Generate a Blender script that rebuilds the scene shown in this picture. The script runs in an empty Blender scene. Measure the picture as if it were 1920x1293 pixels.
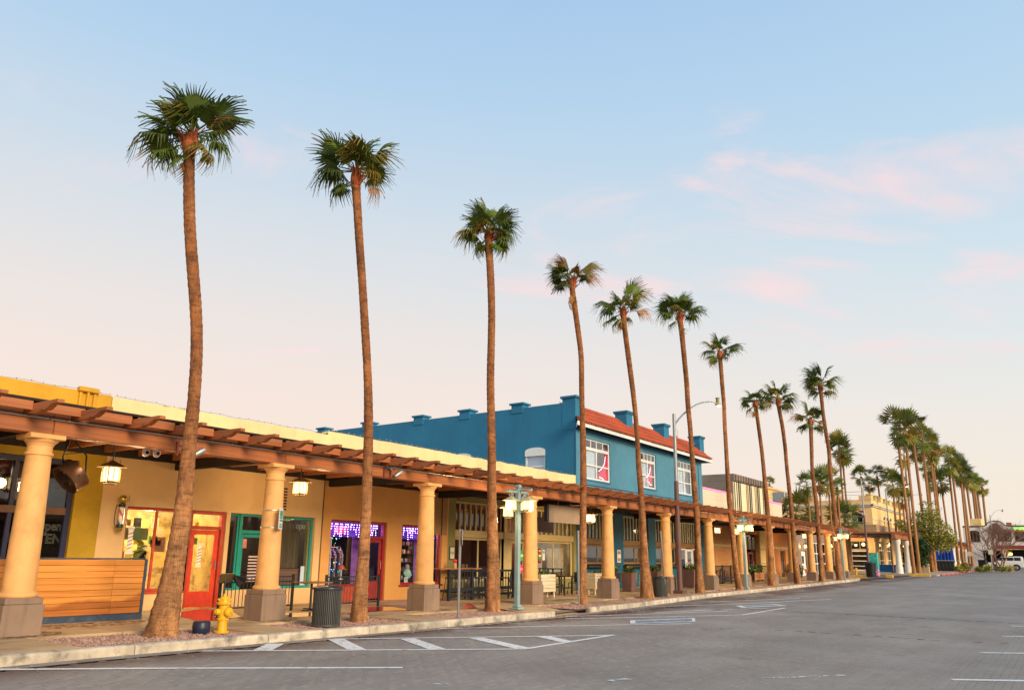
import bpy, math, random
import numpy as np
from mathutils import Vector, Matrix
rng = random.Random(7)
S = bpy.context.scene
COL = S.collection
R_ = math.radians
# ------------------------------------------------------------------ camera (eye height 1.61 m, street runs along +X, shops at +Y)
EYE = Vector((0, 0, 1.6065))
F_PX, CX, CY = 1422.72, 945.29, 715.40          # focal length and principal point of the 1920 x 1293 photograph
YAW, PITCH, ROLL = R_(36.051), R_(12.8775), R_(0.8725)
_F = Vector((math.cos(YAW)*math.cos(PITCH), math.sin(YAW)*math.cos(PITCH), math.sin(PITCH)))
_R = Vector((math.sin(YAW), -math.cos(YAW), 0)); _U = _R.cross(_F)
_R2 = math.cos(ROLL)*_R + math.sin(ROLL)*_U; _U2 = -math.sin(ROLL)*_R + math.cos(ROLL)*_U
cd = bpy.data.cameras.new('camera'); cam = bpy.data.objects.new('camera', cd); COL.objects.link(cam)
cam.matrix_world = Matrix(((_R2.x, _U2.x, -_F.x, EYE.x), (_R2.y, _U2.y, -_F.y, EYE.y), (_R2.z, _U2.z, -_F.z, EYE.z), (0, 0, 0, 1)))
cd.sensor_width = 36; cd.lens = 36*F_PX/1920
cd.shift_x = (960-CX)/1920; cd.shift_y = (CY-646.5)/1920
cd.clip_start = 0.1; cd.clip_end = 3000
S.camera = cam
# ------------------------------------------------------------------ sky, sun, exposure
SUN_DIR = Vector((-0.24, -0.91, 0.31)).normalized()          # towards the sun: over the street, behind the camera
W = bpy.data.worlds.new("World"); S.world = W; W.use_nodes = True
def build_world():
    nt = W.node_tree; N = nt.nodes; L = nt.links; N.clear()
    out = N.new('ShaderNodeOutputWorld'); bg = N.new('ShaderNodeBackground'); bg.inputs[1].default_value = 0.56
    sky = N.new('ShaderNodeTexSky'); sky.sky_type = 'NISHITA'; sky.sun_disc = False
    sky.sun_elevation = math.asin(SUN_DIR.z); sky.sun_rotation = math.atan2(SUN_DIR.x, SUN_DIR.y)
    sky.air_density = 1.0; sky.dust_density = 1.0
    tc = N.new('ShaderNodeTexCoord')
    def math_(op, a, b=None, c=None, clamp=False):
        n = N.new('ShaderNodeMath'); n.operation = op; n.use_clamp = clamp
        for i, q in enumerate((a, b, c)):
            if q is None: continue
            if isinstance(q, (int, float)): n.inputs[i].default_value = q
            else: L.new(q, n.inputs[i])
        return n.outputs[0]
    def mix(fac, a, b, mode='MIX'):
        n = N.new('ShaderNodeMix'); n.data_type = 'RGBA'; n.blend_type = mode
        for i, q in ((0, fac), (6, a), (7, b)):
            if isinstance(q, (int, float)): n.inputs[i].default_value = q
            elif isinstance(q, tuple): n.inputs[i].default_value = (*q, 1)
            else: L.new(q, n.inputs[i])
        return n.outputs[2]
    sep = N.new('ShaderNodeSeparateXYZ'); L.new(tc.outputs['Generated'], sep.inputs[0])
    z = sep.outputs[2]
    ramp = N.new('ShaderNodeValToRGB'); L.new(z, ramp.inputs[0])
    cr = ramp.color_ramp; cr.interpolation = 'B_SPLINE'
    stops = [(0.0, (.95,.82,.67)), (.10,(.93,.84,.73)), (.20,(.85,.84,.81)), (.33,(.67,.80,.87)), (.48,(.50,.70,.87)), (.64,(.42,.62,.87)), (1.0,(.26,.44,.74))]
    cr.elements[0].position = 0; cr.elements[0].color = (*stops[0][1], 1)
    cr.elements[1].position = 1; cr.elements[1].color = (*stops[-1][1], 1)
    for p, c in stops[1:-1]:
        e = cr.elements.new(p); e.color = (*c, 1)
    # warmer, pinker twilight low over the roofs to the north-west
    ax = math_('MULTIPLY', sep.outputs[0], 0.25); ay = math_('MULTIPLY', sep.outputs[1], 0.97)
    az = math_('ADD', ax, ay)
    wa = math_('MULTIPLY', math_('SMOOTH_MIN', math_('SUBTRACT', az, 0.25, clamp=True), 0.7, 0.3), 1.3, clamp=True)
    lowz = math_('SUBTRACT', 1.0, math_('MULTIPLY', z, 1.75), clamp=True)
    wf = math_('MULTIPLY', wa, lowz, clamp=True)
    base = mix(math_('MULTIPLY', wf, 1.15, clamp=True), ramp.outputs[0], (1.0, .77, .655))
    # thin pink clouds on a flat layer
    den = math_('ADD', z, 0.16)
    comb = N.new('ShaderNodeCombineXYZ')
    px, py = math_('DIVIDE', sep.outputs[0], den), math_('DIVIDE', sep.outputs[1], den)
    L.new(math_('MULTIPLY_ADD', px, .588*.62, math_('MULTIPLY', py, -.809*.62)), comb.inputs[0])      # streaks run across the street's view
    L.new(math_('MULTIPLY_ADD', px, .809*1.25, math_('MULTIPLY', py, .588*1.25)), comb.inputs[1])
    mp = N.new('ShaderNodeMapping'); mp.inputs['Location'].default_value = CLOUD_OFF; mp.inputs['Rotation'].default_value = (0, 0, R_(-12))
    L.new(comb.outputs[0], mp.inputs[0])
    n1 = N.new('ShaderNodeTexNoise'); n1.inputs['Scale'].default_value = 2.6; n1.inputs['Detail'].default_value = 7; n1.inputs['Roughness'].default_value = .58
    n1.inputs['Distortion'].default_value = .5
    L.new(mp.outputs[0], n1.inputs['Vector'])
    n2 = N.new('ShaderNodeTexNoise'); n2.inputs['Scale'].default_value = .5; n2.inputs['Detail'].default_value = 2
    L.new(mp.outputs[0], n2.inputs['Vector'])
    den_ = math_('ADD', math_('MULTIPLY', n1.outputs[0], .62), math_('MULTIPLY', n2.outputs[0], .38))
    cl = N.new('ShaderNodeMapRange'); cl.interpolation_type = 'SMOOTHSTEP'
    cl.inputs[1].default_value = .572; cl.inputs[2].default_value = .715
    L.new(den_, cl.inputs[0])
    cf = math_('MULTIPLY', cl.outputs[0], math_('MULTIPLY', math_('SUBTRACT', z, .05, clamp=True), 6.0, clamp=True))
    col = mix(math_('MULTIPLY', cf, .90), base, (1.0, .76, .76))
    phys = mix(1.0, sky.outputs[0], (.10, .10, .10), 'MULTIPLY')          # the Nishita sky at strength 0.10
    fin = mix(.93, phys, col)
    L.new(fin, bg.inputs[0]); L.new(bg.outputs[0], out.inputs[0])
CLOUD_OFF = (12.230, 8.357, 12.4)
build_world()
sd = bpy.data.lights.new('sun', 'SUN'); sun = bpy.data.objects.new('sun', sd); COL.objects.link(sun)
sd.energy = 2.2; sd.angle = R_(22); sd.color = (1.0, .80, .56)
sun.rotation_euler = SUN_DIR.to_track_quat('Z', 'Y').to_euler(); sun.location = (0, -20, 40)
S.view_settings.view_transform = 'Standard'; S.view_settings.look = 'None'
S.view_settings.exposure = 0.88; S.view_settings.gamma = 1.0; S.view_settings.use_curve_mapping = False
S.render.engine = 'CYCLES'
try:
    S.cycles.use_denoising = True; S.cycles.max_bounces = 6; S.cycles.transparent_max_bounces = 12
    S.cycles.sample_clamp_indirect = 4
except Exception: pass
# ------------------------------------------------------------------ surveying helpers: a sight line of the photograph cut with a real plane of the place
def ray(u, v): return _F + (u-CX)/F_PX*_R2 - (v-CY)/F_PX*_U2
def fy(u, v, Y):
    d = ray(u, v); return EYE + d*(Y/d.y)
def fx(u, v, X):
    d = ray(u, v); return EYE + d*(X/d.x)
GX = [-30, 0, 6, 11, 16, 21, 27, 32, 37, 42, 47, 56, 61, 66, 80, 101, 115, 130, 150, 200, 400]
GZ = [.05, .05, .05, .015, -.015, -.06, -.06, -.045, -.03, .01, .04, .11, .12, .14, .19, .25, .45, .72, .95, 1.2, 1.25]
def g(x): return float(np.interp(x, GX, GZ))         # the gentle dip of the street
def gp(u, v, dz=.15):
    d = ray(u, v); z = dz
    for _ in range(8):
        t = (z-EYE.z)/d.z; p = EYE+d*t; z = dz+g(p.x)
    return p
def depth(p): return (Vector(p)-EYE).dot(_F)
# ------------------------------------------------------------------ mesh builder
class MB:
    def __init__(s): s.v = []; s.f = []; s.m = []
    def add(s, vs, fs, mi=0):
        o = len(s.v); s.v += [tuple(q) for q in vs]; s.f += [tuple(i+o for i in f) for f in fs]; s.m += [mi]*len(fs); return s
    def box(s, x0, x1, y0, y1, z0, z1, mi=0):
        v = [(x0,y0,z0),(x1,y0,z0),(x1,y1,z0),(x0,y1,z0),(x0,y0,z1),(x1,y0,z1),(x1,y1,z1),(x0,y1,z1)]
        return s.add(v, [(0,3,2,1),(4,5,6,7),(0,1,5,4),(1,2,6,5),(2,3,7,6),(3,0,4,7)], mi)
    def cbox(s, x0, x1, y0, y1, z0, z1, b=.01, mi=0, M=None):
        lo = (x0,y0,z0); hi = (x1,y1,z1); c = Vector(((x0+x1)/2,(y0+y1)/2,(z0+z1)/2))
        b = min(b, .45*min(x1-x0, y1-y0, z1-z0))
        idx = {}; vs = []
        for sx in (0,1):
            for sy in (0,1):
                for sz in (0,1):
                    sg = (sx,sy,sz)
                    for a in range(3):
                        p = [(hi[k] if sg[k] else lo[k]) if k == a else ((hi[k]-b) if sg[k] else (lo[k]+b)) for k in range(3)]
                        idx[sg, a] = len(vs); vs.append(Vector(p))
        fs = []
        for a in range(3):
            o1, o2 = [k for k in range(3) if k != a]
            for q in (0,1):
                loop = []
                for (i, j) in ((0,0),(1,0),(1,1),(0,1)):
                    sg = [0,0,0]; sg[a] = q; sg[o1] = i; sg[o2] = j; loop.append(idx[tuple(sg), a])
                fs.append(loop)
        for cax in range(3):
            a, d = [k for k in range(3) if k != cax]
            for i in (0,1):
                for j in (0,1):
                    def sgn(k):
                        q = [0,0,0]; q[a] = i; q[d] = j; q[cax] = k; return tuple(q)
                    fs.append([idx[sgn(0),a], idx[sgn(1),a], idx[sgn(1),d], idx[sgn(0),d]])
        for sx in (0,1):
            for sy in (0,1):
                for sz in (0,1): fs.append([idx[(sx,sy,sz),k] for k in range(3)])
        out = []
        for f in fs:
            n = (vs[f[1]]-vs[f[0]]).cross(vs[f[2]]-vs[f[0]]); m = sum((vs[i] for i in f), Vector())/len(f)
            out.append(f if n.dot(m-c) > 0 else f[::-1])
        if M is not None: vs = [M @ q for q in vs]
        return s.add(vs, out, mi)
    def obox(s, M, sx, sy, sz, mi=0, b=0):          # box centred on the origin of M
        if b: return s.cbox(-sx/2, sx/2, -sy/2, sy/2, -sz/2, sz/2, b, mi, M)
        o = len(s.v); s.box(-sx/2, sx/2, -sy/2, sy/2, -sz/2, sz/2, mi)
        for i in range(o, len(s.v)): s.v[i] = tuple(M @ Vector(s.v[i]))
        return s
    def lathe(s, prof, c=(0,0,0), n=24, mi=0, cap=True, M=None):   # prof: (r, z)
        vs = []; fs = []
        for r, z in prof:
            for k in range(n):
                a = 2*math.pi*k/n; p = Vector((c[0]+r*math.cos(a), c[1]+r*math.sin(a), c[2]+z)); vs.append(M @ p if M is not None else p)
        for i in range(len(prof)-1):
            for k in range(n):
                k2 = (k+1) % n; fs.append((i*n+k, i*n+k2, (i+1)*n+k2, (i+1)*n+k))
        if cap: fs.append(tuple(range(n))[::-1]); fs.append(tuple((len(prof)-1)*n+k for k in range(n)))
        return s.add(vs, fs, mi)
    def tube(s, pts, r, n=8, mi=0, cap=True):
        pts = [Vector(p) for p in pts]; rs = r if isinstance(r, (list, tuple)) else [r]*len(pts)
        vs = []; fs = []; up = Vector((0,0,1)); pu = None
        for i, p in enumerate(pts):
            t = (pts[min(i+1, len(pts)-1)]-pts[max(i-1, 0)]).normalized()
            if pu is None:
                a = up if abs(t.z) < .9 else Vector((1,0,0)); u = t.cross(a).normalized()
            else: u = (pu - t*pu.dot(t)).normalized()
            pu = u; w = t.cross(u)
            for k in range(n):
                a = 2*math.pi*k/n; vs.append(p+(u*math.cos(a)+w*math.sin(a))*rs[i])
        for i in range(len(pts)-1):
            for k in range(n):
                k2 = (k+1) % n; fs.append((i*n+k, i*n+k2, (i+1)*n+k2, (i+1)*n+k))
        if cap: fs.append(tuple(range(n))[::-1]); fs.append(tuple((len(pts)-1)*n+k for k in range(n)))
        return s.add(vs, fs, mi)
    def prism(s, poly, h0, h1, axis='z', mi=0):      # poly in the plane across the axis; x: (y,z)  y: (x,z)  z: (x,y)
        n = len(poly)
        def P(q, h): return {'x': (h, q[0], q[1]), 'y': (q[0], h, q[1]), 'z': (q[0], q[1], h)}[axis]
        vs = [P(q, h0) for q in poly]+[P(q, h1) for q in poly]
        ar = sum(poly[i][0]*poly[(i+1) % n][1]-poly[(i+1) % n][0]*poly[i][1] for i in range(n))
        fl = (ar > 0) != (axis == 'y')
        fs = [tuple(range(n)), tuple(range(2*n-1, n-1, -1))]+[(i, n+i, n+(i+1) % n, (i+1) % n) for i in range(n)]
        if fl: fs = [f[::-1] for f in fs]
        return s.add(vs, fs, mi)
    def quad(s, a, b, c, d, mi=0): return s.add([a,b,c,d], [(0,1,2,3)], mi)
    def build(s, name, mat, parent=None, smooth=False, world=False, kind=None):
        me = bpy.data.meshes.new(name)
        vs = s.v
        if world and parent is not None:
            o = ABS.get(parent, Vector((0,0,0))); vs = [(q[0]-o.x, q[1]-o.y, q[2]-o.z) for q in vs]
        me.from_pydata(vs, [], s.f)
        mats = mat if isinstance(mat, (list, tuple)) else [mat]
        for m in mats: me.materials.append(m)
        if len(mats) > 1: me.polygons.foreach_set('material_index', s.m)
        if smooth:
            me.polygons.foreach_set('use_smooth', [True]*len(me.polygons))
            try: me.set_sharp_from_angle(angle=R_(40))
            except Exception: pass
        me.update()
        return link(name, me, parent, kind)
ABS = {}
def link(name, me, parent=None, kind=None, loc=None):
    o = bpy.data.objects.new(name, me); COL.objects.link(o)
    if parent is not None:
        o.parent = parent; ABS[o] = ABS.get(parent, Vector((0,0,0)))
    if loc is not None: o.location = loc
    if kind: o['kind'] = kind
    return o
def tag(o, label, cat, group=None):
    o['label'] = label; o['category'] = cat; o['kind'] = 'thing'
    if group: o['group'] = group
    return o
def thing(name, label, cat, loc=(0,0,0), group=None, rz=0):
    o = bpy.data.objects.new(name, None); COL.objects.link(o); o.location = loc; o.rotation_euler = (0,0,rz)
    o.empty_display_size = .2
    ABS[o] = Vector(loc); return tag(o, label, cat, group)
def copy_tree(o, parent=None, label=None, group=None, loc=None, rz=None):
    c = o.copy(); COL.objects.link(c)
    if parent is not None: c.parent = parent
    if label: c['label'] = label
    if group: c['group'] = group
    if loc is not None: c.location = loc; ABS[c] = Vector(loc)
    if rz is not None: c.rotation_euler = (0,0,rz)
    for ch in list(o.children): copy_tree(ch, c)
    return c
def lamp(name, loc, energy, color, r=.08, parent=None):
    d = bpy.data.lights.new(name, 'POINT'); d.energy = energy; d.color = color; d.shadow_soft_size = r
    o = bpy.data.objects.new(name, d); COL.objects.link(o); o.location = loc
    if parent is not None: o.parent = parent
    return o
# ------------------------------------------------------------------ materials
MATS = {}
def nt_of(name):
    m = bpy.data.materials.new(name); m.use_nodes = True; nt = m.node_tree; return m, nt, nt.nodes, nt.links, nt.nodes['Principled BSDF']
def mat(name, col, rough=.75, var=.12, scale=6, fine=60, bump=.15, bscale=None, metal=0, spec=.4, col2=None, stretch=(1,1,1), streak=0, streak_col=None, rand=0, stain=None, stain_scale=1.5, stain_amt=.5, coords='Object', bdist=.01):
    """painted or raw surface: two-octave colour mottling, optional second colour in blotches, vertical streaks, per-object shift and fine relief"""
    if name in MATS: return MATS[name]
    m, nt, N, L, P = nt_of(name)
    P.inputs['Roughness'].default_value = rough; P.inputs['Metallic'].default_value = metal
    P.inputs['Specular IOR Level'].default_value = spec
    tc = N.new('ShaderNodeTexCoord'); mp = N.new('ShaderNodeMapping'); mp.inputs['Scale'].default_value = stretch
    L.new(tc.outputs[coords], mp.inputs[0])
    def noise(sc, det=4, vec=None):
        n = N.new('ShaderNodeTexNoise'); n.inputs['Scale'].default_value = sc; n.inputs['Detail'].default_value = det; n.inputs['Roughness'].default_value = .6
        L.new(vec or mp.outputs[0], n.inputs['Vector']); return n.outputs[0]
    def mixc(f, a, b, mode='MIX'):
        x = N.new('ShaderNodeMix'); x.data_type = 'RGBA'; x.blend_type = mode
        for i, q in ((0,f),(6,a),(7,b)):
            if isinstance(q, (int,float)): x.inputs[i].default_value = q
            elif isinstance(q, tuple): x.inputs[i].default_value = (*q, 1)
            else: L.new(q, x.inputs[i])
        return x.outputs[2]
    def rng_(src, a, b, c, d):
        r = N.new('ShaderNodeMapRange'); L.new(src, r.inputs[0])
        for i, q in enumerate((a,b,c,d)): r.inputs[i+1].default_value = q
        return r.outputs[0]
    c = tuple(col); dark = tuple(q*(1-2.2*var) for q in c); lite = tuple(min(1, q*(1+1.6*var)) for q in c)
    big = noise(scale); fin = noise(fine, 3)
    x = mixc(rng_(big, .3, .7, 0, 1), dark, lite)
    x = mixc(rng_(fin, .25, .75, 0, .35), x, c)
    if col2: x = mixc(rng_(noise(stain_scale, 5), .48, .62, 0, 1), x, tuple(col2))
    if stain:
        x = mixc(rng_(noise(stain_scale*1.7, 6), .5, .68, 0, stain_amt), x, tuple(stain))
    if streak:
        ms = N.new('ShaderNodeMapping'); ms.inputs['Scale'].default_value = (3.2, 3.2, .22); L.new(tc.outputs[coords], ms.inputs[0])
        x = mixc(rng_(noise(1.6, 4, ms.outputs[0]), .50, .78, 0, streak), x, streak_col or tuple(q*.55 for q in c))
    if rand:
        oi = N.new('ShaderNodeObjectInfo'); hs = N.new('ShaderNodeHueSaturation')
        L.new(rng_(oi.outputs['Random'], 0, 1, 1-rand, 1+rand), hs.inputs['Value']); L.new(x, hs.inputs['Color']); x = hs.outputs[0]
    L.new(x, P.inputs['Base Color'])
    if bump:
        b = N.new('ShaderNodeBump'); b.inputs['Strength'].default_value = bump; b.inputs['Distance'].default_value = bdist
        L.new(noise(bscale or fine, 5), b.inputs['Height']); L.new(b.outputs[0], P.inputs['Normal'])
    MATS[name] = m; return m
def emit(name, col, strength):
    if name in MATS: return MATS[name]
    m, nt, N, L, P = nt_of(name); P.inputs['Base Color'].default_value = (*col, 1)
    P.inputs['Emission Color'].default_value = (*col, 1); P.inputs['Emission Strength'].default_value = strength
    MATS[name] = m; return m
def glass(name, tint=(.9,.95,1), refl=.12, dark=0.0, rough=.02):
    if name in MATS: return MATS[name]
    m, nt, N, L, P = nt_of(name); N.remove(P); out = N['Material Output']
    tr = N.new('ShaderNodeBsdfTransparent'); tr.inputs[0].default_value = (*[q*(1-dark) for q in tint], 1)
    gl = N.new('ShaderNodeBsdfGlossy'); gl.inputs['Roughness'].default_value = rough; gl.inputs[0].default_value = (.95,.95,.95,1)
    lw = N.new('ShaderNodeLayerWeight'); lw.inputs[0].default_value = .5; pw = N.new('ShaderNodeMath'); pw.operation = 'POWER'; L.new(lw.outputs['Facing'], pw.inputs[0]); pw.inputs[1].default_value = 3.6
    ad = N.new('ShaderNodeMath'); ad.operation = 'MULTIPLY_ADD'; ad.use_clamp = True; L.new(pw.outputs[0], ad.inputs[0]); ad.inputs[1].default_value = .7; ad.inputs[2].default_value = .03+refl
    mx = N.new('ShaderNodeMixShader'); L.new(ad.outputs[0], mx.inputs[0]); L.new(tr.outputs[0], mx.inputs[1]); L.new(gl.outputs[0], mx.inputs[2])
    L.new(mx.outputs[0], out.inputs[0]); MATS[name] = m; return m
def wood(name, c1, c2, rough=.55, scale=1.0, axis='x', rand=.12, bump=.25, wet=None):
    if name in MATS: return MATS[name]
    m, nt, N, L, P = nt_of(name); P.inputs['Roughness'].default_value = rough
    tc = N.new('ShaderNodeTexCoord'); mp = N.new('ShaderNodeMapping')
    sc = {'x': (.55,9,9), 'y': (9,.55,9), 'z': (9,9,.55)}[axis]; mp.inputs['Scale'].default_value = tuple(q*scale for q in sc)
    oi = N.new('ShaderNodeObjectInfo'); cx = N.new('ShaderNodeCombineXYZ')
    mu = N.new('ShaderNodeMath'); mu.operation = 'MULTIPLY'; mu.inputs[1].default_value = 37; L.new(oi.outputs['Random'], mu.inputs[0])
    for i in range(3): L.new(mu.outputs[0], cx.inputs[i])
    L.new(tc.outputs['Object'], mp.inputs[0]); L.new(cx.outputs[0], mp.inputs['Location'])
    n = N.new('ShaderNodeTexNoise'); n.inputs['Scale'].default_value = 1.3; n.inputs['Detail'].default_value = 6; n.inputs['Distortion'].default_value = 1.2
    L.new(mp.outputs[0], n.inputs['Vector'])
    w = N.new('ShaderNodeTexWave'); w.inputs['Scale'].default_value = .5; w.inputs['Distortion'].default_value = 14; w.inputs['Detail'].default_value = 3; w.bands_direction = 'DIAGONAL'
    L.new(mp.outputs[0], w.inputs['Vector'])
    md = N.new('ShaderNodeMath'); md.operation = 'MULTIPLY_ADD'; L.new(w.outputs['Fac'], md.inputs[0]); md.inputs[1].default_value = .22; L.new(n.outputs[0], md.inputs[2])
    rp = N.new('ShaderNodeValToRGB'); L.new(md.outputs[0], rp.inputs[0]); rp.color_ramp.elements[0].position = .25; rp.color_ramp.elements[1].position = .72
    rp.color_ramp.elements[0].color = (*c2,1); rp.color_ramp.elements[1].color = (*c1,1)
    hs = N.new('ShaderNodeHueSaturation'); mr = N.new('ShaderNodeMapRange'); L.new(oi.outputs['Random'], mr.inputs[0]); mr.inputs[3].default_value = 1-rand; mr.inputs[4].default_value = 1+rand
    L.new(mr.outputs[0], hs.inputs['Value']); L.new(rp.outputs[0], hs.inputs['Color'])
    if wet:      # rising damp: a stain with a ragged upper edge
        sp = N.new('ShaderNodeSeparateXYZ'); L.new(tc.outputs['Object'], sp.inputs[0]); nw = N.new('ShaderNodeTexNoise'); nw.inputs['Scale'].default_value = .9; nw.inputs['Detail'].default_value = 5; L.new(tc.outputs['Object'], nw.inputs['Vector'])
        q1 = N.new('ShaderNodeMath'); q1.operation = 'MULTIPLY_ADD'; L.new(nw.outputs[0], q1.inputs[0]); q1.inputs[1].default_value = 1.1; L.new(sp.outputs[2], q1.inputs[2])
        q2 = N.new('ShaderNodeMath'); q2.operation = 'MULTIPLY_ADD'; L.new(sp.outputs[0], q2.inputs[0]); q2.inputs[1].default_value = -.10; L.new(q1.outputs[0], q2.inputs[2])
        rw = N.new('ShaderNodeMapRange'); rw.interpolation_type = 'SMOOTHSTEP'; L.new(q2.outputs[0], rw.inputs[0]); rw.inputs[1].default_value = wet; rw.inputs[2].default_value = wet+.13; rw.inputs[3].default_value = .62; rw.inputs[4].default_value = 0
        xm = N.new('ShaderNodeMix'); xm.data_type = 'RGBA'; xm.blend_type = 'MULTIPLY'; L.new(rw.outputs[0], xm.inputs[0]); L.new(hs.outputs[0], xm.inputs[6]); xm.inputs[7].default_value = (.35,.18,.12,1); L.new(xm.outputs[2], P.inputs['Base Color'])
    else: L.new(hs.outputs[0], P.inputs['Base Color'])
    b = N.new('ShaderNodeBump'); b.inputs['Strength'].default_value = bump; b.inputs['Distance'].default_value = .004; L.new(md.outputs[0], b.inputs['Height']); L.new(b.outputs[0], P.inputs['Normal'])
    MATS[name] = m; return m
# ================================================================== GROUND, ROAD, KERB, PAVEMENT
KERB = [(-30, 11.72), (5, 11.72), (13.7, 11.62), (18.7, 11.78), (20.5, 12.04), (24, 12.12), (33.4, 12.85), (47, 12.8), (61, 12.85), (66.5, 13.3), (69.5, 14.6), (71, 17), (71.2, 30)]
def ky(x): return float(np.interp(x, [p[0] for p in KERB[:10]], [p[1] for p in KERB[:10]]))
gm = mat('desert_ground', (.30,.25,.20), rough=.95, scale=.2, fine=4)
MB().quad((-1500,-1500,-.45), (1500,-1500,-.45), (1500,1500,-.45), (-1500,1500,-.45)).build('ground', gm, kind='structure')
def road_mat(name, base, joints=False):
    m, nt, N, L, P = nt_of(name); P.inputs['Roughness'].default_value = .72; P.inputs['Specular IOR Level'].default_value = .35
    ge = N.new('ShaderNodeNewGeometry')
    def noise(sc, det, st=(1,1,1)):
        mp = N.new('ShaderNodeMapping'); mp.inputs['Scale'].default_value = st; L.new(ge.outputs['Position'], mp.inputs[0])
        n = N.new('ShaderNodeTexNoise'); n.inputs['Scale'].default_value = sc; n.inputs['Detail'].default_value = det; n.inputs['Roughness'].default_value = .6; L.new(mp.outputs[0], n.inputs['Vector']); return n.outputs[0]
    def mr(s, a, b, c, d, sm=False):
        r = N.new('ShaderNodeMapRange'); L.new(s, r.inputs[0])
        if sm: r.interpolation_type = 'SMOOTHSTEP'
        for i, q in enumerate((a,b,c,d)): r.inputs[i+1].default_value = q
        return r.outputs[0]
    def mx(f, a, b, mode='MIX'):
        x = N.new('ShaderNodeMix'); x.data_type = 'RGBA'; x.blend_type = mode
        for i, q in ((0,f),(6,a),(7,b)):
            if isinstance(q,(int,float)): x.inputs[i].default_value = q
            elif isinstance(q, tuple): x.inputs[i].default_value = (*q,1)
            else: L.new(q, x.inputs[i])
        return x.outputs[2]
    def ma(op, a, b):
        n = N.new('ShaderNodeMath'); n.operation = op; n.use_clamp = True
        for i, q in enumerate((a,b)):
            if isinstance(q,(int,float)): n.inputs[i].default_value = q
            else: L.new(q, n.inputs[i])
        return n.outputs[0]
    c = tuple(base)
    x = mx(mr(noise(.28, 6), .3, .7, 0, 1), tuple(q*.70 for q in c), tuple(q*1.22 for q in c))
    x = mx(mr(noise(1.1, 5, (.25,1,1)), .46, .70, 0, .55), x, tuple(q*f for q, f in zip(c, (.70,.60,.55))))    # tyre-worn lanes along the street
    x = mx(mr(noise(18, 4), .3, .75, 0, .45), x, tuple(q*.78 for q in c))
    # oil and red dust gathered in the parking bays beside the kerb
    sp = N.new('ShaderNodeSeparateXYZ'); L.new(ge.outputs['Position'], sp.inputs[0])
    near = mr(sp.outputs[1], 10.2, 11.3, 0, 1, True)
    bl = mr(noise(.45, 5), .36, .52, 0, 1, True)
    x = mx(ma('MULTIPLY', ma('MULTIPLY', near, bl), .85), x, (.10,.05,.036))
    vo = N.new('ShaderNodeTexVoronoi'); vo.inputs['Scale'].default_value = .75; L.new(ge.outputs['Position'], vo.inputs['Vector'])
    spot = mr(vo.outputs['Distance'], .05, .17, 1, 0, True)
    x = mx(ma('MULTIPLY', ma('MULTIPLY', spot, mr(noise(.4, 3), .48, .6, 0, 1)), mr(noise(7, 4), .3, .6, .2, .75)), x, (.085,.066,.055))
    L.new(x, P.inputs['Base Color'])
    if not joints:
        b = N.new('ShaderNodeBump'); b.inputs['Strength'].default_value = .35; b.inputs['Distance'].default_value = .006
        L.new(noise(90, 4), b.inputs['Height']); L.new(b.outputs[0], P.inputs['Normal'])
    return m
roadm = road_mat('street_paving', (.285,.248,.214))
sandm = road_mat('joint_sand', (.36,.30,.255), True)
pavers = [road_mat('paver_grey', (.288,.252,.218)), road_mat('paver_warm', (.290,.250,.214)), road_mat('paver_dark', (.277,.242,.209))]
PX0, PX1, PY0, PY1 = 3.0, 27.0, -1.0, 11.40
def road_sheet():
    xs = sorted(set(list(np.arange(-30, 110, 2.0))+[PX0, PX1, 130, 160, 200, 260, 330, 420])); ys = [-40, PY0, 3, 7, PY1]
    mb = MB(); mb2 = MB()
    for a, b in zip(xs[:-1], xs[1:]):
        for i in range(len(ys)-1):
            low = PX0 <= a and b <= PX1 and i >= 1
            dz = -.014 if low else 0
            (mb2 if low else mb).quad((a,ys[i],g(a)+dz), (b,ys[i],g(b)+dz), (b,ys[i+1],g(b)+dz), (a,ys[i+1],g(a)+dz))
        if b <= 110: mb.quad((a,PY1,g(a)), (b,PY1,g(b)), (b,ky(b)+.35,g(b)), (a,ky(a)+.35,g(a)))
    for a, b in zip(xs[:-1], xs[1:]):
        if a >= 64: mb.quad((a,PY1+1.2,g(a)), (b,PY1+1.2,g(b)), (b,70,g(b)), (a,70,g(a)))       # the crossing street
    rd = mb.build('road', roadm, kind='structure')
    mb2.build('joint_bed', sandm, rd)
    return rd
road = road_sheet()
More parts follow.
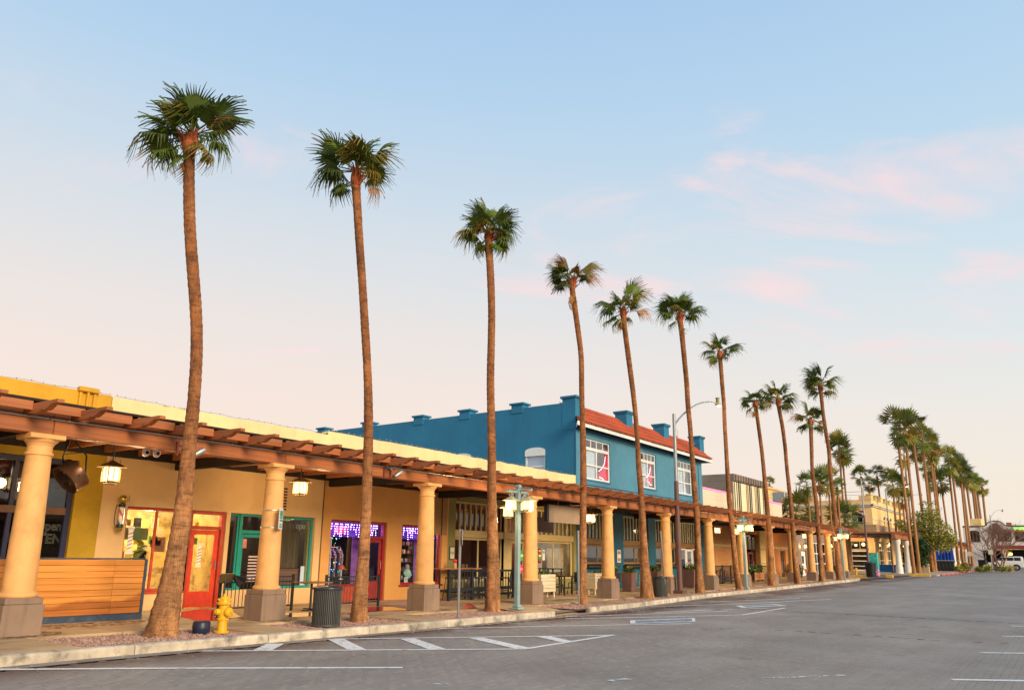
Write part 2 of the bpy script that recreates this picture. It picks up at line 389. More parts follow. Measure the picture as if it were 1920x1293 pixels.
def pave():
    c = .1; gap = .0019; cand = []
    nx0, nx1 = int(PX0/c), int(PX1/c); ny0, ny1 = int(PY0/c), int(PY1/c)
    for iy in range(ny0, ny1-1):
        for ix in range(nx0, nx1-1):
            mm = (ix-iy) % 4
            if mm == 0: w, h = 2, 1
            elif mm == 3: w, h = 1, 2
            else: continue
            x, y = (ix+w/2)*c, (iy+h/2)*c
            p = Vector((x, y, 0))-EYE; dz = p.dot(_F)
            if dz < 2: continue
            u = CX+F_PX*p.dot(_R2)/dz; v = CY-F_PX*p.dot(_U2)/dz
            if not (-420 < u < 2300 and v < 1640): continue
            if not (-40 < u < 1960 and v < 1320): dz += 100
            cand.append((dz, x, y, w, h))
    cand.sort(key=lambda q: q[0]); r = random.Random(3)
    meshes = {}
    for o in (0, 1):
        for k in range(3):
            mb = MB(); w, h = (2, 1) if o == 0 else (1, 2)
            mb.cbox(-w*c/2+gap, w*c/2-gap, -h*c/2+gap, h*c/2-gap, -.06, 0, .004)
            ob = mb.build('paver', pavers[k]); meshes[o, k] = ob.data; bpy.data.objects.remove(ob)
    for dz, x, y, w, h in cand[:300]:
        o = link('paver', meshes[0 if w == 2 else 1, r.choice((0,0,1,1,2))], road)
        o.location = (x, y, g(x)+r.uniform(-.0025, .0015)); o.rotation_euler = (r.gauss(0,.005), r.gauss(0,.005), r.gauss(0,.006))
    V = []; Fa = []; Mi = []
    for dz, x, y, w, h in cand[300:]:
        z = g(x)+r.uniform(-.003, .0015); tx, ty = r.gauss(0,.005), r.gauss(0,.005); a, b = w*c/2-gap, h*c/2-gap; e = .0025
        n = len(V)
        for (sx, sy) in ((-1,-1),(1,-1),(1,1),(-1,1)): V.append((x+sx*a, y+sy*b, z-.02))
        for (sx, sy) in ((-1,-1),(1,-1),(1,1),(-1,1)): V.append((x+sx*a, y+sy*b, z-e+sx*a*tx+sy*b*ty))
        for (sx, sy) in ((-1,-1),(1,-1),(1,1),(-1,1)): V.append((x+sx*(a-e), y+sy*(b-e), z+sx*a*tx+sy*b*ty))
        for q in (0, 4):
            for i in range(4): Fa.append((n+q+i, n+q+(i+1) % 4, n+q+4+(i+1) % 4, n+q+4+i))
        Fa.append((n+8,n+9,n+10,n+11)); Mi += [r.choice((0,0,1,1,2))]*9
    mb = MB(); mb.v = V; mb.f = Fa; mb.m = Mi
    mb.build('paver_field', pavers, road, kind='stuff')
pave()
# ---- painted lines (thin sheets above the pavers)
def paint_mat(name, col, wear):
    m, nt, N, L, P = nt_of(name); out = N['Material Output']; P.inputs['Base Color'].default_value = (*col,1); P.inputs['Roughness'].default_value = .6
    ge = N.new('ShaderNodeNewGeometry'); n = N.new('ShaderNodeTexNoise'); n.inputs['Scale'].default_value = 9; n.inputs['Detail'].default_value = 6; n.inputs['Roughness'].default_value = .7
    L.new(ge.outputs['Position'], n.inputs['Vector']); r = N.new('ShaderNodeMapRange'); L.new(n.outputs[0], r.inputs[0])
    r.inputs[1].default_value = wear; r.inputs[2].default_value = wear+.09
    tr = N.new('ShaderNodeBsdfTransparent'); mx = N.new('ShaderNodeMixShader'); L.new(r.outputs[0], mx.inputs[0]); L.new(tr.outputs[0], mx.inputs[1]); L.new(P.outputs[0], mx.inputs[2]); L.new(mx.outputs[0], out.inputs[0])
    return m
white_p = paint_mat('white_road_paint', (.78,.76,.72), .34); worn_p = paint_mat('worn_road_paint', (.62,.60,.57), .47); blue_p = paint_mat('blue_road_paint', (.17,.25,.33), .36)
def pline(a, b, w, m=None, name='painted_line', h=.005):
    p, q = gp(*a, 0), gp(*b, 0); d = Vector((q.x-p.x, q.y-p.y, 0)); n = max(2, int(d.length/.5)); t = Vector((-d.y, d.x, 0)).normalized()*w/2
    mb = MB(); pr = None
    for i in range(n+1):
        c = p+d*i/n; z = g(c.x)+h
        l, r = (c.x+t.x, c.y+t.y, z), (c.x-t.x, c.y-t.y, z)
        if pr: mb.quad(pr[1], r, l, pr[0])
        pr = (l, r)
    return mb.build(name, m or white_p, kind='structure')
def ppoly(pts, m, name, h=.005):
    q = [gp(u, v, 0) for u, v in pts]
    return MB().add([(p.x, p.y, g(p.x)+h) for p in q], [tuple(range(len(q)))[::-1]]).build(name, m, kind='structure')
pline((-60,1255), (755,1251), .12); pline((375,1220), (987,1216), .11); pline((625,1197.5), (1150,1190.5), .11, h=.006); pline((985,1216), (1150,1190), .12, h=.007)
for a, b in (((630,1198),(672,1219)), ((764,1197),(822,1217.5)), ((892,1195.5),(982,1215.5)), ((1018,1192.5),(1064,1203)), ((517,1206.5),(492,1219))): pline(a, b, .30, h=.008)
pline((817,1178), (1295,1168.5), .10)
ppoly([(1181,1162.5),(1303,1158),(1304,1164.5),(1182,1168.5)], white_p, 'parking_symbol_box', .005)
ppoly([(1191,1163.2),(1297,1159.2),(1298,1163.8),(1192,1167.4)], blue_p, 'parking_symbol_field', .009)
ppoly([(1379,1135),(1450,1131.8),(1476,1134.8),(1391,1138.6)], white_p, 'parking_symbol_box', .005)
ppoly([(1391,1135),(1447,1132.6),(1464,1134.6),(1399,1137.4)], blue_p, 'parking_symbol_field', .009)
for u0, u1 in ((1222,1236),(1248,1258),(1264,1274)): pline((u0,1163.4+(1222-u0)*.03), (u1,1163.2+(1222-u1)*.03), .16, worn_p, h=.012)
for a, b in (((1060,1159),(1393,1152)), ((1393,1152),(1472,1139)), ((1060,1155),(1365,1145)), ((1228,1147.6),(1373,1141)), ((1220,1137),(1467,1128)), ((1467,1127),(1559,1122.8)), ((1300,1143.5),(1440,1139.5)),
             ((1400,1122),(1570,1114.7)), ((1442,1115.5),(1613,1106)), ((1330,1128),(1500,1121)), ((1480,1108),(1600,1103)), ((1530,1102),(1620,1097))): pline(a, b, .11, white_p if a[1] > 1125 else worn_p)
for a, b in (((1785,1273.5),(1990,1276.5)), ((1840,1223),(1990,1225)), ((1880,1192),(1990,1193)), ((1895,1173),(1990,1174))): pline(a, b, .12)
pline((1430,1271), (1590,1265), .10, worn_p); pline((1142,1276), (1180,1272), .12, worn_p); pline((800,1283), (840,1281), .10, worn_p)
def seam():
    pts = [(1300,1178.5),(1380,1178.3),(1450,1180),(1560,1186.5),(1640,1192),(1720,1197.5),(1800,1202),(1930,1208)]; q = [gp(u, v, 0) for u, v in pts]; mb = MB(); r = random.Random(8)
    for a, b in zip(q[:-1], q[1:]):
        d = (b-a); d.z = 0; n = int(d.length/.22); t = Vector((-d.y, d.x, 0)).normalized()
        for i in range(n):
            if r.random() < .38: continue
            p0, p1 = a+d*i/n, a+d*(i+r.uniform(.5,1))/n; w = r.uniform(.012,.04); o = t*r.uniform(-.05,.05)
            mb.quad(*[(c.x, c.y, g(c.x)+.0045) for c in (p0+o-t*w, p1+o-t*w, p1+o+t*w, p0+o+t*w)])
    mb.build('tar_seam', mat('tar', (.07,.045,.035), rough=.6), kind='structure')
seam()
# ---- kerb, one stone after another
kerbm = mat('kerb_concrete', (.56,.47,.35), rough=.85, var=.20, scale=2.2, fine=45, stain=(.15,.13,.10), stain_scale=1.9, stain_amt=.9, bump=.4, rand=.12, streak=.35)
redk = mat('red_kerb_paint', (.52,.05,.06), rough=.6, stain=(.4,.3,.26), stain_amt=.6); yelk = mat('yellow_kerb_paint', (.78,.42,.03), rough=.6, stain=(.5,.4,.3), stain_amt=.4)
def kerb():
    par = MB()
    pts = [Vector((x, y)) for x, y in KERB]; L = [0]
    for a, b in zip(pts[:-1], pts[1:]): L.append(L[-1]+(b-a).length)
    def at(s): return Vector((float(np.interp(s, L, [p.x for p in pts])), float(np.interp(s, L, [p.y for p in pts]))))
    s = 0; stones = []
    while s < L[-1]-.5:
        e = min(s+2.44, L[-1]); a, b = at(s), at(e); 
        if not (18.4 < (a.x+b.x)/2 < 20.4): stones.append((a, b))
        s = e
    root = None
    for a, b in stones:
        d = b-a; ln = d.length; zc = (g(a.x)+g(b.x))/2; c = (a+b)/2
        M = Matrix.Translation((c.x, c.y, zc)) @ Matrix.Rotation(math.atan2(d.y, d.x), 4, 'Z') @ Matrix.Rotation(-math.atan2(g(b.x)-g(a.x), ln), 4, 'Y')
        mb = MB(); h = ln/2-.006
        prof = [(0,-.2), (0,.115), (.012,.14), (.04,.152), (.16,.152), (.16,-.2)]
        vs = [M @ Vector((-h, y, z)) for y, z in prof]+[M @ Vector((h, y, z)) for y, z in prof]; n = len(prof)
        mb.add(vs, [tuple(range(n))[::-1], tuple(range(n, 2*n))]+[(i, (i+1) % n, n+(i+1) % n, n+i) for i in range(n)])
        if root is None:
            base = MB()
            for x0 in np.arange(-28, 66, 2.0):
                if not 17.5 < x0 < 20.5: base.quad((x0,ky(x0)+.02,g(x0)+.06), (x0+2,ky(x0+2)+.02,g(x0+2)+.06), (x0+2,ky(x0+2)+.15,g(x0+2)+.06), (x0,ky(x0)+.15,g(x0)+.06))
            root = base.build('kerb', kerbm, kind='structure')
        mb.build('kerb_stone', kerbm, root)
    gut = MB()
    for x0 in np.arange(-28, 64, 1.0):
        a, b = x0, x0+1
        gut.quad((a,ky(a)-.30,g(a)+.004), (b,ky(b)-.30,g(b)+.004), (b,ky(b)+.03,g(b)+.006), (a,ky(a)+.03,g(a)+.006))
    gut.build('gutter', mat('gutter_concrete', (.30,.25,.20), rough=.8, var=.18, scale=1.2, stain=(.12,.08,.06), stain_scale=.9, stain_amt=.8), kind='structure')
    ramp = MB()
    ramp.add([(18.45,ky(18.5)+.0,g(18.5)+.012), (20.55,ky(20.5),g(20.5)+.012), (20.55,13.5,g(20.5)+.149), (18.45,13.5,g(18.5)+.149)], [(0,1,2,3)])
    ramp.build('kerb_ramp', slabm, kind='structure')
slabm = mat('pavement_concrete', (.50,.345,.185), rough=.62, var=.10, scale=.9, fine=55, stain=(.20,.12,.07), stain_scale=.7, stain_amt=.65, bump=.2, rand=.05)
kerb()
# ---- pavement slabs and gravel beds
BEDS = [(5.9,9.15,13.75), (10.2,13.4,13.6), (14.6,18.25,13.6), (20.7,24.1,13.75), (25.2,31.4,13.95), (32.9,44,14.0), (45.2,60.5,14.0)]
def in_bed(x): return any(a < x < b for a, b, c in BEDS)
def pavement():
    base = MB()
    for x0 in np.arange(-30, 71, 1.0):
        base.quad((x0,ky(x0)+.13,g(x0)+.07), (x0+1,ky(x0+1)+.13,g(x0+1)+.07), (x0+1,18.6,g(x0+1)+.07), (x0,18.6,g(x0)+.07))
    sw = base.build('pavement', mat('pavement_bed', (.25,.2,.15), rough=.9), kind='structure')
    cuts = sorted(set([-4, -2, 0, 2, 4, 5.9, 7.5]+[q for b in BEDS for q in b[:2]]))
    xs = []
    for a, b in zip(cuts[:-1]+[cuts[-1]], cuts[1:]+[66.4]):
        n = max(1, round((b-a)/1.7)); xs += [a+(b-a)*i/n for i in range(n)]
    xs = sorted(set(round(x, 3) for x in xs))+[66.4]
    for a, b in zip(xs[:-1], xs[1:]):
        if b-a < .3: continue
        m = (a+b)/2; bed = [q for q in BEDS if q[0] <= m <= q[1]]
        y0 = bed[0][2] if bed else ky(m)+.165
        if 18.4 < m < 20.6: y0 = 13.5
        n = max(1, round((18.45-y0)/1.7))
        for i in range(n):
            ya, yb = y0+(18.45-y0)*i/n, y0+(18.45-y0)*(i+1)/n
            mb = MB().cbox(a+.006, b-.006, ya+.006, yb-.006, .02, .15, .006)
            mb.v = [(x, y, z+g(x)) for x, y, z in mb.v]
            mb.build('paving_slab', slabm, sw)
    return sw
sw = pavement()
gravm = [mat('gravel_rose', (.40,.22,.16), rough=.9, scale=30, var=.2), mat('gravel_tan', (.46,.31,.23), rough=.9, scale=30, var=.2), mat('gravel_dark', (.26,.14,.11), rough=.9, scale=30, var=.2)]
def gravel():
    base = MB(); r = np.random.default_rng(5); V = []; Fc = []; Mi = []; rr = random.Random(4)
    for k, (a, b, yb) in enumerate(BEDS):
        n = max(3, int((b-a)/1.0))
        for i in range(n):
            p, q = a+(b-a)*i/n, a+(b-a)*(i+1)/n
            base.quad((p,ky(p)+.15,g(p)+.10), (q,ky(q)+.15,g(q)+.10), (q,yb,g(q)+.10), (p,yb,g(p)+.10))
        dens = 800 if b < 19 else (420 if b < 35 else 130); size = .017 if b < 19 else (.021 if b < 35 else .035)
        cnt = int(dens*(b-a)*(yb-ky(a)-.15))
        for _ in range(cnt):
            x = rr.uniform(a, b); y = rr.uniform(ky(x)+.165, yb); s = size*rr.uniform(.6, 1.5); z = g(x)+.10+s*.3
            an = rr.uniform(0, 6.28); ca, sa = math.cos(an), math.sin(an); sx, sy, sz = s*rr.uniform(.8,1.3), s*rr.uniform(.6,1), s*rr.uniform(.5,.9)
            o = len(V)
            for (px, py, pz) in ((1,0,0),(0,1,0),(-1,0,0),(0,-1,0),(.2,.1,1)):
                X, Y = px*sx, py*sy; V.append((x+X*ca-Y*sa, y+X*sa+Y*ca, z+pz*sz))
            Fc += [(o,o+1,o+4),(o+1,o+2,o+4),(o+2,o+3,o+4),(o+3,o,o+4)]; Mi += [rr.choice((0,0,1,1,2))]*4
    b_ = base.build('gravel_bed', gravm[0], kind='structure')
    mb = MB(); mb.v = V; mb.f = Fc; mb.m = Mi; mb.build('gravel', gravm, kind='stuff')
gravel()
def puddle(pts, name='puddle'):
    m, nt, N, L, P = nt_of('puddle_water'); P.inputs['Base Color'].default_value = (.10,.06,.04,1); P.inputs['Roughness'].default_value = .03; P.inputs['Specular IOR Level'].default_value = .9
    P.inputs['Coat Weight'].default_value = 1; P.inputs['Coat Roughness'].default_value = .02; P.inputs['Coat IOR'].default_value = 1.8
    q = [gp(u, v, .15) for u, v in pts]; c = sum(q, Vector())/len(q); out = []; r = random.Random(len(pts))
    for i in range(len(q)):
        a, b = q[i], q[(i+1) % len(q)]
        for k in range(4):
            p = a.lerp(b, k/4); p = c+(p-c)*r.uniform(.9, 1.04); out.append((p.x, p.y, g(p.x)+.156))
    MB().add(out, [tuple(range(len(out)))]).build(name, m, kind='structure')
puddle([(318,1149),(360,1163),(420,1163),(452,1155),(436,1146),(380,1141)])
puddle([(525,1150),(545,1157),(590,1154),(585,1147)]); puddle([(655,1142),(690,1146),(770,1143),(740,1137),(690,1137)])
# ================================================================== COLUMNS
CX_ = [5.95, 10.983, 16.177, 21.403, 26.77, 32.213, 37.308, 42.214, 47.108, 51.7, 56.3, 61.165, 66.07]
CYL = 14.396
colm = mat('cream_stucco', (.77,.41,.14), rough=.7, var=.05, scale=1.6, fine=70, bump=.12, rand=.03, stain=(.46,.24,.09), stain_scale=1.6, stain_amt=.45, streak=.22)
pedm = mat('taupe_stucco', (.275,.185,.125), rough=.8, var=.08, scale=2, fine=60, bump=.25, streak=.75, streak_col=(.13,.07,.04), rand=.05)
CL = ['cream column beside the wooden plank fence, first at the left edge', 'cream column behind the yellow hydrant, green parking sign strapped to it', 'cream column standing before the purple-lit shop window', 'cream column right behind the nearest teal lantern post', 'cream column at the white plank planter, just right of the hanging blank sign board',
      'cream column behind the round dark trash can with a leaning post', 'cream column right of the tall brown street light, before the orange brick wall', 'cream column behind the second teal lantern post', 'ninth cream column from the left, half hidden by a palm trunk', 'tenth cream column from the left, beside a clipped green bush', 'eleventh cream column from the left, third from the far end of the arcade', 'twelfth cream column from the left, last but one of the arcade', 'last cream column at the far end of the arcade, by the third teal lantern post']
def columns():
    t = thing('column', CL[0], 'column', (CX_[0], CYL, .15), 'cream columns of the arcade')
    ped = MB().cbox(-.32, .32, -.32, .32, -.25, .545, .012).cbox(-.295, .295, -.295, .295, .545, .655, .012)
    ped.build('pedestal', pedm, t)
    prof = [(.285,.655),(.30,.672),(.302,.70),(.285,.725),(.262,.738),(.254,.745),(.249,.80)]
    for i in range(1, 15):
        f = i/14; prof.append((.249-.049*f**1.5, .80+(3.02-.80)*f))
    prof += [(.203,3.03),(.222,3.042),(.228,3.062),(.222,3.082),(.203,3.094),(.200,3.11),(.200,3.205)]
    MB().lathe(prof, n=36).build('shaft', colm, t, smooth=True)
    cap = MB().lathe([(.20,3.20),(.213,3.215),(.213,3.23),(.225,3.245),(.255,3.275),(.272,3.30),(.272,3.312)], n=36)
    cap.cbox(-.293, .293, -.293, .293, 3.312, 3.40, .012)
    cap.build('capital', colm, t, smooth=True)
    for i, x in enumerate(CX_[1:]): copy_tree(t, label=CL[i+1], loc=(x, CYL, .15))
columns()
def damp_and_shades():  # damp stains; those round the pedestals also paint in contact shadow
    m = paint_mat('damp_and_shade', (.17,.085,.05), .49); r = random.Random(41)
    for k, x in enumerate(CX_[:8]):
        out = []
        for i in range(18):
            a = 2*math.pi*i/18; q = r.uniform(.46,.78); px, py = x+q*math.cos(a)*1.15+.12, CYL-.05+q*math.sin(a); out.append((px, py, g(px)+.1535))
        MB().add(out, [tuple(range(18))]).build('damp_and_shade', m, kind='structure')
    for (x, y, rx, ry) in ((7.6,15.4,1.2,.5),(8.6,15.6,.9,.35),(13.6,14.6,1.0,.4),(20.0,15.4,1.4,.4),(24.5,14.7,1.2,.4),(27.8,14.9,.9,.35)):
        out = []
        for i in range(20):
            a = 2*math.pi*i/20; q = r.uniform(.7,1.1); px, py = x+rx*q*math.cos(a), y+ry*q*math.sin(a); out.append((px, py, g(px)+.153))
        MB().add(out, [tuple(range(20))]).build('damp_and_shade', m, kind='structure')
damp_and_shades()
# ================================================================== PERGOLA
beamm = wood('brown_stained_timber', (.40,.126,.035), (.27,.08,.023), rough=.6, axis='x', rand=.10)
raftm = wood('brown_stained_rafter', (.40,.126,.035), (.27,.078,.023), rough=.6, axis='y', rand=.14)
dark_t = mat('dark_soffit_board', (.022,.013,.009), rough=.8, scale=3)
condm = mat('steel_conduit', (.52,.47,.40), rough=.35, metal=.8, var=.05)
blackm = mat('black_metal', (.018,.018,.02), rough=.45, var=.05, spec=.5)
def pergola():
    t = thing('pergola', 'long brown timber arcade roof with scrolled rafter ends along the shops', 'pergola', (30, 16, .15))
    ends = [1.5]+CX_+[67.2]
    for a, b in zip(ends[:-1], ends[1:]):
        x0, x1 = a+.10+.004, b+.10-.004
        MB().cbox(x0, x1, 14.20, 14.52, 3.553, 3.835, .012).build('beam', beamm, t, world=True)
        MB().cbox(x0, x1, 14.255, 14.50, 3.838, 3.985, .01).build('upper_beam', beamm, t, world=True)
    for a, b in zip(ends[:-1], ends[1:]):
        MB().tube([(a, 14.165, 3.822), (b-.02, 14.165, 3.822)], .017, 8).build('conduit', condm, t, True, world=True)
        for k in range(3): MB().cbox(a+.3+k*(b-a)/3, a+.33+k*(b-a)/3, 14.14, 14.2, 3.80, 3.845, .004).build('conduit_strap', condm, t, world=True)
    # rafter profile in (y, z): scrolled tail towards the street
    prof = [(18.45,4.06),(18.45,3.86),(14.15,3.86),(13.93,3.852),(13.86,3.865),(13.815,3.885),(13.80,3.912),(13.785,3.905),(13.76,3.895),(13.71,3.90),(13.655,3.925),(13.60,3.965),(13.55,3.995),(13.49,4.008),(13.40,4.01),(13.395,4.065)]
    prof = [(y if y > 13.94 else 13.0+(y-13.395)*1.40, z if y > 14.2 else z-.075*(14.2-(y if y > 13.94 else 13.0+(y-13.395)*1.40))/1.2) for y, z in prof]
    rm = MB().prism(prof, -.055, .055, 'x').build('rafter', raftm, t)
    rx = [5.60+.863*k for k in range(-5, 72)]
    fm = MB().cbox(-.372, .372, 13.90, 13.945, 3.888, 4.045, .006).build('blocking_board', beamm, t)
    base = ABS[t]
    for i, x in enumerate(rx):
        o = rm if i == 0 else rm.copy()
        if i: COL.objects.link(o); o.parent = t
        o.location = (x-base.x, -base.y, -base.z+rng.uniform(-.006,.008)); o.rotation_euler = (0, rng.gauss(0,.006), rng.gauss(0,.0012))
        if i < len(rx)-1:
            o = fm if i == 0 else fm.copy()
            if i: COL.objects.link(o); o.parent = t
            o.location = (x+.4315-base.x, -base.y, -base.z)
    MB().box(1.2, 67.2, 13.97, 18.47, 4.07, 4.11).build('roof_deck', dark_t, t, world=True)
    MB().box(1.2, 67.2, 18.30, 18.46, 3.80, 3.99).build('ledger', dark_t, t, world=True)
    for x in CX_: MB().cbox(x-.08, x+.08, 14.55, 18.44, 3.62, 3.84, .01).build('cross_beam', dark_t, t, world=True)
    return t
perg = pergola()
# ================================================================== BUILDINGS
WY = 18.5
def wp(u, v, Y=WY): p = fy(u, v, Y); return p.x, p.z
def wall(root, name, m, x0, x1, z0, z1, holes=(), Y=WY, t=.28, axis='y', rev=None):
    """wall face on plane y=Y (axis 'y', facing -y) or x=Y (axis 'x', facing -x) with real openings and reveals"""
    xs = sorted(set([x0, x1]+[q for h in holes for q in h[:2] if x0 < q < x1])); zs = sorted(set([z0, z1]+[q for h in holes for q in h[2:4] if z0 < q < z1]))
    mb = MB()
    def pt(a, d, z): return (a, Y+d, z) if axis == 'y' else (Y+d, a, z)
    for i in range(len(xs)-1):
        for j in range(len(zs)-1):
            cx, cz = (xs[i]+xs[i+1])/2, (zs[j]+zs[j+1])/2
            if any(h[0] < cx < h[1] and h[2] < cz < h[3] for h in holes): continue
            mb.quad(pt(xs[i],0,zs[j]), pt(xs[i+1],0,zs[j]), pt(xs[i+1],0,zs[j+1]), pt(xs[i],0,zs[j+1]))
    for a, b, c, d in [h[:4] for h in holes]:
        a, b, c, d = max(a,x0), min(b,x1), max(c,z0), min(d,z1)
        mb.quad(pt(a,0,c), pt(a,t,c), pt(a,t,d), pt(a,0,d)); mb.quad(pt(b,0,c), pt(b,0,d), pt(b,t,d), pt(b,t,c))
        mb.quad(pt(a,0,d), pt(a,t,d), pt(b,t,d), pt(b,0,d)); mb.quad(pt(a,0,c), pt(b,0,c), pt(b,t,c), pt(a,t,c))
    return mb.build(name, m, root, world=True)
clearg = glass('window_glass', refl=.015); darkg = glass('dark_window_glass', tint=(.8,.85,.9), refl=.03, dark=.25)
def window(root, fm, x0, x1, z0, z1, Y=WY+.10, w=.07, vx=(), hz=(), gl=None, d=.06, name='window', axis='y'):
    mb = MB()
    def bx(a, b, c, e, d0=0, d1=None):
        d1 = d if d1 is None else d1
        mb.cbox(a, b, Y+d0, Y+d1, c, e, .006) if axis == 'y' else mb.cbox(Y+d0, Y+d1, a, b, c, e, .006)
    bx(x0, x0+w, z0, z1); bx(x1-w, x1, z0, z1); bx(x0+w, x1-w, z0, z0+w); bx(x0+w, x1-w, z1-w, z1)
    for v in vx: bx(v-w*.4, v+w*.4, z0+w, z1-w, .004, d-.004)
    for h in hz:
        cuts = [x0+w]+[q for v in vx for q in (v-w*.4, v+w*.4)]+[x1-w]
        for a, b in zip(cuts[0::2], cuts[1::2]): bx(a, b, h-w*.4, h+w*.4, .004, d-.004)
    o = mb.build(name, fm, root, world=True)
    xs = [x0+w]+sorted(vx)+[x1-w]; zs = [z0+w]+sorted(hz)+[z1-w]
    for i in range(len(xs)-1):
        for j in range(len(zs)-1):
            p = MB(); e = .002
            if axis == 'y': p.box(xs[i]+e, xs[i+1]-e, Y+d*.4, Y+d*.4+.008, zs[j]+e, zs[j+1]-e)
            else: p.box(Y+d*.4, Y+d*.4+.008, xs[i]+e, xs[i+1]-e, zs[j]+e, zs[j+1]-e)
            p.build('pane', gl or clearg, o, world=True)
    return o
def room(root, m, x0, x1, z0, z1, dpt, Y=WY+.29, name='interior', axis='y'):
    mb = MB()
    def pt(a, d, z): return (a, Y+d, z) if axis == 'y' else (Y+d, a, z)
    mb.quad(pt(x0,dpt,z0), pt(x1,dpt,z0), pt(x1,dpt,z1), pt(x0,dpt,z1)); mb.quad(pt(x0,0,z0), pt(x0,dpt,z0), pt(x0,dpt,z1), pt(x0,0,z1))
    mb.quad(pt(x1,0,z0), pt(x1,0,z1), pt(x1,dpt,z1), pt(x1,dpt,z0)); mb.quad(pt(x0,0,z1), pt(x0,dpt,z1), pt(x1,dpt,z1), pt(x1,0,z1)); mb.quad(pt(x0,0,z0), pt(x1,0,z0), pt(x1,dpt,z0), pt(x0,dpt,z0))
    return mb.build(name, m, root, world=True)
def shell(root, m, x0, x1, z1, y1=34, roof=None, Y=WY):
    """side walls, back wall and flat roof of a building"""
    mb = MB(); z0 = -.3
    mb.quad((x0,Y,z0), (x0,Y,z1), (x0,y1,z1), (x0,y1,z0)); mb.quad((x1,Y,z0), (x1,y1,z0), (x1,y1,z1), (x1,Y,z1)); mb.quad((x0,y1,z0), (x0,y1,z1), (x1,y1,z1), (x1,y1,z0))
    mb.build('side_wall', m, root, world=True)
    MB().quad((x0+.2,Y+.3,z1-.45), (x1-.2,Y+.3,z1-.45), (x1-.2,y1,z1-.45), (x0+.2,y1,z1-.45)).build('roof', roof or mat('gravel_roof', (.35,.32,.28), rough=.95), root, world=True)
def parapet(root, m, x0, x1, z0, z1, Y=WY, th=.30, seed=1, jag=.0):
    r = random.Random(seed); n = max(2, int((x1-x0)/.45)); mb = MB()
    for i in range(n):
        a, b = x0+(x1-x0)*i/n, x0+(x1-x0)*(i+1)/n
        if i == 0: h0 = z1
        h1 = z1+r.uniform(-jag, jag)
        vs = [(a,Y,z0),(b,Y,z0),(b,Y,h1),(a,Y,h0),(a,Y+th,z0),(b,Y+th,z0),(b,Y+th,h1),(a,Y+th,h0)]
        f = [(0,1,2,3),(3,2,6,7),(5,4,7,6)]
        if i == 0: f.append((4,0,3,7))
        if i == n-1: f.append((1,5,6,2))
        mb.add(vs, f); h0 = h1
    return mb.build('parapet', m, root, world=True)
olive = mat('olive_ochre_stucco', (.42,.255,.012), rough=.75, var=.10, scale=.9, fine=40, bump=.2, stain=(.55,.33,.02), stain_amt=.4)
mustard = mat('mustard_stucco', (.70,.36,.022), rough=.75, var=.08, scale=1.2, fine=50, bump=.2, streak=.25)
beige = mat('beige_stucco', (.68,.44,.20), rough=.75, var=.06, scale=.8, fine=45, bump=.2, stain=(.50,.30,.11), stain_scale=.8, stain_amt=.35)
creampar = mat('cream_parapet', (.90,.68,.33), rough=.8, var=.05, scale=1.2, fine=30, bump=.3, stain=(.62,.42,.2), stain_scale=1.1, stain_amt=.35, streak=.12)
apricot = mat('apricot_stucco', (.62,.30,.085), rough=.75, var=.06, scale=.8, fine=45, bump=.2, stain=(.45,.20,.05), stain_scale=.8, stain_amt=.3)
oliveg = mat('olive_green_stucco', (.23,.20,.065), rough=.75, var=.08, scale=1, fine=45, bump=.2)
bluew = mat('teal_blue_stucco', (.021,.175,.305), rough=.7, var=.07, scale=.6, fine=35, bump=.25, streak=.16, streak_col=(.07,.28,.42), stain=(.018,.15,.27), stain_scale=.5, stain_amt=.6)
bluef = mat('front_blue_stucco', (.075,.235,.335), rough=.7, var=.06, scale=.7, fine=35, bump=.25, stain=(.11,.29,.38), stain_scale=.6, stain_amt=.4)
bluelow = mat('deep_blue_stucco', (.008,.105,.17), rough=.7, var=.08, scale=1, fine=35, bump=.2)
navy = mat('navy_trim', (.02,.025,.075), rough=.5, var=.1); redf = mat('red_frame_paint', (.45,.05,.018), rough=.45, var=.1, stain=(.55,.22,.15), stain_scale=3, stain_amt=.3)
redd = mat('red_door_paint', (.66,.055,.025), rough=.4, var=.08); tealf = mat('teal_frame_paint', (.012,.25,.20), rough=.45, var=.08); maroon = mat('maroon_frame_paint', (.30,.022,.018), rough=.45, var=.1)
creamf = mat('cream_window_paint', (.50,.38,.16), rough=.55, var=.06); whitef = mat('white_window_paint', (.80,.79,.76), rough=.5, var=.03); brownb = mat('brown_beam_paint', (.24,.13,.045), rough=.6)
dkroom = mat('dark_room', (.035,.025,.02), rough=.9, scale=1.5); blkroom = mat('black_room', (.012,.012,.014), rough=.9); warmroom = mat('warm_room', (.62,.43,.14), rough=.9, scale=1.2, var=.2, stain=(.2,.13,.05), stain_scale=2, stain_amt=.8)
curtain = mat('brown_curtain', (.14,.095,.045), rough=.95, var=.25, scale=1, stretch=(14,1,.6)); whitem = mat('white_board', (.82,.80,.74), rough=.6, var=.03)
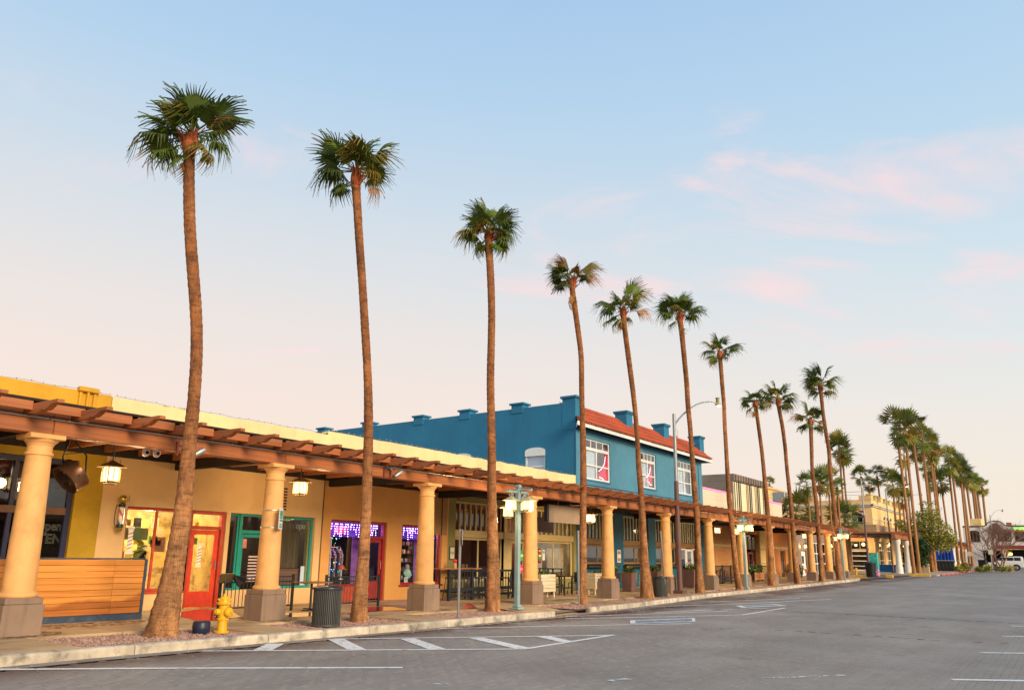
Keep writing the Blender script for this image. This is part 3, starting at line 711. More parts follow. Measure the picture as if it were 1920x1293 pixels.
def text(s, size, loc, m, parent, ext=.004, rot=(R_(90),0,0), name='lettering', sx=1, outline=0):
    """lettering turned into a mesh; outline > 0 gives the tube of a neon letter"""
    c = bpy.data.curves.new(name, 'FONT'); c.body = s; c.size = size; c.extrude = ext; c.align_x = 'CENTER'; c.align_y = 'CENTER'; c.resolution_u = 3
    if outline: c.fill_mode = 'NONE'; c.extrude = 0; c.bevel_depth = outline; c.bevel_resolution = 1
    f = bpy.data.objects.new(name, c); COL.objects.link(f); dg = bpy.context.evaluated_depsgraph_get(); me = bpy.data.meshes.new_from_object(f.evaluated_get(dg)); bpy.data.objects.remove(f)
    me.materials.clear(); me.materials.append(m); b = ABS.get(parent, Vector())
    o = link(name, me, parent, loc=Vector(loc)-b); o.rotation_euler = rot; o.scale = (sx,1,1); return o
def neon_text(s, size, loc, m, name, label, sx=1):
    t = thing(name, label, 'neon sign', loc)
    text(s, size, loc, m, t, name='neon_tube', sx=sx, outline=.006)
    MB().box(-size*.5*len(s)*.5-.05, size*.5*len(s)*.5+.05, .03, .04, -size*.6, size*.6).build('backing_panel', glass('clear_acrylic', refl=.03), t)
    return t
neonw = emit('pale_neon', (.8,.62,.36), .12); neond = mat('unlit_neon', (.55,.47,.33), rough=.3, var=.02); neonr = emit('red_neon', (1.0,.05,.06), 2.2); neonp = emit('pink_neon', (1.0,.10,.28), 1.7)
# ---- 1 restaurant with the dark neon windows
def restaurant():
    t = thing('restaurant_building', 'mustard and olive restaurant front with tall dark neon window at the left edge', 'building', (2, WY, .15))
    hole = (-6, 8.55, .9, 3.62)
    wall(t, 'front_wall', olive, -12, 9.168, -.3, 4.05, [hole])
    parapet(t, mustard, -12, 9.10, 4.05, 5.27, seed=2)
    MB().cbox(-12, 9.10, WY-.05, WY-.002, 4.42, 4.50, .01).build('ledge', creampar, t, world=True)
    shell(t, mustard, -12, 9.14, 5.2)
    window(t, navy, -6, 8.55, .9, 3.62, w=.12, vx=(-3,0,2.6,5.2,7.28), hz=(2.42,), gl=darkg, d=.10)
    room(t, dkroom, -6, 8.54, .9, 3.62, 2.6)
    MB().cbox(-6, 8.43, WY+.08, WY+.098, 2.36, 2.52, .004).build('window_rail', mat('maroon_rail', (.16,.07,.04), rough=.5), t, world=True)
    # inside, warmed by an added lamp: a lit sign panel, bottles on shelves
    sh = MB(); r = random.Random(9)
    for z in (1.0, 1.35, 1.7, 2.65, 3.0): sh.box(5.5, 8.4, WY+1.2, WY+1.5, z, z+.03)
    sh.build('bottle_shelf', mat('dark_shelf', (.06,.03,.02)), t, world=True)
    bt = MB(); cols = [mat('bottle_%s' % n, c, rough=.15, var=.05) for n, c in (('green',(.03,.16,.05)),('amber',(.35,.12,.02)),('red',(.4,.03,.03)),('clear',(.5,.5,.48)))]
    for z in (1.03, 1.38, 1.73, 2.68, 3.03):
        x = 5.6
        while x < 8.35: bt.lathe([(.03,0),(.03,.14),(.012,.18),(.012,.23)], (x, WY+1.3, z), 6, mi=r.randrange(4)); x += r.uniform(.09, .2)
    bt.build('bottle_row', cols, t, world=True, kind='stuff')
    MB().cbox(7.35, 7.75, WY+.5, WY+.55, 2.55, 3.5, .01).build('lit_panel', mat('rosy_panel', (.36,.20,.15), rough=.3, var=.2, scale=2), t, world=True)
    lamp('unseen_room_fill', Vector((7.2, WY+.75, 3.3))-ABS[t], 5, (1,.75,.5), .1, t)  # unseen lamp added to brighten the dark interior
    # rain pipes and box over the parapet
    pm = mustard; x0 = wp(150,735)[0]
    pb = MB()
    for dx in (0, .17, .33): pb.tube([(x0+dx, WY-.06, 4.55), (x0+dx, WY-.06, 5.22+.08*(dx == .17))], .035, 8)
    pb.cbox(x0-.06, x0+.40, WY-.12, WY+.05, 5.24, 5.36, .02).cbox(x0+.33, x0+.52, WY-.12, WY-.01, 4.72, 4.86, .02)
    pb.build('roof_pipes', pm, t, world=True)
    return t
restaurant()
neon_text('Open', .30, (*[q for q in (fy(92,986,WY+.45).x, WY+.45)], fy(92,986,WY+.45).z), neonw, 'neon_sign', 'small outlined neon Open sign in the dark restaurant window', .8)
p_ = fy(93,1010,WY+.45); neon_text('TEN', .30, tuple(p_), neonw, 'neon_sign', 'outlined neon sign reading TEN, lowest in the dark window', .95)
p_ = fy(108,921,WY+.45); neon_text('en', .34, tuple(p_), neond, 'neon_sign', 'unlit neon letters en behind the drum fan', .9)
def big_neon():
    p = fy(4, 907, WY+.4); t = thing('neon_sign', 'large white tube neon curve cut by the left edge of the picture', 'neon sign', tuple(p))
    pts = []
    for i in range(25):
        a = R_(70+i*300/24 if i < 13 else 220-(i-12)*300/12*.9); c = (0,0,.22) if i < 13 else (-.02,0,-.2)
        pts.append((c[0]+.2*math.cos(a), 0, c[2]+.2*math.sin(a)))
    MB().tube(pts, .028, 8).build('neon_tube', mat('white_neon_tube', (.75,.68,.62), rough=.3), t, True)
    return t
big_neon()
# ---- 2 barber shop and teal shop
def door(root, fm, m, x0, x1, z0, z1, Y=WY+.12, w=.12, kick=.25, gl=None, hand='r', hm=None):
    mb = MB().cbox(x0, x0+w, Y, Y+.05, z0, z1, .008).cbox(x1-w, x1, Y, Y+.05, z0, z1, .008).cbox(x0+w, x1-w, Y, Y+.05, z1-w, z1, .008).cbox(x0+w, x1-w, Y, Y+.05, z0, z0+kick, .008)
    d = mb.build('door', m, root, world=True)
    MB().box(x0+w, x1-w, Y+.02, Y+.03, z0+kick, z1-w).build('pane', gl or clearg, d, world=True)
    hx = x1-w*.5 if hand == 'r' else x0+w*.5
    MB().tube([(hx,Y,z0+.95),(hx,Y-.05,z0+.95),(hx,Y-.05,z0+1.2),(hx,Y,z0+1.2)], .012, 6).build('handle', hm or condm, d, True, world=True)
    return d
stripe = [mat('sticker_white', (.85,.80,.68), rough=.5, var=.02), mat('sticker_red', (.6,.16,.08), rough=.5), mat('sticker_blue', (.25,.33,.42), rough=.5)]
def barber_sticker(root, x, z, h, Y, w=.10):
    """flat barber pole print on the glass: white body with slanting bands and flared ends"""
    mb = MB(); f = w/2
    for zz, hw, hh in ((z-h/2, f*1.45, .05), (z-h/2+.06, f*1.2, .03), (z+h/2-.05, f*1.45, .05), (z+h/2-.09, f*1.2, .03)): mb.box(x-hw, x+hw, Y-.004, Y-.001, zz, zz+hh)
    mb.box(x-f, x+f, Y-.004, Y-.001, z-h/2+.09, z+h/2-.09)
    n = 5; st = (h-.22)/n
    for i in range(n):
        b = z-h/2+.10+i*st; mb.add([(x-f,Y-.006,b), (x+f,Y-.006,b+st*.55), (x+f,Y-.006,b+st*.9), (x-f,Y-.006,b+st*.35)], [(0,1,2,3)], 1+i % 2)
    return mb.build('barber_pole_sticker', stripe, root, world=True)
def barber():
    t = thing('barber_building', 'beige shop building with red barber front and teal shop front', 'building', (12.5, WY, .15))
    holes = [(9.83,11.56,.60,2.65), (11.56,12.62,.10,2.65), (12.74,15.72,.58,2.64)]
    wall(t, 'front_wall', beige, 9.172, 15.99, -.3, 4.05, holes)
    parapet(t, creampar, 9.12, 15.99, 4.05, 5.25, seed=5, jag=.012)
    shell(t, creampar, 9.14, 15.99, 5.2)
    MB().cbox(13.4, 13.55, WY-.012, WY-.002, 4.1, 5.2, .004).build('parapet_joint', creampar, t, world=True)
    w = window(t, redf, 9.83, 11.56, .60, 2.65, w=.075, vx=(10.67,)); 
    MB().cbox(9.83, 11.54, WY-.04, WY+.10, .555, .60, .008).build('sill', redf, t, world=True)
    MB().cbox(11.56, 11.66, WY+.06, WY+.20, .10, 2.65, .008).cbox(12.52, 12.62, WY+.06, WY+.20, .10, 2.65, .008).cbox(11.66, 12.52, WY+.06, WY+.20, 2.16, 2.25, .008).cbox(11.66, 12.52, WY+.06, WY+.20, 2.56, 2.65, .008).build('door_frame', redf, t, world=True)
    MB().box(11.66, 12.52, WY+.12, WY+.13, 2.25, 2.56).build('transom_pane', clearg, t, world=True)
    d = door(t, redf, redd, 11.67, 12.51, .17, 2.15, kick=.40)
    room(t, warmroom, 9.83, 12.62, .1, 2.65, 1.9); lamp('unseen_room_fill', Vector((11.0, WY+1.0, 2.45))-ABS[t], 130, (1,.80,.42), .2, t)  # added lamp and yellow back wall imitate bright reflections in the glass
    barber_sticker(w, fy(243,1020,WY+.1).x, fy(243,1012,WY+.1).z, .66, WY+.11, .12); barber_sticker(d, fy(374,1035,WY+.12).x, fy(374,1040,WY+.12).z, .62, WY+.125, .11)
    # green sun shade panel in the window, cards and notices, their colours also imitating reflections in the glass
    MB().cbox(10.02, 10.62, WY+.34, WY+.36, 1.85, 2.15, .005).build('green_panel', mat('green_card', (.13,.15,.035), rough=.6), t, world=True)
    r = random.Random(12); cm = [mat('notice_green', (.16,.30,.03), rough=.6), mat('notice_gold', (.80,.55,.08), rough=.5), mat('notice_cream', (.75,.62,.35), rough=.7), mat('notice_brown', (.22,.10,.04), rough=.7), mat('notice_yellow', (.72,.50,.10), rough=.7), mat('notice_black', (.03,.03,.03), rough=.5)]
    for i in range(44):
        x = r.uniform(9.95, 12.35); z = r.uniform(.8, 2.4); s = r.uniform(.05, .16)
        MB().cbox(x-s, x+s, WY+.9, WY+.91, z-s*r.uniform(.6,1.6), z+s, .003).build('notice', cm[i % 6], t, world=True)
    lf = MB()
    for i in range(26):
        x, z = 10.45+r.uniform(-.12,.12), 1.0+.04*i; a = r.uniform(-.6,.6)
        lf.add([(x,WY+.6,z), (x+.13*math.cos(a),WY+.58,z+.05), (x+.24*math.cos(a),WY+.62,z+.02+.1*a), (x+.12*math.cos(a),WY+.62,z-.02)], [(0,1,2,3)])
    lf.build('leaf_garland', mat('garland_green', (.22,.24,.03), rough=.6), t, world=True, kind='stuff')
    # teal shop front
    window(t, tealf, 12.74, 13.10, .58, 2.64, w=.055, gl=darkg); window(t, tealf, 14.22, 15.72, .58, 2.64, w=.075, gl=clearg)
    MB().cbox(13.10, 13.19, WY+.06, WY+.2, .1, 2.64, .008).cbox(14.12, 14.22, WY+.06, WY+.2, .1, 2.64, .008).cbox(13.19, 14.12, WY+.06, WY+.2, 2.10, 2.19, .008).cbox(13.19, 14.12, WY+.06, WY+.2, 2.57, 2.64, .008).build('door_frame', tealf, t, world=True)
    MB().box(13.19, 14.12, WY+.12, WY+.13, 2.19, 2.57).build('transom_pane', darkg, t, world=True)
    d2 = door(t, tealf, tealf, 13.20, 14.11, .17, 2.09, kick=.3, w=.10, hand='r')
    nb = MB()
    for i in range(9): nb.box(13.52, 13.95, WY+.128, WY+.130, 1.45-.085*i, 1.49-.085*i)
    nb.build('notice_lines', mat('pale_print', (.55,.40,.38)), d2, world=True)
    MB().box(13.30, 13.42, WY+.128, WY+.130, 1.70, 1.95).build('notice', mat('pink_notice', (.6,.2,.16)), d2, world=True)
    room(t, dkroom, 12.74, 15.72, .1, 2.64, 2.0); lamp('unseen_room_fill', Vector((14.8, WY+1.0, 2.4))-ABS[t], 38, (1,.8,.5), .15, t)  # added lamp, unseen, so curtain and counter read through the glass
    cu = MB(); n = 44
    for i in range(n):
        a, b = 14.55+.95*i/n, 14.55+.95*(i+1)/n; ya, yb = WY+.42+.03*math.sin(i*1.5), WY+.42+.03*math.sin((i+1)*1.5)
        cu.quad((a,ya,1.15), (b,yb,1.15), (b,yb,2.55), (a,ya,2.55))
    cu.build('curtain', curtain, t, True, world=True)
    MB().cbox(14.3, 15.65, WY+.40, WY+.44, .66, 1.13, .01).build('wood_counter', wood('red_brown_wood', (.25,.10,.035), (.12,.045,.02)), t, world=True)
    MB().cbox(15.60, 15.66, WY+.16, WY+.30, .7, 2.55, .01).build('curtain_edge', mat('olive_curtain', (.32,.26,.10)), t, world=True)
    p = fy(571,1080,WY+.22); MB().cbox(p.x-.16, p.x+.16, WY+.22, WY+.25, p.z-.27, p.z+.30, .008).build('menu_board', whitem, t, world=True)
    # louvre vent beside the column
    p0 = fy(533,925,WY); vb = MB()
    for i in range(8): vb.box(p0.x-.09, p0.x+.10, WY-.02, WY-.004, p0.z+.12-.085*i, p0.z+.165-.085*i)
    vb.build('louvre_vent', mat('dark_louvre', (.06,.025,.02)), t, world=True)
    return t
barber()
p_ = fy(566,986,WY+.32); neon_text('open', .26, tuple(p_), neond, 'neon_sign', 'thin white script open sign in the teal-framed window', .85)
# ---- 3 gift shop with violet lights
purp = emit('violet_bulb', (.60,.30,1.0), 9.0); purpw = mat('lilac_wall', (.40,.16,.42), rough=.8)
def giftshop():
    t = thing('gift_shop_building', 'apricot shop building with violet fairy lights in maroon windows', 'building', (19, WY, .15))
    wall(t, 'front_wall', apricot, 15.99, 22.02, -.3, 4.05, [(16.36,18.83,.10,2.63), (19.57,21.70,.58,2.60)])
    MB().cbox(20.9, 21.95, WY-.012, WY-.001, 2.30, 4.04, .004).build('repaint_patch', mat('tan_repaint', (.33,.17,.06), rough=.75, var=.08), t, world=True)
    MB().tube([(21.62,WY-.03,2.3),(21.62,WY-.03,3.98)], .015, 6).build('downpipe', dark_t, t, world=True)
    MB().cbox(15.96, 16.0, WY-.02, WY-.003, -.2, 4.04, .004).build('wall_joint', mat('brown_joint', (.16,.08,.04)), t, world=True)
    parapet(t, creampar, 15.99, 22.0, 4.05, 5.36, seed=6, jag=.012); shell(t, creampar, 15.99, 22.0, 5.3)
    w1 = window(t, maroon, 16.36, 17.86, .58, 2.63, w=.07)
    MB().cbox(16.36, 17.86, WY+.02, WY+.25, .1, .58, .01).build('bulkhead', mat('red_bulkhead', (.5,.07,.03)), t, world=True)
    MB().cbox(17.86, 17.95, WY+.06, WY+.2, .1, 2.63, .008).cbox(18.73, 18.83, WY+.06, WY+.2, .1, 2.63, .008).cbox(17.95, 18.73, WY+.06, WY+.2, 2.07, 2.15, .008).cbox(17.95, 18.73, WY+.06, WY+.2, 2.55, 2.63, .008).build('door_frame', maroon, t, world=True)
    MB().box(17.95, 18.73, WY+.12, WY+.13, 2.15, 2.55).build('transom_pane', clearg, t, world=True)
    door(t, maroon, maroon, 17.96, 18.72, .17, 2.06, kick=.55, w=.10)
    w2 = window(t, maroon, 19.57, 21.70, .58, 2.60, w=.07)
    MB().cbox(19.50, 21.76, WY-.05, WY+.10, .52, .58, .008).build('sill', maroon, t, world=True)
    for (a, b) in ((16.36,18.83),(19.57,21.70)):
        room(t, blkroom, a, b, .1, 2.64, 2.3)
        MB().cbox(b-.42, b-.02, WY+1.2, WY+1.24, .6, 2.6, .01).build('lilac_partition', purpw, t, world=True)
        MB().cbox(a+.02, b-.02, WY+.62, WY+.64, 2.12, 2.62, .004).build('lit_valance', mat('violet_cloth', (.13,.06,.36), rough=.9, var=.25, scale=2), t, world=True)
        for k in (.2,.5,.8): lamp('violet_lamp', Vector((a+(b-a)*k, WY+.42, 2.5))-ABS[t], 1.0, (.35,.14,1), .06, t)
        lamp('violet_lamp', Vector(((a+b)/2, WY+.95, 2.45))-ABS[t], 9, (.45,.15,1), .1, t); lamp('violet_lamp', Vector((b-.3, WY+.6, 2.3))-ABS[t], 7, (.8,.2,1), .1, t)
        lamp('unseen_room_fill', Vector(((a+b)/2, WY+1.2, 1.7))-ABS[t], 6, (1,.7,.45), .1, t)  # small unseen lamp added to lift the stock out of the dark
    r = random.Random(5); cb = MB()
    for i in range(60):
        c = (r.uniform(16.5,17.3), WY+.45+r.uniform(0,.1), r.uniform(.9,2.1)); q = .013; cb.add([(c[0]+q,c[1],c[2]),(c[0],c[1]-q,c[2]),(c[0]-q,c[1],c[2]),(c[0],c[1],c[2]+q),(c[0],c[1],c[2]-q)], [(0,1,3),(1,2,3),(1,0,4),(2,1,4)], r.randrange(3))
    cb.build('tree_bulb', [emit('green_bulb', (.05,1,.25), 3), emit('blue_bulb', (.15,.25,1), 4), emit('red_bulb', (1,.1,.08), 3)], t, world=True, kind='stuff')
    text('44', .26, (fy(686,991,WY+.11).x+.35, WY+.115, fy(686,991,WY+.11).z+.02), mat('pale_number', (.6,.5,.4)), t, name='house_number')
    return t
giftshop()
def fairy(name, label, x0, x1, z1, Y):
    t = thing(name, label, 'fairy lights', ((x0+x1)/2, Y, z1)); r = random.Random(int(x0*7)); mb = MB(); wr = MB()
    x = x0
    while x < x1:
        n = r.randint(2, 6); y = Y+r.uniform(-.02,.02)
        wr.tube([(x,y,z1),(x,y,z1-.075*n)], .0025, 4)
        for i in range(n):
            c = (x+r.uniform(-.02,.02), y, z1-.03-.075*i); s = .019
            mb.add([(c[0]+s,c[1],c[2]),(c[0],c[1]+s,c[2]),(c[0]-s,c[1],c[2]),(c[0],c[1]-s,c[2]),(c[0],c[1],c[2]+s),(c[0],c[1],c[2]-s)], [(0,1,4),(1,2,4),(2,3,4),(3,0,4),(1,0,5),(2,1,5),(3,2,5),(0,3,5)])
        x += r.uniform(.06,.11)
    wr.tube([(x0,Y,z1),(x1,Y,z1)], .004, 4); wr.build('wire', blackm, t, world=True); mb.build('bulb', purp, t, world=True, kind='stuff')
fairy('fairy_lights', 'violet icicle lights across the wider gift shop window and door', 16.45, 18.7, 2.54, WY+.30); fairy('fairy_lights', 'violet icicle lights in the gift shop window behind the column', 19.65, 21.62, 2.52, WY+.30)
p_ = fy(638,992,WY+.3)
def red_open():
    t = thing('neon_sign', 'red framed neon sign OPEN among the violet lights', 'neon sign', tuple(p_))
    mb = MB().tube([(-.24,0,-.10),(.24,0,-.10),(.24,0,.10),(-.24,0,.10),(-.24,0,-.10)], .010, 6); mb.build('neon_border', neonr, t)
    text('OPEN', .15, tuple(p_), neonr, t, name='neon_tube', outline=.008)
red_open()
def gift_stock():
    r = random.Random(21)
    woodd = mat('dark_shelving', (.10,.05,.03), rough=.7)
    for (x, y, w, n, lab) in ((20.5, WY+1.0, 1.3, 5, 'tall dark shelf of orange jars in the gift shop window'), (16.62, WY+.55, .34, 4, 'small white display shelf at the left of the violet window')):
        t = thing('display_shelf', lab, 'shelf', (x, y, .6)); mb = MB(); 
        mb.cbox(-w/2, -w/2+.03, -.14, .14, 0, 1.5, .004).cbox(w/2-.03, w/2, -.14, .14, 0, 1.5, .004); mb.build('upright', woodd if n == 5 else whitem, t)
        for i in range(n):
            MB().cbox(-w/2+.03, w/2-.03, -.14, .14, .1+i*.30, .125+i*.30, .004).build('shelf_board', woodd if n == 5 else whitem, t)
        jm = [mat('jar_%d' % k, c, rough=.25) for k, c in enumerate(((.55,.20,.05),(.6,.35,.12),(.35,.08,.04),(.5,.45,.35)))]
        jb = MB()
        for i in range(n):
            q = -w/2+.08
            while q < w/2-.06: jb.lathe([(.035,0),(.04,.02),(.04,.09),(.025,.11),(.028,.13)], (q, r.uniform(-.06,.04), .126+i*.30), 7, r.randrange(4)); q += r.uniform(.085,.13)
        jb.build('jar_row', jm, t, kind='stuff')
    t = thing('clothes_rack', 'chrome clothes rack hung with dark garments inside the gift shop', 'clothes rack', (17.35, WY+1.0, .6))
    MB().tube([(-.45,0,.0),(-.45,0,1.05),(-.3,0,1.2),(.35,0,1.2),(.45,0,1.05),(.45,0,0)], .015, 8).build('rail', condm, t, True)
    gm_ = [mat('garment_black', (.03,.03,.03)), mat('garment_pink', (.55,.35,.32)), mat('garment_tan', (.35,.24,.15))]
    for i in range(7):
        x = -.32+.1*i; MB().prism([(-.19,.25),(.19,.25),(.22,.95),(.05,1.14),(-.05,1.14),(-.22,.95)], x-.025, x+.025, 'x').build('garment', gm_[(0,0,0,1,0,2,1)[i]], t)
    t = thing('cap_display', 'orange cap on a stand low in the violet-lit window', 'cap', tuple(fy(640,1065,WY+.4)))
    cap = MB(); cap.lathe([(.105,0),(.105,.05),(.085,.11),(.04,.145),(.0,.15)], (0,0,-.03), 14, cap=False); cap.build('crown', mat('orange_cloth', (.75,.16,.03), rough=.8), t, True)
    MB().prism([(.02,-.10),(.22,-.07),(.24,0),(.22,.07),(.02,.10)], -.035, -.022, 'z').build('brim', MATS['orange_cloth'], t)
    MB().lathe([(.08,-.34),(.08,-.32),(.02,-.31),(.02,-.06),(.07,-.04)], n=12).build('stand', whitem, t)
    t = thing('plush_figure', 'pale grey plush doll wearing a green shirt behind the window glass', 'doll', tuple(fy(763,1070,WY+.35)))
    b = MB().lathe([(.0,-.24),(.12,-.23),(.145,-.12),(.12,.02),(.06,.07),(.05,.09)], n=14, cap=False); b.build('body', mat('mint_cloth', (.45,.62,.45), rough=.9), t, True)
    MB().lathe([(0,.07),(.06,.085),(.085,.14),(.075,.2),(.04,.235),(0,.245)], n=14, cap=False).build('head', mat('grey_plush', (.42,.38,.36), rough=.95), t, True)
    for s in (-1,1): MB().tube([(s*.10,0,0),(s*.16,-.02,-.08),(s*.13,-.08,-.16)], [.04,.038,.03], 8).build('arm', MATS['mint_cloth'], t, True)
    t = thing('picture_card', 'small white card with a ring drawing propped in the window', 'card', tuple(fy(761,1087,WY+.2)))
    MB().cbox(-.09, .09, 0, .012, -.10, .10, .003).build('card', whitem, t); MB().tube([(.05*math.cos(a*.35),-.004,.02+.05*math.sin(a*.35)) for a in range(19)], .006, 5).build('drawing', blackm, t)
    t = thing('garden_lantern', 'cream house-shaped lantern on a stool in the right of the window', 'lantern', tuple(fy(812,1050,WY+.5)))
    MB().prism([(-.10,0),(.10,0),(.10,.22),(0,.34),(-.10,.22)], -.08, .08, 'y').build('body', mat('cream_ceramic', (.6,.48,.36)), t); MB().cbox(-.14,.14,-.14,.14,-.42,-.005,.01).build('stool', whitem, t)
gift_stock()
# ---- 4 olive cafe
def slats(root, x0, x1, z0, z1, n, fm, w=.09, Y=WY+.06):
    mb = MB().cbox(x0, x1, Y, Y+.12, z1-.07, z1, .006); mb.build('slat_head', fm, root, world=True)
    for i in range(n+1):
        x = x0+(x1-x0-w)*i/n; MB().cbox(x, x+w*.75, Y+.03, Y+.075, z0, z1-.072, .006).build('mullion', fm, root, world=True)
    MB().box(x0, x1, Y+.09, Y+.10, z0, z1-.07).build('clerestory_glass', darkg, root, world=True)
def cafe():
    t = thing('cafe_building', 'olive cafe front with cream mullioned transom and shaded patio', 'building', (26.5, WY, .1))
    holes = [(22.45,25.55,.62,3.62), (25.75,27.55,.1,3.62), (27.75,31.1,.62,3.62)]
    wall(t, 'front_wall', oliveg, 22.02, 31.34, -.3, 4.05, holes); parapet(t, creampar, 22.0, 31.33, 4.05, 5.36, seed=8, jag=.02)
    shell(t, creampar, 22.0, 31.33, 5.3)
    for a, b, n in ((22.45,25.55,9),(25.75,27.55,5),(27.75,31.1,9)):
        slats(t, a, b, 2.53, 3.60, n, creamf); MB().cbox(a, b, WY+.0, WY+.2, 2.26, 2.53, .01).build('transom_beam', creamf, t, world=True)
    for a, b in ((25.55,25.75),(27.55,27.75)): MB().cbox(a, b, WY-.03, WY+.2, .1, 3.62, .01).build('mullion_post', creamf, t, world=True)
    window(t, creamf, 22.45, 25.55, .62, 2.26, w=.09, vx=(24.0,), gl=darkg); window(t, creamf, 27.75, 31.1, .62, 2.26, w=.09, vx=(29.5,), gl=clearg)
    door(t, creamf, creamf, 26.2, 27.2, .12, 2.2, w=.1, kick=.2)
    MB().cbox(25.75, 26.19, WY+.08, WY+.14, .1, 2.26, .006).cbox(27.21, 27.55, WY+.08, WY+.14, .1, 2.26, .006).build('side_panel', creamf, t, world=True)
    room(t, mat('red_brown_room', (.12,.035,.02), rough=.9), 22.45, 27.6, .1, 3.62, 3.0); room(t, mat('tan_room', (.45,.33,.18), rough=.9), 27.75, 31.1, .1, 3.62, 1.6)
    lamp('unseen_room_fill', Vector((26.8, WY+1.2, 2.7))-ABS[t], 60, (1,.7,.35), .2, t); lamp('unseen_room_fill', Vector((29.4, WY+.8, 2.5))-ABS[t], 22, (1,.8,.5), .2, t)  # two unseen lamps added to brighten the cafe rooms
    MB().cbox(27.85, 29.2, WY+.5, WY+.55, .9, 1.95, .01).build('window_blind', mat('tan_blind', (.55,.40,.24)), t, world=True); MB().cbox(29.6, 31.0, WY+.5, WY+.55, .9, 1.95, .01).build('window_blind', MATS['tan_blind'], t, world=True)
    return t
cafe()
def poster(label, u, v, w, h, bands, Y=WY, name='poster', frame=None, cat='poster'):
    p = fy(u, v, Y-.02); t = thing(name, label, cat, tuple(p))
    MB().cbox(-w/2, w/2, 0, .015, -h/2, h/2, .003).build('sheet', bands[0], t)
    n = len(bands)-1
    for i, m in enumerate(bands[1:]): MB().box(-w*.4, w*.4, -.004, -.001, h*.42-(i+1)*h*.84/n+.01, h*.42-i*h*.84/n-.01).build('print_band', m, t)
    if frame:
        MB().cbox(-w/2-.03,-w/2,-.01,.02,-h/2-.03,h/2+.03,.004).cbox(w/2,w/2+.03,-.01,.02,-h/2-.03,h/2+.03,.004).cbox(-w/2,w/2,-.01,.02,h/2,h/2+.03,.004).cbox(-w/2,w/2,-.01,.02,-h/2-.03,-h/2,.004).build('frame', frame, t)
    return t
pr = {n: mat('print_'+n, c, rough=.6, var=.04) for n, c in (('cream',(.62,.55,.36)),('green',(.08,.45,.02)),('black',(.03,.03,.03)),('red',(.55,.05,.03)),('yellow',(.7,.5,.05)),('white',(.78,.77,.74)),('blue',(.25,.35,.6)),('rust',(.5,.2,.08)),('pink',(.75,.04,.14)))}
poster('black framed cream menu card on the olive pilaster', 848, 1036, .26, .42, [pr['cream'], pr['cream'], mat('print_grey', (.35,.33,.25)), pr['cream']], frame=blackm, cat='menu')
poster('green poster on the cafe entrance, between lamp post and column', 980, 1041, .36, .42, [pr['green'], pr['green'], pr['white'], pr['green']], Y=WY+.06)
poster('bright pink square poster low beside the cafe door', 977, 1066, .34, .36, [pr['pink'], pr['pink'], mat('print_rose', (.8,.3,.35)), pr['pink']], Y=WY+.06)
poster('tall striped poster on the cafe window blind', 1012, 1041, .24, .62, [pr['black'], pr['yellow'], pr['red'], pr['white'], pr['green'], pr['red']], Y=WY+.08)
poster('white notice with blue heading beside the striped poster', 1019.5, 1040, .2, .44, [pr['white'], pr['blue'], pr['white'], pr['white']], Y=WY+.08)
poster('light ornate rust-coloured plaque on the blue pilaster', 1161, 1042, .38, .62, [pr['white'], pr['rust'], pr['white'], pr['rust']], Y=WY, name='plaque', cat='plaque')
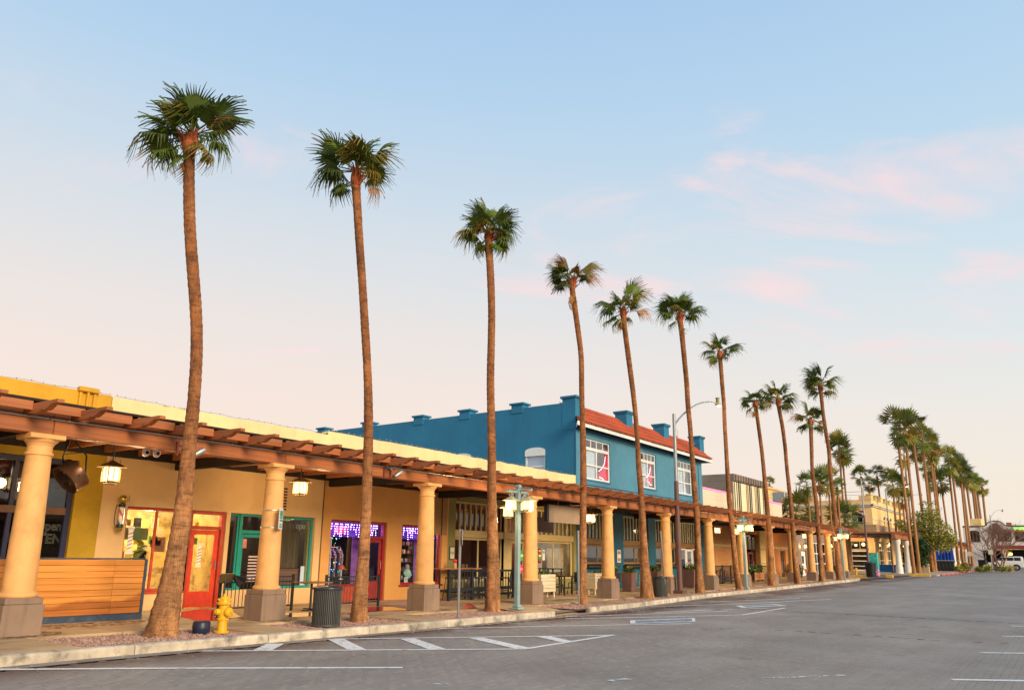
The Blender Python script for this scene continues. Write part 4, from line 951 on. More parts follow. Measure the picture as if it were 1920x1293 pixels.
# ---- 5 blue two-storey building
tilem = mat('terracotta_tile', (.52,.095,.028), rough=.7, var=.2, scale=3, fine=20, bump=.2, stain=(.30,.05,.03), stain_scale=2.0, stain_amt=.7, rand=.12)
def blue_building():
    t = thing('blue_building', 'two-storey blue corner building with red tiled eave and chimney piers', 'building', (39, WY, .1))
    X0, X1 = 31.345, 47.15; wins = [(32.18,34.82,5.30,7.30), (38.42,40.33,5.38,7.34), (43.45,45.6,5.40,7.40)]
    low = [(32.1,35.0,1.1,3.75), (36.1,39.1,1.1,3.75), (40.0,42.9,1.1,3.75), (43.5,46.3,.1,3.75)]
    wall(t, 'upper_wall', bluef, X0, X1, 4.05, 8.0, wins, t=.22)
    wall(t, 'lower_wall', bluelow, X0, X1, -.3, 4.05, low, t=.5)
    sw_ = [(20.25,21.45,5.2,6.75), (24.9,26.1,5.2,6.75)]
    wall(t, 'side_wall', bluew, WY, 37.5, -.3, 8.95, sw_, Y=X0, axis='x', t=.2)
    wall(t, 'far_wall', bluew, WY, 37.5, -.3, 8.95, [], Y=X1, axis='x')
    MB().box(X0+.01, X0+.30, WY+.3, 37.5, 8.8, 8.96).box(X1-.3, X1-.01, WY+.3, 37.5, 8.8, 8.96).build('parapet_top', bluew, t, world=True)
    MB().quad((X0+.3,WY+.9,8.3), (X1-.3,WY+.9,8.3), (X1-.3,37.5,8.3), (X0+.3,37.5,8.3)).build('roof', MATS['gravel_roof'], t, world=True)
    MB().box(X0, X1, 37.2, 37.5, -.3, 9.0).build('back_wall', bluew, t, world=True)
    MB().quad((X0+.3,19.52,7.9),(X1-.3,19.52,7.9),(X1-.3,19.52,9.0),(X0+.3,19.52,9.0)).build('roof_back', bluew, t, world=True)
    for y in (21.95, 25.4, 28.75, 32.9, 36.9):
        MB().cbox(X0-.04, X0+.5, y-.36, y+.36, 8.7, 9.14, .01).cbox(X0-.12, X0+.6, y-.45, y+.45, 9.14, 9.24, .015).build('parapet_pier', bluew, t, world=True)
    for u, d in ((1171,.36),(1240,.36),(1305.5,.36)):
        x = fy(u, 790, 19.1).x; zt = 9.52
        MB().cbox(x-d, x+d, 18.78, 19.5, 8.0, zt-.1, .01).cbox(x-d-.09, x+d+.09, 18.69, 19.59, zt-.1, zt, .015).cbox(x-d-.05, x+d+.05, 18.73, 19.55, zt-.17, zt-.1, .01).build('chimney_pier', bluew, t, world=True)
    MB().cbox(X0-.02, X0+.62, WY-.01, WY+.75, 7.6, 9.16, .01).cbox(X0-.10, X0+.70, WY-.09, WY+.83, 9.16, 9.28, .015).build('chimney_pier', bluew, t, world=True)
    # corner pier, string courses
    MB().cbox(X0-.03, X0+.35, WY-.05, WY-.002, 4.1, 7.6, .01).cbox(X1-.5, X1+.02, WY-.05, WY-.002, 4.1, 7.6, .01).build('corner_pier', bluef, t, world=True)
    MB().cbox(X0+.36, X1-.51, WY-.06, WY-.002, 5.02, 5.20, .01).build('sill_course', bluef, t, world=True)
    MB().cbox(X0+.36, X1-.51, WY-.045, WY-.002, 7.50, 7.58, .01).build('frieze_course', bluef, t, world=True)
    # tiled eave
    ex0, ex1, ey = 30.6, 47.75, 17.95
    MB().add([(ex0,ey+.02,7.74),(ex1,ey+.02,7.74),(ex1,WY+.5,7.74),(X0+.0,WY+.5,7.74),(X0+.0,WY-.02,7.74)], [(0,1,2,3,4)]).build('soffit', dark_t, t, world=True)
    MB().cbox(ex0, ex1, ey-.01, ey+.03, 7.66, 7.86, .008).add([(ex0,ey,7.66),(X0-.01,WY-.03,7.66),(X0-.01,WY-.03,7.86),(ex0,ey,7.86)], [(0,1,2,3)]).cbox(ex1-.03, ex1, ey+.03, WY+.4, 7.66, 7.86, .008).build('fascia', whitef, t, world=True)
    SL = .79
    def zr(y): return 7.88+(y-ey)*SL
    nx = int((ex1-ex0)/.235); tl = MB(); rows = 4
    MB().quad((X0+.02,ey,7.86), (ex1,ey,7.86), (ex1,19.5,zr(19.5)-.05), (X0+.02,19.5,zr(19.5)-.05)).add([(ex0,ey,7.86),(X0+.02,ey,7.86),(X0+.02,WY-.02,zr(WY)-.05)], [(0,1,2)]).add([(ex1,ey,7.84),(ex1,19.5,7.84),(ex1,19.5,zr(19.5)-.05)], [(0,1,2)]).build('roof_deck', mat('roof_felt', (.12,.03,.02)), t, world=True)
    tm = None; y1 = 19.5; L = (y1-ey+.06)/rows; r = random.Random(2)
    def tile_mesh():
        mb = MB(); n = 6; vs = []
        for e, (yy, rad) in enumerate(((-.03, .105), (L/math.cos(math.atan(SL))+.05, .085))):
            for k in range(n+1):
                a = math.pi*k/n; vs.append((rad*math.cos(a), yy, rad*.8*math.sin(a)+(.03 if e == 0 else .0)))
        fs = [(k, k+1, n+2+k, n+1+k) for k in range(n)]+[tuple(range(n+1))[::-1]]
        mb.add(vs, fs); return mb
    proto = tile_mesh().build('roof_tile', tilem, t, True); first = True; b = ABS[t]; sl = math.atan(SL)
    cnt = 0
    rest = MB(); base = tile_mesh()
    for row in range(rows):
        for i in range(nx):
            y = ey-.06+row*L; x = ex0+.12+i*.235+r.uniform(-.012,.012); rot = (sl, 0, r.gauss(0,.02))
            if (row >= 1 and x < X0+.7) or (row == 0 and x < X0-.12) or x > ex1-.05: continue
            o = proto if first else proto.copy()
            if not first: COL.objects.link(o); o.parent = t
            first = False; o.location = (x-b.x, y-b.y, zr(y)-b.z+.005+r.uniform(0,.012)); o.rotation_euler = rot
    # upstairs windows with blinds, red neon shapes behind the glass
    for i, (a, c, z0, z1) in enumerate(wins):
        zt = z0+(z1-z0)*.77; m = (a+c)/2
        w = window(t, whitef, a, c, z0, zt, Y=WY+.06, w=.09, vx=(m,), hz=((z0+zt)/2-.05,)); 
        window(t, whitef, a, c, zt+.003, z1, Y=WY+.06, w=.06, vx=(a+(c-a)*.28, a+(c-a)*.5, a+(c-a)*.75), name='transom_window')
        MB().cbox(a-.02, c+.02, WY-.05, WY+.05, z0-.07, z0-.002, .008).build('sill', bluef, t, world=True)
        room(t, mat('pale_room', (.62,.60,.53), rough=.9), a, c, z0, z1, .9, Y=WY+.23)
        MB().box(a+.05, a+(c-a)*.58, WY+.17, WY+.18, z0+.05, zt-.02).build('blind', mat('white_blind', (.72,.71,.66), rough=.8, var=.03), t, world=True)
        if i == 2:
            for s in range(3): MB().prism([(a+.15+.5*s,z0+.1),(a+.55+.5*s,z0+.1),(a+.30+.5*s,z0+.9),(a+.55+.5*s,zt-.1),(a+.15+.5*s,zt-.1)], WY+.145, WY+.15, 'y').build('curtain', mat('sheer_curtain', (.78,.76,.70)), t, world=True)
    for (u, v) in ((1010,860),(868,855)): pass
    for (a, c, z0, z1) in sw_:
        n = 10; m = (a+c)/2; hw = (c-a)/2; arch = [(a, z1-.05)]+[(m-hw*math.cos(math.pi*k/n), z1-.05+.17*math.sin(math.pi*k/n)) for k in range(n+1)]+[(c, z1-.05)]
        MB().prism([(a-.001,z1-.30)]+arch[1:-1]+[(c+.001,z1-.30)], X0-.015, X0+.10, 'x').build('arch_head', whitef, t, world=True)
        window(t, whitef, a, c, z0, z1-.02, Y=X0+.05, w=.09, hz=(z0+.72,), axis='x')
        MB().box(X0+.13, X0+.14, a+.05, c-.05, z0+.72, z1-.1).build('blind', mat('grey_blind', (.72,.70,.69), rough=.8, var=.03), t, world=True)
        MB().box(X0+.13, X0+.14, a+.05, c-.05, z0, z0+.70).build('blind', mat('bright_blind', (.92,.91,.88), rough=.8, var=.02), t, world=True)
    # street level: brown beams, mullioned transoms, serving windows
    for i, (a, c, z0, z1) in enumerate(low):
        slats(t, a, c, 2.50, 3.72, 8, mat('pale_green_paint', (.42,.42,.28), rough=.55), w=.12, Y=WY+.10)
        MB().cbox(a, c, WY+.02, WY+.28, 2.20, 2.48, .012).build('transom_beam', brownb, t, world=True)
        if i < 3:
            window(t, brownb, a, c, 1.26, 2.20, Y=WY+.12, w=.10, vx=((a+c)/2,), gl=clearg); MB().cbox(a-.1, c+.1, WY-.32, WY+.15, 1.12, 1.20, .01).build('counter', mat('dark_counter', (.05,.035,.03)), t, world=True)
            wall(t, 'counter_front', mat('tan_panel', (.60,.42,.17)), a, c, .0, 1.11, [], Y=WY+.03)
        else:
            window(t, whitef, a, a+1.0, .15, 2.18, Y=WY+.12, w=.08); door(t, whitef, whitef, a+1.05, a+2.0, .12, 2.15, w=.14, kick=.3); window(t, whitef, a+2.05, c, .15, 2.18, Y=WY+.12, w=.08)
        room(t, dkroom, a, c, .1, 3.72, 2.4, Y=WY+.51); lamp('unseen_room_fill', Vector(((a+c)/2, WY+1.6, 2.3))-ABS[t], 16, (1,.72,.42), .15, t)  # unseen fill lamp added behind each opening
    return t
blue_building()
def red_neon(label, u, v, sc, Y, flip=1):
    p = fy(u, v, Y); t = thing('neon_shape', label, 'neon sign', tuple(p)); s = sc
    poly = [(-.5,-.6),(.42,-.55),(.5,-.2),(.42,1.15),(.28,1.2),(.16,.35),(-.1,.05),(-.42,-.1),(-.5,-.3)]
    MB().prism([(x*s*flip, z*s) for x, z in poly], 0, .03, 'y').build('panel', emit('red_panel', (.72,.02,.04), .30), t)
    for pts in (((-.5,-.02),(-.2,.12),(.1,.42),(.22,.8)), ((-.45,-.3),(-.1,-.36),(.2,-.55),(.42,-.5))): MB().tube([(x*s*flip,-.02,z*s) for x, z in pts], .014, 6).build('neon_tube', emit('white_pink_neon', (1,.72,.78), 1.6), t, True)
    MB().tube([((-.42+.14*math.cos(a*.5))*s*flip,-.03,(-.55+.14*math.sin(a*.5))*s) for a in range(14)], .03, 6).build('ring', mat('mint_ring', (.25,.6,.5)), t, True)
red_neon('tall red panel with white neon lines in the first upstairs window', 1131, 884, 1.0, WY+.13); red_neon('squat red panel with a neon line in the middle upstairs window', 1217, 895, .75, WY+.13)
def rosy_chair(): pass
# ---- 6 brick tavern with concrete upper block, siding and pink neon
brickm = None
def brick_mat(name, c1, c2, mortar, scale, bump=.4):
    if name in MATS: return MATS[name]
    m, nt, N, L, P = nt_of(name); P.inputs['Roughness'].default_value = .8
    tc = N.new('ShaderNodeTexCoord'); mp = N.new('ShaderNodeMapping'); mp.inputs['Rotation'].default_value = (R_(90),0,0); L.new(tc.outputs['Object'], mp.inputs[0])
    b = N.new('ShaderNodeTexBrick'); b.inputs['Scale'].default_value = 1; b.inputs['Brick Width'].default_value = .22*scale; b.inputs['Row Height'].default_value = .075*scale; b.inputs['Mortar Size'].default_value = .008*scale
    b.inputs['Color1'].default_value = (*c1,1); b.inputs['Color2'].default_value = (*c2,1); b.inputs['Mortar'].default_value = (*mortar,1); L.new(mp.outputs[0], b.inputs['Vector']); L.new(b.outputs['Color'], P.inputs['Base Color'])
    bp = N.new('ShaderNodeBump'); bp.inputs['Strength'].default_value = bump; bp.inputs['Distance'].default_value = .01; bp.invert = True; L.new(b.outputs['Fac'], bp.inputs['Height']); L.new(bp.outputs[0], P.inputs['Normal'])
    MATS[name] = m; return m
concm = mat('grey_brown_concrete', (.24,.19,.155), rough=.85, var=.12, scale=.5, fine=20, stain=(.32,.24,.19), stain_scale=.4, stain_amt=.7)
def tavern():
    t = thing('tavern_building', 'orange brick tavern with pale siding, pink neon line and finned concrete block above', 'building', (54, WY, .1))
    bm = brick_mat('orange_brick', (.52,.22,.06), (.42,.16,.04), (.5,.27,.1), 1.3)
    wall(t, 'brick_wall', bm, 47.16, 58.2, -.3, 4.05, [(55.0,57.9,.2,3.4)])
    MB().cbox(47.2, 54.9, WY-.05, WY-.002, 2.40, 2.55, .01).build('string_course', creamf, t, world=True)
    # long pale siding boards
    sid = mat('pale_siding', (.74,.62,.44), rough=.7, var=.04, rand=.04); z = 4.05
    while z < 6.0:
        mb = MB(); z2 = min(z+.13, 6.02); mb.add([(47.2,WY-.018,z),(64.4,WY-.018,z),(64.4,WY-.002,z2-.004),(47.2,WY-.002,z2-.004),(47.2,WY+.05,z),(64.4,WY+.05,z)], [(0,1,2,3),(4,5,1,0)]); mb.build('siding_board', sid, t, world=True); z += .13
    MB().cbox(47.2, 64.4, WY-.01, WY+.25, 6.02, 6.12, .01).build('coping', mat('pink_coping', (.62,.30,.26)), t, world=True)
    MB().tube([(47.25,WY-.05,6.03),(51.9,WY-.05,6.03)], .035, 6).build('neon_tube', neonp, t, world=True); MB().tube([(59.3,WY-.05,6.03),(64.3,WY-.05,6.03)], .035, 6).build('neon_tube', neonp, t, world=True)
    MB().box(47.2, 64.4, WY+.06, 34, 4.0, 5.9).build('upper_mass', sid, t, world=True)
    shell(t, bm, 47.16, 58.2, 4.05)
    bx0, bx1, by = 52.7, 59.2, 18.28
    MB().cbox(bx0, bx1, by+.12, 33, 4.3, 6.95, .02).build('concrete_block', concm, t, world=True)
    MB().cbox(bx0, bx1, by-.02, 33, 6.95, 7.46, .02).build('fascia_band', concm, t, world=True)
    for i in range(12):
        x = bx0+.25+i*(bx1-bx0-.5)/11; MB().cbox(x-.13, x+.13, by-.14, by-.022, 6.99, 7.40, .02).build('fascia_rib', concm, t, world=True)
    pan = mat('cream_panel', (.80,.72,.44), rough=.7, var=.04)
    MB().box(bx0+.02, bx1-.02, by+.06, by+.115, 4.4, 6.90).build('cream_panel', pan, t, world=True)
    fin = mat('dark_fin', (.06,.045,.04), rough=.6); rust = mat('rust_strip', (.30,.10,.05))
    for x, w, m in ((52.8,.10,fin),(53.25,.10,fin),(53.6,.26,fin),(54.0,.12,fin),(55.3,.08,rust),(55.6,.08,rust),(55.95,.26,fin),(56.35,.12,fin),(57.2,.07,rust),(57.5,.07,rust),(57.75,.26,fin),(58.15,.14,fin),(59.05,.12,fin)):
        MB().cbox(x, x+w*.8, by+.02, by+.058, 4.4, 6.93, .008).build('fin', m, t, world=True)
    # glazed front with dark pictures and the cream pier
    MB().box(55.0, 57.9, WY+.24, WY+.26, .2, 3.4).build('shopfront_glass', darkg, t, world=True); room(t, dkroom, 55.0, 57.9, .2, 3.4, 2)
    for i in range(3): MB().cbox(55.15+.9*i, 55.85+.9*i, WY+.15, WY+.18, 2.3, 3.2, .01).build('dark_picture', mat('dark_picture', (.09,.08,.07), rough=.4, var=.3, scale=3), t, world=True)
    door(t, maroon, maroon, 55.9, 56.9, .2, 2.1, w=.12); MB().cbox(57.9, 60.6, WY-.12, WY-.002, .0, 3.9, .02).build('tan_pier', mat('tan_pier', (.58,.40,.16), rough=.7), t, world=True)
    for z in (1.3, 2.3): MB().box(57.9, 60.6, WY-.125, WY-.121, z, z+.03).build('pier_groove', dark_t, t, world=True)
    MB().cbox(59.4, 59.75, WY-.16, WY-.122, 1.55, 2.0, .01).build('meter_plate', whitem, t, world=True)
    return t
tavern()
def corner_shop():
    t = thing('corner_shop_building', 'low orange and grey-brown corner shop at the far end of the arcade', 'building', (66, WY, .2))
    om = mat('burnt_orange_stucco', (.50,.19,.05), rough=.75, var=.08, scale=.8); gb = brick_mat('grey_brown_brick', (.27,.19,.13), (.23,.16,.11), (.3,.22,.16), 2.2)
    wall(t, 'orange_wall', om, 58.2, 66.9, -.2, 4.05, [(63.2,64.6,.25,2.3)]); wall(t, 'brick_wall', gb, 66.9, 80, -.2, 4.05, [(69.3,71.0,.3,2.4), (73.2,78.8,.4,3.2)])
    MB().cbox(60.7, 63.1, WY-.04, WY-.002, 2.42, 2.6, .01).cbox(63.3, 66.8, WY-.04, WY-.002, 2.42, 2.6, .01).build('string_course', creamf, t, world=True)
    shell(t, om, 58.2, 80, 4.05); door(t, maroon, blackm, 63.3, 64.5, .25, 2.25); room(t, warmroom, 63.2, 64.6, .2, 2.3, 1.2)
    door(t, whitef, whitef, 69.4, 70.9, .3, 2.35, w=.4, kick=1.0); window(t, whitef, 73.2, 78.8, .4, 3.2, w=.12, vx=(74.8,76.6), hz=(1.3,2.2), gl=darkg); room(t, dkroom, 69.3, 78.8, .3, 3.2, 2)
    return t
corner_shop()
# ================================================================== PALMS
def leaf_mat(name, c, tip, spread=.5):
    m, nt, N, L, P = nt_of(name); P.inputs['Roughness'].default_value = .5; P.inputs['Specular IOR Level'].default_value = .35
    tc = N.new('ShaderNodeTexCoord'); oi = N.new('ShaderNodeObjectInfo')
    ln = N.new('ShaderNodeVectorMath'); ln.operation = 'LENGTH'; L.new(tc.outputs['Object'], ln.inputs[0])
    n = N.new('ShaderNodeTexNoise'); n.inputs['Scale'].default_value = 5; n.inputs['Detail'].default_value = 3; L.new(tc.outputs['Object'], n.inputs['Vector'])
    ad = N.new('ShaderNodeMath'); ad.operation = 'MULTIPLY_ADD'; L.new(n.outputs[0], ad.inputs[0]); ad.inputs[1].default_value = .5; L.new(ln.outputs['Value'], ad.inputs[2])
    a2 = N.new('ShaderNodeMath'); a2.operation = 'MULTIPLY_ADD'; L.new(oi.outputs['Random'], a2.inputs[0]); a2.inputs[1].default_value = spread; L.new(ad.outputs[0], a2.inputs[2])
    r = N.new('ShaderNodeMapRange'); L.new(a2.outputs[0], r.inputs[0]); r.inputs[1].default_value = 1.75+spread*.6; r.inputs[2].default_value = 2.25+spread*.6
    mx = N.new('ShaderNodeMix'); mx.data_type = 'RGBA'; L.new(r.outputs[0], mx.inputs[0]); mx.inputs[6].default_value = (*c,1); mx.inputs[7].default_value = (*tip,1)
    hs = N.new('ShaderNodeHueSaturation'); mr = N.new('ShaderNodeMapRange'); L.new(oi.outputs['Random'], mr.inputs[0]); mr.inputs[3].default_value = .55; mr.inputs[4].default_value = 1.35
    L.new(mr.outputs[0], hs.inputs['Value']); L.new(mx.outputs[2], hs.inputs['Color']); L.new(hs.outputs[0], P.inputs['Base Color'])
    tr = N.new('ShaderNodeBsdfTranslucent'); L.new(hs.outputs[0], tr.inputs[0]); ms = N.new('ShaderNodeMixShader'); ms.inputs[0].default_value = .22
    L.new(P.outputs[0], ms.inputs[1]); L.new(tr.outputs[0], ms.inputs[2]); L.new(ms.outputs[0], N['Material Output'].inputs[0])
    return m
greenl = leaf_mat('palm_leaf_green', (.095,.14,.016), (.42,.18,.03)); brownl = leaf_mat('palm_leaf_dry', (.42,.19,.04), (.30,.10,.02), .2); yell = leaf_mat('palm_leaf_yellowing', (.25,.19,.025), (.42,.18,.03), .3)
trunkm = None
def trunk_mat():
    m, nt, N, L, P = nt_of('palm_trunk_bark'); P.inputs['Roughness'].default_value = .85
    tc = N.new('ShaderNodeTexCoord')
    def noise(sc, st, det=5):
        mp = N.new('ShaderNodeMapping'); mp.inputs['Scale'].default_value = st; L.new(tc.outputs['Object'], mp.inputs[0])
        n = N.new('ShaderNodeTexNoise'); n.inputs['Scale'].default_value = sc; n.inputs['Detail'].default_value = det; n.inputs['Roughness'].default_value = .65; L.new(mp.outputs[0], n.inputs['Vector']); return n.outputs[0]
    def ramp(src, *st):
        r = N.new('ShaderNodeValToRGB'); L.new(src, r.inputs[0]); e = r.color_ramp.elements; e[0].position = st[0][0]; e[0].color = (*st[0][1],1); e[1].position = st[-1][0]; e[1].color = (*st[-1][1],1)
        for p, c in st[1:-1]: q = e.new(p); q.color = (*c,1)
        return r.outputs[0]
    def mix(f, a, b, mode='MIX'):
        x = N.new('ShaderNodeMix'); x.data_type = 'RGBA'; x.blend_type = mode
        for i, q in ((0,f),(6,a),(7,b)):
            if isinstance(q,(int,float)): x.inputs[i].default_value = q
            elif isinstance(q, tuple): x.inputs[i].default_value = (*q,1)
            else: L.new(q, x.inputs[i])
        return x.outputs[2]
    ring = noise(14, (.35,.35,1.6), 4); fib = noise(16, (3,3,.35), 4); blot = noise(1.4, (1,1,.7), 4)
    c = ramp(blot, (.28,(.30,.135,.048)), (.5,(.48,.22,.078)), (.72,(.70,.33,.115)))
    c = mix(.65, c, ramp(ring, (.34,(.25,.20,.16)), (.52,(1,1,1))), 'MULTIPLY')
    c = mix(.55, c, ramp(fib, (.36,(.30,.24,.20)), (.56,(1.0,1.0,1.0))), 'MULTIPLY')
    c = mix(.7, c, ramp(noise(4.5, (1,1,.6), 5), (.36,(.42,.36,.32)), (.56,(1,1,1)), (.7,(1.25,1.05,.85))), 'MULTIPLY')
    sp = N.new('ShaderNodeSeparateXYZ'); L.new(tc.outputs['Object'], sp.inputs[0]); mr = N.new('ShaderNodeMapRange'); mr.interpolation_type = 'SMOOTHSTEP'; L.new(sp.outputs[2], mr.inputs[0])
    mr.inputs[1].default_value = 1.2; mr.inputs[2].default_value = 4.5; mr.inputs[3].default_value = 0; mr.inputs[4].default_value = .9      # the old lower bark has weathered paler
    c = mix(mr.outputs[0], c, (.70,.54,.40), 'MULTIPLY')
    L.new(c, P.inputs['Base Color'])
    ma = N.new('ShaderNodeMath'); ma.operation = 'ADD'; L.new(ring, ma.inputs[0]); L.new(fib, ma.inputs[1])
    b = N.new('ShaderNodeBump'); b.inputs['Strength'].default_value = .8; b.inputs['Distance'].default_value = .02; L.new(ma.outputs[0], b.inputs['Height']); L.new(b.outputs[0], P.inputs['Normal'])
    return m
trunkm = trunk_mat(); bootm = mat('palm_leaf_base_fibre', (.40,.10,.035), rough=.9, var=.2, scale=9, fine=40, bump=.5)
def fan_mesh(name, seed, m, spread=118, nseg=30, droop=.35, arch=.35, fold=0.0, lean=.0, petiole=.75, quads=4):
    """one costapalmate leaf of unit blade radius: petiole along +x, blade hub at x=petiole"""
    r = random.Random(seed); mb = MB()
    pw = .028
    n = 5; ys = []
    for i in range(n+1):
        x = petiole*i/n; z = -.10*(x/petiole)**2*petiole if petiole else 0
        ys.append((x, z))
    for i in range(n):
        (x0,z0),(x1,z1) = ys[i], ys[i+1]; w0, w1 = pw*(1.3-.5*i/n), pw*(1.3-.5*(i+1)/n)
        mb.add([(x0,-w0,z0),(x0,w0,z0),(x1,w1,z1),(x1,-w1,z1),(x0,0,z0-.03),(x1,0,z1-.03)], [(0,3,2,1),(1,2,5,4),(0,4,5,3)])
    hx, hz = ys[-1]
    def surf(a, rr, k):
        # cone-like pleated blade with arching midrib and hanging tips
        ca, sa = math.cos(a), math.sin(a); x = rr*ca; y = rr*sa*(1-fold*.75)
        z = -arch*max(0, x)**2*.55 - fold*abs(sa)*rr*.75 + .10*rr*(1-abs(sa)) - lean*x*.3
        return x, y, z
    for i in range(nseg):
        a = R_(-spread+2*spread*(i+.5)/nseg); half = R_(spread/nseg); R = r.uniform(.84,1.04)*(1-.22*abs(a/R_(spread))**2)
        cut = r.uniform(.46,.58); dr = droop*r.uniform(.3,1.9); tw = r.uniform(-.06,.06); vs = []
        rs = [.06, cut, cut+(R-cut)*.45, R] if quads == 4 else [.06, cut, R]
        for j, rr in enumerate(rs):
            f = max(0, (rr-cut)/(R-cut)); wd = rr*math.tan(half) if rr <= cut+1e-6 else cut*math.tan(half)*(1-f)**.8*.85
            if j == len(rs)-1: wd = .004
            x, y, z = surf(a+tw*f, rr, i); hang = dr*f**1.8*(R-cut)*1.6
            nx, ny = -math.sin(a), math.cos(a); sh = 1-.22*dr*f
            px, py = hx+x*sh, y*sh; pl = .018*rr
            vs += [(px-nx*wd, py-ny*wd, hz+z-hang-pl), (px, py, hz+z-hang+pl), (px+nx*wd, py+ny*wd, hz+z-hang-pl)]
        fs = []
        for j in range(len(rs)-1):
            o = 3*j; fs += [(o,o+1,o+4,o+3), (o+1,o+2,o+5,o+4)]
        mb.add(vs, fs)
    me = mb.build(name, m); d = me.data; bpy.data.objects.remove(me); return d
FAN = {'g': [fan_mesh('frond', 10+i, greenl, droop=(.25,.5,.8,.4)[i], arch=(.2,.45,.6,.3)[i], fold=(.05,.1,.25,.15)[i]) for i in range(4)],
       't': [fan_mesh('frond', 30+i, greenl, droop=.7, arch=.6, fold=.25) for i in range(2)],
       'y': [fan_mesh('frond', 40+i, yell, droop=.7, arch=.6, fold=.25) for i in range(2)],
       'b': [fan_mesh('dry_frond', 50+i, brownl, spread=75, droop=.6, arch=.25, fold=.78, nseg=24) for i in range(2)]}
def frond_matrix(origin, d, roll, scale):
    """leaf x axis along d, its upper side facing as far up as it can"""
    d = d.normalized(); up = Vector((0,0,1)); s = up.cross(d)
    if s.length < .05: s = Vector((0,1,0)).cross(d)
    s.normalize(); n = d.cross(s)
    M = Matrix(((d.x,s.x,n.x,0),(d.y,s.y,n.y,0),(d.z,s.z,n.z,0),(0,0,0,1)))
    return Matrix.Translation(origin) @ M @ Matrix.Rotation(roll, 4, 'X') @ Matrix.Scale(scale, 4)
def palm(label, Y, line, fronds, crown_px, fill=10, seed=1, group='fan palms along the kerb'):
    """line: trunk centre (u, v, width px) from root to crown base as surveyed; fronds: (angle clockwise from up, reach px, kind, depth)"""
    r = random.Random(seed); pts = []
    for u, v, w in line:
        p = fy(u, v, Y); pts.append((p, .5*w*depth(p)/F_PX))
    base = pts[0][0].copy(); base.z = g(base.x)+.10; pts[0] = (base, pts[0][1])
    t = thing('fan_palm', label, 'palm tree', tuple(base), group)
    # resample the trunk with leaf-scar rings
    L = [0]
    for a, b in zip(pts[:-1], pts[1:]): L.append(L[-1]+(b[0]-a[0]).length)
    tot = L[-1]; P = []; Rr = []; s = 0; xs = [p[0].x for p in pts]; zs = [p[0].z for p in pts]; rs = [p[1] for p in pts]
    def sm(s, arr):
        k = .18; return sum(float(np.interp(min(max(s+q*k, 0), tot), L, arr)) for q in (-2,-1,0,1,2))/5
    step = .075
    while s <= tot:
        rad = sm(s, rs) if s > .3 else float(np.interp(s, L, rs))
        ph = (s/.15) % 1; P.append(Vector((sm(s, xs), Y+.0, float(np.interp(s, L, zs))))); Rr.append(rad*(1+(.035 if ph < .5 else -.02)+r.uniform(-.018,.018))); s += step
    off = P[0].copy(); n = 20; vs = []; fs = []
    for i, p in enumerate(P):
        for k in range(n):
            a = 2*math.pi*k/n; q = Rr[i]*(1+.05*math.sin(3*a+i*.11+seed)+r.uniform(-.02,.02)); vs.append((p.x+q*math.cos(a), p.y+q*math.sin(a), p.z))
    for i in range(len(P)-1):
        for k in range(n): k2 = (k+1) % n; fs.append((i*n+k, i*n+k2, (i+1)*n+k2, (i+1)*n+k))
    MB().add(vs, fs).build('trunk', trunkm, t, True, world=True)
    top = P[-1]; rt = Rr[-1]; px = depth(top)/F_PX
    # fibrous crown shaft of old leaf bases
    cs = MB(); H = crown_px*px*.30
    cs.lathe([(rt*1.0,-.25*H),(rt*1.12,0),(rt*1.35,.35*H),(rt*1.3,.7*H),(rt*.8,H),(.02,H*1.15)], tuple(top), 14)
    for i in range(22):
        a = r.uniform(0, 6.28); z = r.uniform(-.1, .8)*H; q = rt*1.25; p0 = top+Vector((q*math.cos(a), q*math.sin(a), z)); d = Vector((math.cos(a), math.sin(a), 1.1)); w = Vector((-math.sin(a), math.cos(a), 0))*.035
        cs.add([p0-w, p0+w, p0+d*.17+w*.3, p0+d*.17-w*.3], [(0,1,2,3)])
    cs.build('crown_shaft', bootm, t, world=True)
    c = top+Vector((0,0,H*.95)); items = list(fronds)
    for i in range(fill): items.append((r.uniform(-125,125), crown_px*r.uniform(.62,.92), r.choice('gggy'), r.choice((-1,1))*r.uniform(.5,1.4)))
    fwd = Vector((_F.x,_F.y,0)).normalized()
    for it in items:
        ang, reach, kind = it[:3]; dep = it[3] if len(it) > 3 else r.uniform(-.45,.45)
        d = _R*math.sin(R_(ang))+Vector((0,0,1))*math.cos(R_(ang))+fwd*dep; ln = reach*px/(2.15 if abs(ang) > 95 else 1.95 if abs(ang) > 60 else 1.72)
        o = link('frond' if kind != 'b' else 'dry_frond', r.choice(FAN[kind]) if not (kind == 'g' and abs(ang) < 60) else FAN['g'][r.choice((0,0,3))], t)
        st = c - Vector((0,0,H*.5)) if (kind == 'b' or abs(ang) > 100) else c
        M = frond_matrix(st-ABS[t], d, r.gauss(0,.35), ln); o.matrix_local = M
    return t
